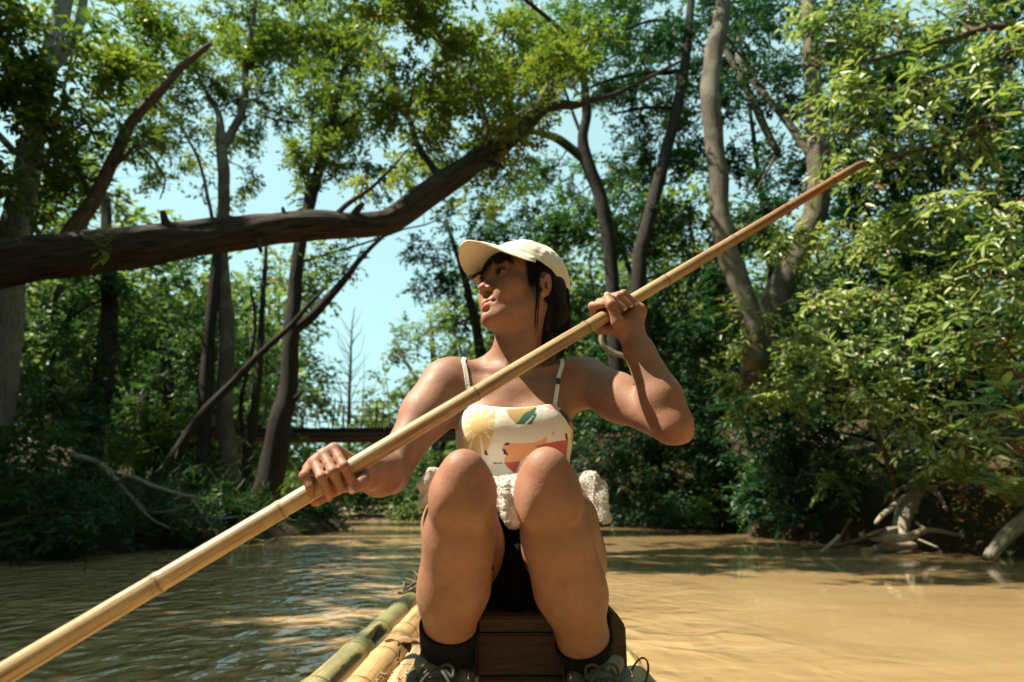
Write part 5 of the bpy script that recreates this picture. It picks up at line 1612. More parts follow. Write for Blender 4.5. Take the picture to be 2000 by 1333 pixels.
# her right hand (image left): knuckles above, fingers come over the front and under
n1, n2 = grip_frame(POLE_L)
hL = body.sub(POLE_L - V3((0.08, 0.09, 0.08)), POLE_L + V3((0.10, 0.12, 0.09)))
GL = POLE_L
mcpL = []
specL = [   # along the pole at the joints and knuckle, radius, polar angle and distance of knuckle / middle joint / end joint / tip
    (0.0255, 0.0315, 0.0077, (93, 0.0395), (14, 0.0310), (-46, 0.0245), (-105, 0.0230)),
    (0.0078, 0.0150, 0.0080, (96, 0.0400), (16, 0.0315), (-46, 0.0248), (-105, 0.0230)),
    (-0.0098, -0.0012, 0.0076, (98, 0.0375), (20, 0.0310), (-36, 0.0245), (-90, 0.0230)),
    (-0.0290, -0.0140, 0.0070, (104, 0.0330), (54, 0.0320), (16, 0.0255), (-18, 0.0225))]
for i, (s, sm, r, A1, A2, A3, A4) in enumerate(specL):
    mcp = polar(GL, n1, n2, sm, *A1)
    pip = polar(GL, n1, n2, s + 0.003, *A2)
    dip = polar(GL, n1, n2, s + 0.002, *A3)
    tip = polar(GL, n1, n2, s - 0.001, *A4)
    mcpL.append(mcp)
    fg = hL.sub(*[np.array(GL) + q for q in (-0.09, 0.09)])
    fg.op(cone(mcp, lerp(mcp, pip, 0.55), r * 1.12, r * 0.93), 0)
    fg.op(cone(lerp(mcp, pip, 0.55), pip, r * 0.93, r * 1.0), 0.004)
    fg.op(cone(pip, dip, r * 0.98, r * 0.86), 0.004)
    fg.op(cone(dip, tip, r * 0.86, r * 0.74), 0.004)
    hL.merge(fg, 0.0007)
palmL = hL.sub(*[np.array(GL) + q for q in (-0.12, 0.14)])
wl = WrL
for i in range(4):
    m = mcpL[i]
    palmL.op(cone(m, lerp(m, wl, 0.55) + V3((0, 0, -0.004)), 0.0092, 0.0135), 0.012)
palmL.op(cone(lerp(mcpL[1], wl, 0.4), wl, 0.017, 0.0255), 0.02)
palmL.op(cone(polar(GL, n1, n2, -0.025, -150, 0.030), lerp(polar(GL, n1, n2, 0.01, -165, 0.036), wl, 0.6), 0.011, 0.019), 0.015)   # heel of the hand
# thumb passes under the pole, its tip beside the fingers
th = [lerp(wl, GL, 0.25) + V3((0.006, 0, -0.008)), polar(GL, n1, n2, 0.056, -150, 0.030), polar(GL, n1, n2, 0.046, -72, 0.0285), polar(GL, n1, n2, 0.024, -60, 0.0330)]
palmL.op(cone(th[0], th[1], 0.018, 0.0125), 0.012)
tg = hL.sub(*[np.array(GL) + q for q in (-0.12, 0.14)])
chain(tg, th[1:], [0.0118, 0.0105, 0.0088], 0.004)
hL.merge(palmL, 0.004)
hL.merge(tg, 0.002)
nails.append((th[3] + n1 * 0.0075, n1, (th[3] - th[2]).normalized(), 0.0075, 0.0060))
body_s = slice
def merge_sub(dst, src, k):
    dst.merge(src, k)
body.merge(hL, 0.010)

# her left hand (image right): palm under and behind, fingertips come over to the front
n1, n2 = grip_frame(POLE_R)
GR = POLE_R
hR = body.sub(GR - V3((0.10, 0.08, 0.10)), GR + V3((0.10, 0.09, 0.08)))
specR = [(-0.0300, 0.0088), (-0.0120, 0.0090), (0.0050, 0.0086), (0.0200, 0.0078)]
mcpR = []
for i, (s, r) in enumerate(specR):
    mcp = polar(GR, n1, n2, s - 0.002, 205 - 3 * i, 0.041)
    pip = polar(GR, n1, n2, s - 0.002, 118, 0.0345 - 0.0012 * i)
    dip = polar(GR, n1, n2, s + 0.006, 52, 0.0265)
    tip = polar(GR, n1, n2, s + 0.013, -8 - 3 * i, 0.0235)
    mcpR.append(mcp)
    fg = hR.sub(*[np.array(GR) + q for q in (-0.09, 0.09)])
    chain(fg, [mcp, pip, dip, tip], [r * 1.1, r, r * 0.9, r * 0.78], 0.004)
    hR.merge(fg, 0.002)
    nd = (tip - polar(GR, n1, n2, s + 0.013, -8, 0)).normalized()
    nails.append((tip + nd * r * 0.66 + (dip - tip) * 0.05, nd, (tip - dip).normalized(), 0.0052, 0.0046))
palmR = hR.sub(*[np.array(GR) + q for q in (-0.12, 0.12)])
wr = WrR
palmR.op(cone(wr, polar(GR, n1, n2, 0.038, -66, 0.027), 0.0235, 0.0175), 0.01)          # heel, little finger side
palmR.op(cone(wr, polar(GR, n1, n2, -0.012, -80, 0.033), 0.0235, 0.0165), 0.012)         # ball of the thumb
palmR.op(cone(wr, polar(GR, n1, n2, 0.010, -85, 0.028), 0.023, 0.014), 0.012)
for i in range(4):
    palmR.op(cone(mcpR[i], polar(GR, n1, n2, specR[i][0] + 0.012, -118, 0.034), 0.010, 0.0125), 0.012)
thr = [polar(GR, n1, n2, -0.014, -78, 0.034), polar(GR, n1, n2, -0.030, -40, 0.0335), polar(GR, n1, n2, -0.024, 25, 0.0330), polar(GR, n1, n2, -0.013, 62, 0.0360)]
hR.merge(palmR, 0.005)
tg = hR.sub(*[np.array(GR) + q for q in (-0.12, 0.12)])
chain(tg, thr, [0.0155, 0.0118, 0.0098, 0.0080], 0.006)
hR.merge(tg, 0.0045)
td = (n1 * math.cos(R(40)) + n2 * math.sin(R(40)))
nails.append((thr[3] + td * 0.0066, td, (thr[3] - thr[2]).normalized(), 0.0066, 0.0056))
body.merge(hR, 0.010)
PAD = 0.03

# ---- mesh
BV, BQ = nets(body)
BV = relax(BV, BQ, 2, 0.4)
me = mesh_np("body", BV, BQ)
bvh_body = BVHTree.FromPolygons([tuple(v) for v in BV[::1]], [tuple(q) for q in BQ.tolist()]) if True else None

# local head coordinates of every vertex -> lips, brows
HL = (BV - np.array(HEAD_O)) @ HA
def g(c, r, w=0.35):
    q = ((HL - np.array(c)) / np.array(r))
    return np.clip((1.35 - np.sqrt((q ** 2).sum(1))) / w, 0, 1)
lip = np.maximum.reduce([g((0.0085, -0.090, -0.0628), (0.0135, 0.010, 0.0052)), g((-0.0085, -0.090, -0.0628), (0.0135, 0.010, 0.0052)), g((0, -0.090, -0.0735), (0.0175, 0.010, 0.0062))])
brow = np.maximum(g((0.034, -0.076, 0.0205), (0.021, 0.016, 0.0034)), g((-0.034, -0.076, 0.0205), (0.021, 0.016, 0.0034))) * 0.85
lash = np.maximum(g((0.0325, -0.083, 0.0038), (0.0150, 0.010, 0.0016)), g((-0.0325, -0.083, 0.0038), (0.0150, 0.010, 0.0016))) * 0.8
red = np.maximum.reduce([g((0.044, -0.058, -0.036), (0.034, 0.04, 0.034), 1.3), g((-0.044, -0.058, -0.036), (0.034, 0.04, 0.034), 1.3), g((0, -0.100, -0.034), (0.012, 0.012, 0.012)), g((0.076, 0.012, -0.012), (0.014, 0.026, 0.036)), g((-0.076, 0.012, -0.012), (0.014, 0.026, 0.036))])
for kp in (KnL, KnR):
    q = np.sqrt((((BV - np.array(kp + V3((0, -0.02, 0.02)))) / 0.05) ** 2).sum(1))
    red = np.maximum(red, 0.45 * np.clip(1.4 - q, 0, 1))
for kp in (ElR, GL, GR):
    q = np.sqrt((((BV - np.array(kp)) / 0.055) ** 2).sum(1))
    red = np.maximum(red, 0.6 * np.clip(1.5 - q, 0, 1))
vcol(me, "marks", np.stack([lip, np.maximum(brow, lash), red], 1))

def skin_mat():
    m = NT("skin")
    at_ = m.attr("marks")
    sep = m.n("SeparateColor"); m.l(at_, sep.inputs[0])
    n1_ = m.noise(9, 5, 0.6, m.coord())
    n2_ = m.noise(60, 4, 0.7, m.coord())
    n3_ = m.noise(230, 2, 0.5, m.coord())
    c = m.ramp(n1_, [(0.3, (0.255, 0.132, 0.086)), (0.7, (0.325, 0.175, 0.118))])
    c = m.mix(m.ramp(n2_, [(0.35, 0.0), (0.75, 0.55)]), c, (0.225, 0.103, 0.058))
    n4_ = m.noise(24, 4, 0.7, m.coord())
    c = m.mix(m.ramp(n4_, [(0.48, 0.0), (0.70, 0.5)]), c, (0.20, 0.088, 0.052))
    c = m.mix(m.ramp(n4_, [(0.28, 0.35), (0.42, 0.0)]), c, (0.42, 0.21, 0.145))
    c = m.mix(m.mix(1.0, sep.outputs[2], 0.26, 'MULTIPLY'), c, (0.50, 0.165, 0.105))
    # moles
    vo = m.n("TexVoronoi"); vo.inputs["Scale"].default_value = 11
    m.l(m.coord(), vo.inputs["Vector"])
    mole = m.ramp(vo.outputs["Distance"], [(0.012, 0.7), (0.03, 0.0)])
    c = m.mix(mole, c, (0.10, 0.04, 0.022))
    c = m.mix(sep.outputs[0], c, (0.40, 0.150, 0.110))
    c = m.mix(sep.outputs[1], c, (0.018, 0.011, 0.008))
    m.col(c)
    m.set(Roughness=0.42, Subsurface_Weight=0.12, Subsurface_Scale=0.012, Specular_IOR_Level=0.28)
    m.b.inputs["Subsurface Radius"].default_value = (1.0, 0.35, 0.2)
    m.l(m.ramp(n2_, [(0.3, 0.50), (0.8, 0.66)]), m.b.inputs["Roughness"])
    pore = m.noise(900, 2, 0.5, m.coord())
    m.nrm(m.bump(pore, 0.16, 0.0006, m.bump(n3_, 0.24, 0.0018, m.bump(n2_, 0.16, 0.004))))
    return m.m
M_SKIN = skin_mat()

person = empty("person", (0.0, 1.27, 0.245))
tag(person, "person in cream cap and printed camisole seated on the raft gripping a bamboo pole", "person")
body_o = add("body", me, M_SKIN, person)
# ================================================================== eyes, nails, earring
def hl_mesh(V, F, name, sm=True):
    return mesh_py(name, [H(*v) for v in V], F, sm)

def eye_mat():
    m = NT("eye")
    at_ = m.attr("iris")
    m.col(at_)
    m.set(Roughness=0.08, Specular_IOR_Level=0.5)
    return m.m
M_EYE = eye_mat()
gaze = Vector((-0.02, -1, 0.14)).normalized()
for s in (-1, 1):
    c = Vector((s * 0.0312, -0.0710, 0.0))
    V, F, col = [], [], []
    nu, nv = 24, 16
    for j in range(nv + 1):
        for i in range(nu):
            th = math.pi * j / nv; ph = 2 * math.pi * i / nu
            d = Vector((math.sin(th) * math.cos(ph), math.cos(th), math.sin(th) * math.sin(ph)))
            d = Vector((0, 1, 0)).rotation_difference(gaze) @ d
            V.append(c + d * 0.0122)
            a = d.angle(gaze)
            col.append((0.003, 0.003, 0.003) if a < 0.2 else (0.030, 0.014, 0.006) if a < 0.66 else (0.66, 0.62, 0.58))
    for j in range(nv):
        for i in range(nu):
            F.append((j * nu + i, j * nu + (i + 1) % nu, (j + 1) * nu + (i + 1) % nu, (j + 1) * nu + i))
    e = hl_mesh(V, F, "eye")
    vcol(e, "iris", np.array(col))
    add("eye", e, M_EYE, person)

m = NT("fingernail"); m.set(Base_Color=(0.62, 0.42, 0.36, 1), Roughness=0.22)
M_NAIL = m.m
for c, nrm, al, hl_, hw in nails:
    side = nrm.cross(al).normalized(); nrm2 = al.cross(side).normalized()
    if nrm2.dot(nrm) < 0: nrm2 = -nrm2
    V, F = [], []
    nn = 6
    for i in range(nn + 1):
        for j in range(nn + 1):
            u = -1 + 2 * i / nn; v = -1 + 2 * j / nn
            w = math.sqrt(max(0, 1 - abs(u) ** 4)) * 0.9 + 0.1
            V.append(c + al * (u * hl_) + side * (v * hw * w) + nrm2 * (0.0016 * (1 - v * v) - 0.0010 - 0.0008 * u * u))
    for i in range(nn):
        for j in range(nn):
            F.append((i * (nn + 1) + j, (i + 1) * (nn + 1) + j, (i + 1) * (nn + 1) + j + 1, i * (nn + 1) + j + 1))
    add("fingernail", mesh_py("fingernail", V, F, True), M_NAIL, person)

m = NT("silver"); m.set(Base_Color=(0.9, 0.9, 0.88, 1), Metallic=1.0, Roughness=0.15)
mb = bmesh.new(); bmesh.ops.create_icosphere(mb, subdivisions=2, radius=0.0022)
bmesh.ops.translate(mb, verts=mb.verts, vec=H(0.0775, 0.004, -0.039))
em = bpy.data.meshes.new("earring"); mb.to_mesh(em); mb.free(); smooth(em)
add("earring", em, m.m, person)

# ================================================================== hair
def hair_mat():
    m = NT("hair")
    n = m.noise(35, 3, 0.6, m.coord((1, 1, 0.25)))
    m.col(m.ramp(n, [(0.3, (0.006, 0.005, 0.005)), (0.8, (0.022, 0.016, 0.013))]))
    m.set(Roughness=0.55, Specular_IOR_Level=0.14)
    m.nrm(m.bump(n, 0.8, 0.004))
    return m.m
M_HAIR = hair_mat()
hf = Field(HEAD_O - V3((0.14, 0.14, 0.20)), HEAD_O + V3((0.16, 0.18, 0.13)), 0.0026)
hf.off = np.zeros(3, int)
hf.op(ell(H(0, 0.018, 0.028), (0.0745, 0.093, 0.078), HA), 0)
hf.op(cone(H(0.052, 0.050, 0.0), H(0.040, 0.060, -0.075), 0.030, 0.026), 0.02)
hf.op(cone(H(-0.045, 0.055, 0.0), H(-0.03, 0.065, -0.07), 0.030, 0.026), 0.02)
hf.op(cone(H(0.0, 0.085, -0.01), V3((0.045, 1.362, 0.760)), 0.040, 0.014), 0.03)
hf.op(cone(H(0.035, 0.075, -0.05), V3((0.078, 1.360, 0.765)), 0.026, 0.006), 0.03)
hf.op(ell(H(0.0, -0.075, -0.035), (0.085, 0.065, 0.080), HA), 0.006, 's')      # the face stays free
hf.op(ell(H(0.0, -0.02, -0.10), (0.075, 0.055, 0.065), HA), 0.006, 's')
hf.op(ell(H(0.080, 0.012, -0.012), (0.024, 0.022, 0.034), HA), 0.004, 's')      # and the ears
hf.op(ell(H(-0.080, 0.012, -0.012), (0.024, 0.022, 0.034), HA), 0.004, 's')
hv, hq = nets(hf)
hv = relax(hv, hq, 2, 0.5)
hair = add("hair", mesh_np("hair", hv, hq), M_HAIR, person)

rng = random.Random(11)
def strand(mbld, pts, w):
    pts = spline([tuple(p) for p in pts], 4)
    n = len(pts)
    mbld.tube([Vector(p) for p in pts], [w * (1 - 0.85 * (i / (n - 1)) ** 1.5) for i in range(n)], 4, False)
for s in (-1, 1):                          # lashes along the upper lids, finer along the lower
    lz = MB()
    arc = [(0.0185, -0.0795, -0.0012), (0.0235, -0.0842, 0.0032), (0.0310, -0.0862, 0.0050), (0.0385, -0.0835, 0.0040), (0.0455, -0.0765, 0.0002)]
    pts_ = [H(s * a, b, c) for a, b, c in arc]
    lz.tube([Vector(p) for p in spline([tuple(p) for p in pts_], 5)], 0.0010, 5)
    for k in range(14):
        u_ = k / 13 * 3.999
        i_ = int(u_); f_ = u_ - i_
        a, b, c = [arc[i_][q] * (1 - f_) + arc[i_ + 1][q] * f_ for q in range(3)]
        lz.tube([H(s * a, b, c), H(s * (a + 0.001), b - 0.004, c + 0.001), H(s * (a + 0.003), b - 0.006, c + 0.0035)], [0.0004, 0.0003, 0.0001], 4, False)
    arc2 = [(0.0205, -0.0795, -0.0028), (0.0310, -0.0838, -0.0062), (0.0420, -0.0785, -0.0040)]
    lz.tube([Vector(p) for p in spline([tuple(H(s * a, b, c)) for a, b, c in arc2], 5)], 0.00045, 4)
    lz.build("eyelashes", M_HAIR, person)
hs = MB()
for i in range(150):                       # fringe, swept to her right
    x0 = rng.uniform(-0.060, 0.052)
    a0 = x0 / 0.072
    y0 = -0.078 + 0.055 * a0 * a0
    L = rng.uniform(0.7, 1.1)
    sw = rng.uniform(-0.006, 0.010) + (-0.012 if x0 < 0.012 else 0.014)
    z1 = 0.052 - 0.040 * L - (0.012 if abs(x0) > 0.03 else 0.0)
    hs_p = [H(x0, y0, 0.062), H(x0 + 0.3 * sw, y0 - 0.014, 0.040), H(x0 + 0.7 * sw, y0 - 0.016, 0.024), H(x0 + 1.3 * sw, y0 - 0.012 - rng.uniform(-.002, .008), z1)]
    strand(hs, hs_p, rng.uniform(0.0006, 0.0014))
for i in range(26):                        # wisps past the brow on the far side
    x0 = rng.uniform(-0.066, -0.035)
    hs_p = [H(x0, -0.055, 0.058), H(x0 - 0.004, -0.078, 0.036), H(x0 - 0.002, -0.094, 0.018 + rng.uniform(-.006, .006)), H(x0 - 0.002, -0.112 - rng.uniform(0, .012), 0.000 + rng.uniform(-.010, .008))]
    strand(hs, hs_p, rng.uniform(0.0006, 0.0013))
for i in range(130):                       # temple, in front of the ear
    x0 = 0.0665 + rng.uniform(-0.002, 0.006)
    y0 = rng.uniform(-0.050, 0.000)
    e = rng.uniform(0.3, 1.0)
    hs_p = [H(x0 - 0.016, y0 + 0.012, 0.052), H(x0 + 0.002, y0 + 0.006, 0.034), H(x0 + 0.004, y0 * 0.7 - 0.002, 0.012 - 0.014 * e), H(x0 + 0.002 + 0.002 * e, y0 * 0.45 - 0.008, -0.008 - 0.026 * e)]
    strand(hs, hs_p, rng.uniform(0.0006, 0.0013))
for i in range(90):                        # wisps from under the cap onto the cheek
    y0 = rng.uniform(-0.066, -0.018); e = rng.uniform(0.2, 1.0)
    x0 = 0.0735 * math.sqrt(max(0.05, 1 - ((y0 - 0.01) / 0.098) ** 2))
    hs_p = [H(x0 * 0.86, y0 + 0.012, 0.052), H(x0 * 0.985, y0 + 0.004, 0.030), H(x0 * 0.995 + 0.002, y0 + 0.008, 0.012 - 0.006 * e), H(x0 * 0.985 + 0.002, y0 + 0.016 + 0.010 * e, 0.000 - 0.024 * e)]
    strand(hs, hs_p, rng.uniform(0.0005, 0.0010))
for i in range(16):                        # long loose locks before the ear
    x0 = 0.0715 + rng.uniform(-0.001, 0.003); y0 = -0.010 + rng.uniform(-0.004, 0.005)
    L = rng.uniform(0.5, 1.0)
    hs_p = [H(x0 - 0.002, y0 - 0.006, 0.03), H(x0 + 0.003, y0, -0.01), H(x0 + 0.004, y0 + 0.003, -0.045), H(x0 - 0.004, y0 + 0.010, -0.065 - 0.035 * L), H(x0 - 0.012, y0 + 0.020, -0.075 - 0.065 * L)]
    strand(hs, hs_p, rng.uniform(0.0006, 0.0011))
for i in range(230):                       # back hair falling behind the neck
    a = rng.uniform(0, 1); b = rng.uniform(-0.4, 1)
    p0 = H(0.064 - 0.03 * a, 0.045 + 0.05 * a, 0.005)
    p3 = V3((0.050 + 0.066 * b, 1.345 + rng.uniform(-0.02, 0.03), 0.752 + rng.uniform(-0.04, 0.05) + 0.02 * max(0, b)))
    p1 = lerp(p0, p3, 0.4) + V3((0.016, 0.012, 0.004)) + V3((rng.uniform(-.006, .01), rng.uniform(-.006, .006), 0))
    p2 = lerp(p0, p3, 0.75) + V3((0.014, 0.006, -0.002)) + V3((rng.uniform(-.006, .012), rng.uniform(-.006, .006), 0))
    strand(hs, [p0, p1, p2, p3], rng.uniform(0.0008, 0.0018))
for i in range(260):                       # strands over the back of the head
    a = rng.uniform(0.15, 1.5); z0 = rng.uniform(-0.03, 0.03)
    pr = [H(0.0765 * math.cos(a), 0.018 + 0.096 * math.sin(a), z0), H(0.079 * math.cos(a + .06), 0.02 + 0.104 * math.sin(a + .06), z0 - 0.03), H(0.070 * math.cos(a + .1), 0.022 + 0.104 * math.sin(a + .1), z0 - 0.065), H(0.058 * math.cos(a), 0.03 + 0.092 * math.sin(a), z0 - 0.10 - rng.uniform(0, .03))]
    strand(hs, pr, rng.uniform(0.0008, 0.0020))
hs.build("hair_strands", M_HAIR, person)

# ================================================================== cap
def fabric(name, c1, c2, scale=900, rough=0.85, weave=0.25, sheen=0.2):
    m = NT(name)
    n = m.noise(14, 5, 0.65, m.coord())
    f = m.noise(scale, 2, 0.5, m.coord())
    c = m.ramp(n, [(0.3, c1), (0.72, c2)])
    c = m.mix(m.ramp(f, [(0.35, 0.22), (0.6, 0.0)]), c, tuple(0.6 * q for q in c1))
    m.col(c)
    m.set(Roughness=rough, Specular_IOR_Level=0.2, Sheen_Weight=sheen)
    m.nrm(m.bump(f, weave, 0.0012, m.bump(n, 0.12, 0.01)))
    return m.m
M_CAP = fabric("cap_cotton", (0.72, 0.63, 0.48), (0.82, 0.74, 0.60))
CAPC = Vector((0, 0.016, 0.034))
CR = (0.0815, 0.1045, 0.088)
def cap_base(th):
    # th = 0 at the face, grows to her left
    f = math.cos(th)
    z = 0.030 + 0.026 * f if f > 0 else 0.030 + 0.050 * f
    back = abs(abs(th) - math.pi)
    if back < 0.34:
        z += 0.030 * math.cos(back / 0.34 * math.pi / 2) ** 0.8
    return z
def cap_pt(th, s, off=0.0):
    zb = cap_base(th)
    sb = max(-0.95, min(0.95, (zb - CAPC.z) / CR[2]))
    p0 = math.asin(sb)
    ph = p0 + (math.pi / 2 - p0) * s
    seam = 0.0
    for q in range(6):
        d = (th - (R(30) + q * R(60)) + math.pi) % (2 * math.pi) - math.pi
        dd = abs(d * math.cos(ph))
        seam = max(seam, math.exp(-(dd / 0.016) ** 2))
    p = Vector((math.cos(ph) * math.sin(th), -math.cos(ph) * math.cos(th), math.sin(ph)))
    w = mnoise.noise(p * 3.1 + Vector((7, 1, 3))) * 0.0040 * (0.3 + 0.7 * s) + mnoise.noise(p * 7 + Vector((2, 5, 1))) * 0.0014
    band = 0.0013 * math.exp(-((s - 0.15) / 0.014) ** 2)
    r = 1 + (off + w - 0.0020 * seam - band) / 0.09
    if math.sin(ph) < 0:
        r *= 1 - 0.10 * math.sin(ph) ** 2
    flat = 1 - 0.05 * max(0, math.sin(ph)) ** 3
    return Vector((p.x * CR[0] * r, p.y * CR[1] * r, p.z * CR[2] * r * flat)) + CAPC
nt_, ns_ = 360, 44
V, F = [], []
for j in range(ns_ + 1):
    for i in range(nt_):
        V.append(cap_pt(-math.pi + 2 * math.pi * i / nt_, min(0.999, j / ns_)))
for j in range(ns_):
    for i in range(nt_):
        i2 = (i + 1) % nt_
        F.append((j * nt_ + i, j * nt_ + i2, (j + 1) * nt_ + i2, (j + 1) * nt_ + i))
cap = add("cap", hl_mesh(V, F, "cap"), M_CAP, person)
sm_ = cap.modifiers.new("thick", 'SOLIDIFY'); sm_.thickness = 0.0022; sm_.offset = -1
cap["label"] = "cream cotton baseball cap with curved peak"
# peak
V, F = [], []
na, nb_ = 40, 14
top_n = (na + 1) * (nb_ + 1)
def peak(a, b, t):
    th = a * R(70)
    p = cap_pt(th, 0.02, -0.0005)
    Lp = 0.078 * math.sqrt(max(0.0, 1 - 0.985 * abs(a) ** 2.4))
    q = p + Vector((a * 0.012 * b, -Lp * b, 0))
    q.z += -0.006 * b - 0.010 * b * b - 0.252 * (abs(q.x) ** 2) / 0.08 * b * (Lp / 0.078) + 0.012 * b * (1 - abs(a)) 
    st = 0.0
    for k in (0.28, 0.5, 0.72, 0.93):
        st += math.exp(-((b - k) / 0.018) ** 2)
    q.z += t + (-0.0006 * st if t > 0 else 0.0006 * st)
    return q
for t in (0.0014, -0.0014):
    for j in range(nb_ + 1):
        for i in range(na + 1):
            V.append(peak(-1 + 2 * i / na, j / nb_, t))
for L_ in (0, 1):
    o = L_ * top_n
    for j in range(nb_):
        for i in range(na):
            q = (o + j * (na + 1) + i, o + j * (na + 1) + i + 1, o + (j + 1) * (na + 1) + i + 1, o + (j + 1) * (na + 1) + i)
            F.append(q if L_ else q[::-1])
for i in range(na):
    a = nb_ * (na + 1) + i
    F.append((a, a + 1, top_n + a + 1, top_n + a))
for j in range(nb_):
    for e in (0, na):
        a = j * (na + 1) + e; b = (j + 1) * (na + 1) + e
        F.append((a, b, top_n + b, top_n + a))
pk = hl_mesh(V, F, "peak")
o_ = bpy.data.objects.new("peak", pk); pk.materials.append(M_CAP); link(o_)
o_.parent = cap
bt = bmesh.new(); bmesh.ops.create_uvsphere(bt, u_segments=12, v_segments=8, radius=0.006)
for v in bt.verts: v.co.z *= 0.5
tp = cap_pt(0, 0.999)
for v in bt.verts: v.co = H(*(Vector(v.co) + tp))
bm_ = bpy.data.meshes.new("button"); bt.to_mesh(bm_); bt.free(); smooth(bm_)
bm_.materials.append(M_CAP)
bo = link(bpy.data.objects.new("button", bm_)); bo.parent = cap
# closing strap at the back
st = MB()
pts = [H(*(cap_pt(math.pi - 0.42 + 0.84 * k / 10 if math.pi - 0.42 + 0.84 * k / 10 <= math.pi else -math.pi + (math.pi - 0.42 + 0.84 * k / 10 - math.pi), 0.0) * 1.0)) for k in range(11)]
pts = [Vector((p.x, p.y, pts[0].z * (1 - k / 10) + pts[-1].z * k / 10 - 0.001)) for k, p in enumerate(pts)]
st.tube(pts, 0.0045, 6)
so_ = st.build("back_strap", M_CAP); so_.parent = cap

# ================================================================== camisole
tf = Field((-0.175, 1.12, 0.36), (0.185, 1.43, 0.70), 0.0020)
tf.off = np.zeros(3, int)
torso_into(tf)
tf.op(ell((0.006, 1.218, 0.575), (0.075, 0.045, 0.055)), 0.03)
X_, Y_, Z_ = tf.pts(np.zeros(3, int), tf.n)
tf.a -= 0.0055
ax_ = np.abs(X_ - 0.003)
zn = np.where(ax_ < 0.084, 0.613 + 0.013 * (ax_ / 0.084) ** 2, 0.626 - (ax_ - 0.084) * 0.85)
zn = np.where(Y_ > 1.31, 0.590, zn)
fold = 0.0022 * np.sin(38 * X_ + 26 * Z_ + 1.3 * np.sin(31 * Z_)) + 0.0016 * np.sin(75 * X_ - 52 * Z_ + 2.0 * np.sin(22 * X_))
lowfold = np.clip((0.56 - Z_) / 0.08, 0.15, 1.6)
tf.a += (fold * lowfold).astype(np.float32)
tf.a = np.maximum(tf.a, (Z_ - zn).astype(np.float32))
tf.a = np.maximum(tf.a, (0.395 - Z_).astype(np.float32) + 0 * tf.a)
tv, tq = nets(tf)
tv = relax(tv, tq, 1, 0.3)
tme = mesh_np("camisole", tv, tq)
def inpoly(x, z, poly):
    r = np.zeros(len(x), bool)
    n = len(poly)
    for i in range(n):
        x1, z1 = poly[i]; x2, z2 = poly[(i + 1) % n]
        c = ((z1 > z) != (z2 > z)) & (x < (x2 - x1) * (z - z1) / ((z2 - z1) if z2 != z1 else 1e-9) + x1)
        r ^= c
    return r
def cz(x, y):       # sketch units of the print -> (x, z) of the cloth
    p = at(780 + x / 3.507, 660 + y / 3.507, 1.178)
    return (p.x, p.z)
px_, pz_, py_ = tv[:, 0], tv[:, 2], tv[:, 1]
tc = np.tile(np.array([0.80, 0.76, 0.70]), (len(tv), 1))
front = py_ < 1.29
YEL, OCH, GRN, NAVY, ORG, RED, PINK, BLU, MAU = (0.70, 0.49, 0.22), (0.50, 0.33, 0.12), (0.035, 0.13, 0.085), (0.010, 0.028, 0.06), (0.80, 0.36, 0.17), (0.52, 0.10, 0.085), (0.74, 0.42, 0.36), (0.48, 0.66, 0.70), (0.55, 0.44, 0.42)
polys = [
    (BLU, [(380, 590), (480, 470), (490, 505), (400, 620)]),
    (MAU, [(330, 610), (440, 560), (435, 760), (330, 900)]),
    (YEL, [(488, 470), (660, 490), (657, 560), (637, 690), (590, 800), (500, 860), (390, 850), (415, 720), (440, 640), (445, 560)]),
    (OCH, [(728, 495), (945, 470), (930, 510), (850, 585), (800, 598), (750, 545)]),
    (GRN, [(798, 600), (850, 525), (945, 470), (925, 528), (850, 602)]),
    (GRN, [(870, 600), (905, 560), (935, 512), (938, 540), (905, 598)]),
    (ORG, [(703, 748), (740, 726), (930, 720), (1012, 678), (1006, 722), (960, 750), (880, 800), (815, 860), (715, 848), (728, 800)]),
    (RED, [(925, 742), (1040, 715), (1168, 688), (1168, 800), (1130, 850), (1020, 800)]),
    (RED, [(715, 850), (830, 842), (800, 930), (745, 890)]),
    (NAVY, [(712, 738), (738, 716), (760, 734)]),
    (NAVY, [(703, 758), (725, 765), (748, 803), (715, 797)]),
    (NAVY, [(1138, 645), (1156, 645), (1168, 690), (1148, 690)]),
    (NAVY, [(572, 792), (592, 762), (608, 806)]),
    (NAVY, [(1092, 490), (1120, 476), (1195, 540), (1200, 612), (1165, 580), (1140, 545)]),
    (RED, [(1175, 560), (1240, 560), (1240, 600), (1185, 600)]),
    (PINK, [(985, 468), (1060, 430), (1120, 478), (1065, 497)]),
    (PINK, [(1045, 650), (1058, 640), (1060, 668), (1050, 670)]),
    (NAVY, [(640, 850), (705, 850), (705, 858), (640, 858)]),
    (OCH, [(1195, 620), (1240, 610), (1235, 700), (1200, 690)]),
]
for c, poly in polys:
    m_ = inpoly(px_, pz_, [cz(*q) for q in poly]) & front
    tc[m_] = c
sc_ = cz(545, 600)
ang = np.arctan2(pz_ - sc_[1], px_ - sc_[0]); rr = np.hypot(pz_ - sc_[1], px_ - sc_[0])
m_ = inpoly(px_, pz_, [cz(*q) for q in polys[2][1]]) & front & (rr > 0.019) & (np.abs((ang * 11 / (2 * math.pi)) % 1 - 0.5) < 0.10)
tc[m_] = (0.82, 0.77, 0.66)
bk = ~front
rs = np.random.RandomState(4)
for q in range(14):
    bx, bz = rs.uniform(-0.12, 0.12), rs.uniform(0.40, 0.60)
    m_ = bk & (np.hypot(px_ - bx, (pz_ - bz) * 1.3) < rs.uniform(0.012, 0.03))
    tc[m_] = [ORG, RED, GRN, YEL, NAVY][q % 5]
vcol(tme, "print", tc)
m = NT("camisole_print")
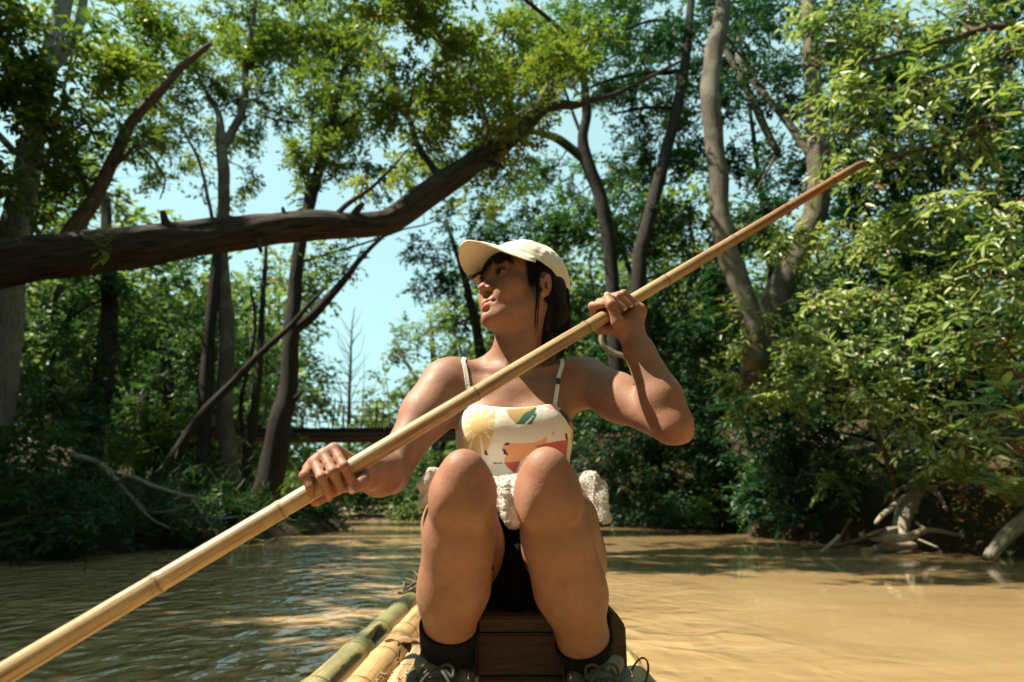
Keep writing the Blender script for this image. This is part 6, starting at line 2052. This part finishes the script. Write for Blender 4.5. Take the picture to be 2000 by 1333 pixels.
fw = m.noise(700, 2, 0.5, m.coord())
m.col(m.mix(m.ramp(fw, [(0.4, 0.06), (0.6, 0.0)]), m.attr("print"), (0.5, 0.47, 0.42)))
m.set(Roughness=0.62, Specular_IOR_Level=0.25, Sheen_Weight=0.1)
m.nrm(m.bump(fw, 0.08, 0.0008, m.bump(m.noise(18, 4, 0.6, m.coord()), 0.25, 0.008)))
M_CAMI = m.m
cami = add("camisole", tme, M_CAMI, person)
cami["label"] = "white camisole printed with a yellow sun, orange and red shapes and dark leaves"

m = NT("strap_cloth"); m.set(Base_Color=(0.78, 0.74, 0.66, 1), Roughness=0.7)
M_STRAP = m.m
def cast(px, py):
    d = (at(px, py, 1.0) - cam.location).normalized()
    h = bvh_body.ray_cast(cam.location, d)
    return h
def ribbon(pts, nrms, w, t, name, mat, parent):
    V, F = [], []
    n = len(pts)
    for i in range(n):
        tg_ = (pts[min(i + 1, n - 1)] - pts[max(i - 1, 0)]).normalized()
        s_ = tg_.cross(nrms[i]).normalized()
        for a, b in ((-1, 0), (-1, 1), (1, 1), (1, 0)):
            V.append(pts[i] + s_ * (a * w / 2) + nrms[i] * (b * t))
    for i in range(n - 1):
        for k in range(4):
            k2 = (k + 1) % 4
            F.append((i * 4 + k, i * 4 + k2, (i + 1) * 4 + k2, (i + 1) * 4 + k))
    F.append((0, 1, 2, 3)); F.append(((n - 1) * 4 + 3, (n - 1) * 4 + 2, (n - 1) * 4 + 1, (n - 1) * 4))
    return add(name, mesh_py(name, V, F, False), mat, parent)
for kk, (path, bx) in enumerate((([(920, 806), (917, 780), (912, 745), (907, 716), (905, 704)], -0.085), ([(1083, 797), (1086, 770), (1092, 735), (1099, 708), (1102, 697)], 0.10))):
    pts, nr = [], []
    for p in path:
        h = cast(*p)
        if h[0] is None: continue
        pts.append(h[0]); nr.append(h[1])
    last = pts[-1]
    for q in (V3((last.x, 1.32, last.z + 0.012)), V3((last.x * 0.9, 1.36, last.z - 0.02)), V3((bx * 0.8, 1.385, 0.64)), V3((bx * 0.7, 1.385, 0.585))):
        h = bvh_body.find_nearest(q)
        pts.append(h[0]); nr.append(h[1])
    sp = spline([tuple(p) for p in pts], 5)
    pp, nn_ = [], []
    for p in sp:
        h = bvh_body.find_nearest(Vector(p))
        pp.append(h[0] + h[1] * 0.0008); nn_.append(h[1])
    s_o = ribbon(pp, nn_, 0.0085, 0.0022, "strap", M_STRAP, cami)
    s_o.matrix_parent_inverse = Matrix.Identity(4)
    s_o.parent = cami
    s_o.matrix_parent_inverse = cami.matrix_world.inverted() if False else Matrix.Identity(4)
for o in list(cami.children):
    pass
m = NT("navy_print"); m.set(Base_Color=(0.012, 0.045, 0.06, 1), Roughness=0.7)
h1, h2 = cast(1091, 741), cast(1089, 752)
if h1[0] is not None and h2[0] is not None:
    ribbon([h1[0] + h1[1] * 0.002, h2[0] + h2[1] * 0.002], [h1[1], h2[1]], 0.0092, 0.0016, "strap_print", m.m, cami).matrix_parent_inverse = Matrix.Identity(4)

# ================================================================== shorts, socks
sf = Field((-0.20, 1.02, 0.20), (0.21, 1.40, 0.46), 0.0045)
sf.off = np.zeros(3, int)
sf.op(ell((0.004, 1.275, 0.335), (0.165, 0.112, 0.10)), 0.0)
leg_tmp = Field((-0.20, 1.02, 0.20), (0.21, 1.40, 0.46), 0.0045)
for hip, kn, s in ((HipL, KnL, -1), (HipR, KnR, 1)):
    leg_tmp.op(cone(hip, lerp(hip, kn, 0.55) + V3((s * 0.012, 0, 0)), 0.084, 0.057), 0.0)
    leg_tmp.op(cone(hip + V3((0, 0, -0.02)), lerp(hip, kn, 0.6) + V3((s * 0.014, 0.01, -0.015)), 0.076, 0.048), 0.03)
sf.a = smin(sf.a, leg_tmp.a, 0.03)
sf.op(ell((0.006, 1.17, 0.29), (0.03, 0.06, 0.06)), 0.03)
X_, Y_, Z_ = sf.pts(np.zeros(3, int), sf.n)
sf.a -= 0.004
sf.a = np.maximum(sf.a, (1.115 + 0.75 * np.abs(X_ - 0.006) - Y_).astype(np.float32))
sv, sq = nets(sf)
sv = relax(sv, sq, 2, 0.5)
m = NT("black_jersey")
f_ = m.noise(600, 2, 0.5, m.coord())
m.set(Base_Color=(0.008, 0.008, 0.009, 1), Roughness=0.95, Specular_IOR_Level=0.0)
m.nrm(m.bump(f_, 0.2, 0.001))
M_BLACK = m.m
add("shorts", mesh_np("shorts", sv, sq), M_BLACK, person)

def sock_mat():
    m = NT("sock_knit")
    w = m.n("TexWave"); w.wave_type = 'BANDS'; w.bands_direction = 'X'
    w.inputs["Scale"].default_value = 95
    w.inputs["Distortion"].default_value = 0.6
    m.l(m.coord(), w.inputs["Vector"])
    f = m.noise(500, 2, 0.5, m.coord())
    m.col(m.mix(w.outputs[0], (0.004, 0.005, 0.006), (0.012, 0.015, 0.018)))
    m.set(Roughness=0.9, Specular_IOR_Level=0.15)
    m.nrm(m.bump(f, 0.3, 0.001, m.bump(w.outputs[0], 0.5, 0.002)))
    return m.m
M_SOCK = sock_mat()
for hip, kn, an, s, t0 in ((HipL, KnL, AnL, -1, 0.725), (HipR, KnR, AnR, 1, 0.79)):
    kf = Field(an - V3((0.07, 0.14, 0.09)), an + V3((0.07, 0.09, 0.15)), 0.0022)
    kf.off = np.zeros(3, int)
    leg_into(kf, hip, kn, an, s)
    X_, Y_, Z_ = kf.pts(np.zeros(3, int), kf.n)
    sh = an - kn; L2 = sh.length_squared
    tt = ((X_ - kn.x) * sh.x + (Y_ - kn.y) * sh.y + (Z_ - kn.z) * sh.z) / L2
    d_ = sh.length
    kf.a -= 0.0038 + 0.0012 * np.exp(-((tt - t0 - 0.02) / 0.02) ** 2).astype(np.float32)
    kf.a = np.maximum(kf.a, ((t0 - tt) * d_).astype(np.float32))
    kf.a = np.maximum(kf.a, (0.115 - Z_).astype(np.float32) + 0 * kf.a)
    v_, q_ = nets(kf)
    add("sock", mesh_np("sock", relax(v_, q_, 1, 0.4), q_), M_SOCK, person)

# ================================================================== shoes
DECK = 0.088
def shoe_mat():
    m = NT("shoe_suede")
    n = m.noise(40, 5, 0.7, m.coord()); f = m.noise(420, 2, 0.5, m.coord())
    m.col(m.ramp(n, [(0.3, (0.095, 0.100, 0.080)), (0.75, (0.165, 0.168, 0.135))]))
    m.set(Roughness=0.8, Specular_IOR_Level=0.25)
    m.nrm(m.bump(f, 0.25, 0.0012, m.bump(n, 0.2, 0.004)))
    return m.m
M_SHOE = shoe_mat()
m = NT("shoe_tongue"); n = m.noise(120, 4, 0.6, m.coord())
m.col(m.ramp(n, [(0.3, (0.15, 0.148, 0.118)), (0.7, (0.225, 0.22, 0.178))])); m.set(Roughness=0.75, Specular_IOR_Level=0.25); m.nrm(m.bump(n, 0.2, 0.002)); M_TONGUE = m.m
m = NT("shoe_rubber"); m.set(Base_Color=(0.03, 0.028, 0.024, 1), Roughness=0.7); M_RUB = m.m
m = NT("shoe_lace"); n = m.noise(300, 2, 0.5, m.coord()); m.col(m.ramp(n, [(0.3, (0.03, 0.036, 0.030)), (0.7, (0.07, 0.078, 0.064))])); m.set(Roughness=0.85); M_LACE = m.m
m = NT("gold_thread"); m.set(Base_Color=(0.55, 0.40, 0.18, 1), Roughness=0.6); M_GOLD = m.m

def shoe(an, s, with_word):
    an = an + V3((0, 0.006, 0))
    fdir = Vector((s * 0.10, -1, 0)).normalized()
    sdir = fdir.cross(Vector((0, 0, 1))).normalized()
    Z = Vector((0, 0, 1))
    F0 = Vector((an.x, an.y, 0))
    def q(f, r, z):
        return F0 + fdir * f + sdir * r + Z * (DECK + z * 0.99)
    f = Field(F0 - V3((0.09, 0.26, -DECK)), F0 + V3((0.09, 0.12, 0.25)), 0.0026)
    f.off = np.zeros(3, int)
    f.op(cone(q(-0.035, 0, 0.045), q(-0.030, 0, 0.100), 0.038, 0.036), 0.0)
    f.op(cone(q(-0.03, 0, 0.045), q(0.06, 0, 0.045), 0.040, 0.044), 0.02)
    f.op(cone(q(0.0, 0, 0.075), q(0.085, 0, 0.055), 0.043, 0.036), 0.02)
    f.op(cone(q(0.06, 0.004, 0.042), q(0.155, 0, 0.036), 0.043, 0.032), 0.02)
    for e in (-1, 1):                                   # collar and eyestay sides
        f.op(cone(q(-0.03, e * 0.022, 0.098), q(0.045, e * 0.035, 0.098), 0.017, 0.0115), 0.012)
        f.op(cone(q(0.045, e * 0.034, 0.098), q(0.10, e * 0.020, 0.070), 0.0115, 0.011), 0.01)
    X, Y, Zz = f.pts(np.zeros(3, int), f.n)
    f.op(cone(q(0.002, 0, 0.085), q(-0.02, 0, 0.16), 0.037, 0.040), 0.006, 's')
    f.op(cone(q(0.04, 0, 0.110), q(0.085, 0, 0.098), 0.019, 0.013), 0.006, 's')
    f.a = np.maximum(f.a, (DECK + 0.016 - Zz).astype(np.float32) + 0 * f.a)
    v, qd = nets(f)
    root = add("shoe", mesh_np("shoe", relax(v, qd, 2, 0.5), qd), M_SHOE, person)
    # sole
    g_ = Field(F0 - V3((0.09, 0.26, -DECK + 0.01)), F0 + V3((0.09, 0.12, 0.14)), 0.003)
    g_.op(cone(q(-0.035, 0, 0.02), q(0.05, 0, 0.02), 0.040, 0.042), 0)
    g_.op(cone(q(0.05, 0, 0.02), q(0.16, 0, 0.02), 0.045, 0.036), 0.02)
    X, Y, Zz = g_.pts(np.zeros(3, int), g_.n)
    g_.a = np.maximum(g_.a, np.maximum((DECK + 0.001 - Zz), (Zz - DECK - 0.022)).astype(np.float32) + 0 * g_.a)
    v, qd = nets(g_)
    so = add("sole", mesh_np("sole", relax(v, qd, 1, 0.5), qd), M_RUB); so.parent = root
    # tongue
    t_ = Field(F0 - V3((0.07, 0.14, -DECK)), F0 + V3((0.07, 0.05, 0.28)), 0.0022)
    Mt = Matrix.Rotation(R(-24), 3, 'X')
    def tl(x, y, z):
        return q(0.052, 0, 0.100) + Vector((x, 0, 0)) + Mt @ Vector((0, y, z))
    t_.op(cone(tl(-0.026, 0, 0.020), tl(0.026, 0, 0.020), 0.0095, 0.0095), 0)
    t_.op(cone(tl(-0.024, 0, -0.02), tl(0.024, 0, -0.02), 0.008, 0.008), 0.03)
    t_.op(cone(tl(0, 0, 0.0), tl(0, -0.03, -0.05), 0.016, 0.014), 0.03)
    t_.op(cone(tl(-0.03, -0.011, -0.004), tl(-0.008, -0.0125, -0.014), 0.0022, 0.0022), 0.003, 's')
    t_.op(cone(tl(0.03, -0.011, 0.004), tl(-0.008, -0.0125, -0.014), 0.0022, 0.0022), 0.003, 's')
    v, qd = nets(t_)
    to = add("tongue", mesh_np("tongue", relax(v, qd, 1, 0.4), qd), M_TONGUE); to.parent = root
    # laces
    lb = MB()
    for k in range(4):
        z0 = 0.106 - 0.010 * k; f0 = 0.050 + 0.018 * k
        pts = spline([tuple(q(f0, -0.036 + 0.003 * k, z0 - 0.006)), tuple(q(f0 + 0.010, -0.015, z0 + 0.008)), tuple(q(f0 + 0.012, 0.012, z0 + 0.008)), tuple(q(f0 + 0.014, 0.034 - 0.003 * k, z0 - 0.008))], 6)
        lb.tube([Vector(p) for p in pts], 0.0024, 6)
    kx = 0.006 * s
    base = q(0.076, kx, 0.118)
    for e in (-1, 1):                                   # bow
        pts = spline([tuple(base), tuple(base + sdir * e * 0.012 + Z * 0.007 + fdir * 0.004), tuple(base + sdir * e * 0.022 + Z * 0.003 + fdir * 0.005), tuple(base + sdir * e * 0.022 - Z * 0.007 + fdir * 0.010), tuple(base + sdir * e * 0.012 + fdir * 0.006 + Z * 0.001)], 6)
        lb.tube([Vector(p) for p in pts], 0.0022, 6)
        pts = spline([tuple(base), tuple(base + sdir * e * 0.012 + fdir * 0.012 - Z * 0.004), tuple(base + sdir * e * 0.030 + fdir * 0.022 - Z * 0.026)], 6)
        lb.tube([Vector(p) for p in pts], 0.0021, 6)
    kn_ = bmesh.new()
    lo_ = lb.build("laces", M_LACE); lo_.parent = root
    for k in range(3):
        for e in (-1, 1):
            c = q(0.050 + 0.020 * k, e * (0.0385 - 0.003 * k), 0.103 - 0.010 * k)
            ring = [c + (Vector((0, 0, 1)) * math.cos(a_) + fdir * math.sin(a_)) * 0.0042 + sdir * e * 0.006 for a_ in [2 * math.pi * i / 10 for i in range(11)]]
            eb = MB().tube(ring, 0.0013, 5, False)
            e_o = eb.build("eyelet", bpy.data.materials.get("silver") or M_GOLD); e_o.parent = root
    if with_word:
        cu = bpy.data.curves.new("tongue_lettering", 'FONT')
        cu.body = "UMO"
        cu.size = 0.021; cu.align_x = 'CENTER'; cu.extrude = 0.0006; cu.offset = 0.0006
        tmp = bpy.data.objects.new("tongue_lettering", cu)
        scene.collection.objects.link(tmp)
        dg = bpy.context.evaluated_depsgraph_get()
        tm = bpy.data.meshes.new_from_object(tmp.evaluated_get(dg))
        bpy.data.objects.remove(tmp)
        Mx = Matrix.Translation(tl(0.0, -0.0145, -0.040)) @ (Mt.to_4x4() @ Matrix.Rotation(math.pi / 2, 4, 'X'))
        tm.transform(Mx)
        tm.materials.clear()
        to2 = add("lettering", tm, M_GOLD); to2.parent = root
    return root
shoe(AnL, -1, False)
shoe(AnR, 1, True)

# ================================================================== towelling wrap round the waist
wf = Field((-0.25, 1.06, 0.36), (0.25, 1.44, 0.53), 0.0027)
wf.off = np.zeros(3, int)
rw = random.Random(5)
ring = []
for k in range(46):
    a = 2 * math.pi * k / 46
    rx = 0.156 + 0.010 * math.sin(3 * a + 1) ; ry = 0.112
    ring.append(V3((0.000 + rx * math.cos(a), 1.270 + ry * math.sin(a), 0.447 + 0.008 * math.sin(2 * a + 0.6) + rw.uniform(-.004, .004))))
for k in range(46):
    p, q_ = ring[k], ring[(k + 1) % 46]
    r0 = 0.026 + 0.006 * math.sin(7 * 2 * math.pi * k / 46)
    wf.op(cone(p, q_, r0, r0), 0.012)
    if k % 2 == 0:
        o = V3((rw.uniform(-0.010, 0.010) + 0.012 * math.cos(2 * math.pi * k / 46), rw.uniform(-.012, .012) - 0.012, rw.uniform(-0.030, 0.022)))
        wf.op(cone(p + o, ring[(k + 3) % 46] + o * 0.4, rw.uniform(0.010, 0.017), rw.uniform(0.008, 0.014)), 0.008)
wf.op(cone(V3((-0.150, 1.17, 0.478)), V3((-0.172, 1.160, 0.462)), 0.017, 0.010), 0.012)
wf.op(cone(V3((-0.160, 1.17, 0.455)), V3((-0.170, 1.160, 0.425)), 0.016, 0.008), 0.010)
wf.op(cone(V3((0.150, 1.18, 0.470)), V3((0.166, 1.170, 0.440)), 0.020, 0.016), 0.010)
wf.op(cone(V3((0.164, 1.17, 0.440)), V3((0.176, 1.165, 0.402)), 0.017, 0.013), 0.010)
wf.op(cone(V3((0.004, 1.15, 0.45)), V3((0.004, 1.135, 0.40)), 0.026, 0.018), 0.02)
wv, wq = nets(wf)
wv = relax(wv, wq, 1, 0.4)
nz = np.array([abs(mnoise.noise(Vector((p[0] * 34, p[1] * 34, p[2] * 16)))) * 0.014 + mnoise.noise(Vector(p) * 70) * 0.0040 + mnoise.noise(Vector(p) * 230) * 0.0030 - 0.003 for p in wv])
ctr = np.array([0.0, 1.27, 0.44])
dirn = wv - ctr; dirn /= np.linalg.norm(dirn, axis=1)[:, None]
wv = wv + dirn * nz[:, None]
m = NT("terry_towelling")
n = m.noise(260, 3, 0.7, m.coord()); n0 = m.noise(20, 3, 0.6, m.coord())
m.col(m.ramp(n0, [(0.3, (0.56, 0.52, 0.46)), (0.7, (0.70, 0.66, 0.60))]))
m.set(Roughness=0.95, Specular_IOR_Level=0.1, Sheen_Weight=0.4)
m.nrm(m.bump(n, 0.9, 0.003))
wr_o = add("waist_wrap", mesh_np("waist_wrap", wv, wq), m.m, person)
rt = np.random.RandomState(6)
wn_ = np.zeros((len(wr_o.data.vertices), 3), np.float32)
wr_o.data.vertices.foreach_get("normal", wn_.ravel())
wc_ = np.zeros((len(wr_o.data.vertices), 3), np.float32)
wr_o.data.vertices.foreach_get("co", wc_.ravel())
sel = rt.permutation(len(wc_))
sel = sel[(wc_[sel, 1] < 1.27)][:26000]
pb, nb2 = wc_[sel], wn_[sel]
t1 = np.cross(nb2, rt.normal(size=nb2.shape)); t1 /= np.linalg.norm(t1, axis=1)[:, None]
hh = rt.uniform(0.0008, 0.0017, (len(sel), 1)); ww = 0.0007
tipv = pb + nb2 * hh + rt.normal(size=pb.shape) * 0.0005
PV = np.stack([pb - t1 * ww - nb2 * 0.0006, pb + t1 * ww - nb2 * 0.0006, tipv + t1 * ww * 0.7, tipv - t1 * ww * 0.7], 1).reshape(-1, 3)
pile = add("pile", mesh_np("pile", PV, np.arange(len(PV)).reshape(-1, 4), False), m.m)
pile.parent = wr_o
pile["kind"] = "stuff"
wr_o["label"] = "crumpled white towelling tied round the waist"

# ================================================================== the bamboo pole
M_POLE = bamboo_mat("bamboo_pole", (0.43, 0.305, 0.165), (0.33, 0.215, 0.105), (0.25, 0.14, 0.062), attr="tone", streak=(15, 0.45, 15))
s0, s1 = pole_at_px(-260), pole_at_px(1660)
PL = s1 - s0
node_px = [-180, 310, 548, 928, 1145, 1300, 1433, 1535, 1625]
nodes_ = [(pole_at_px(q) - s0) / PL for q in node_px]
pole_me = culm((0, 0, 0), (0, PL, 0), 0.0150, 0.0112, nodes_, seg=28, ring=0.002, bend=0.0, brown=lambda t: max(0.0, min(1.0, (t - 0.60) / 0.3)), ridge=0.08)
pole = empty("bamboo_pole", tuple(POLE_L))
tag(pole, "long pale bamboo pole held slantwise across the body with both hands", "pole")
sh_o = add("shaft", pole_me, M_POLE, pole)
sh_o.matrix_parent_inverse = Matrix.Translation(-Vector(pole.location)) @ Matrix.Translation(POLE_L + AX * s0) @ Vector((0, 1, 0)).rotation_difference(AX).to_matrix().to_4x4()
# split, curved tip
pe = POLE_L + AX * s1
mb_ = MB()
tipdir = (AX + V3((0.0, 0.05, -0.18))).normalized()
pts = [pe - AX * 0.01, pe + AX * 0.03, pe + AX * 0.05 + tipdir * 0.012, pe + AX * 0.05 + tipdir * 0.035]
mb_.tube(pts, [0.0112, 0.0108, 0.0098, 0.0070], 12)
m = NT("bamboo_tip"); n = m.noise(60, 4, 0.6, m.coord()); m.col(m.ramp(n, [(0.3, (0.09, 0.035, 0.014)), (0.7, (0.17, 0.075, 0.03))])); m.set(Roughness=0.6)
mb_.build("tip", m.m, pole)
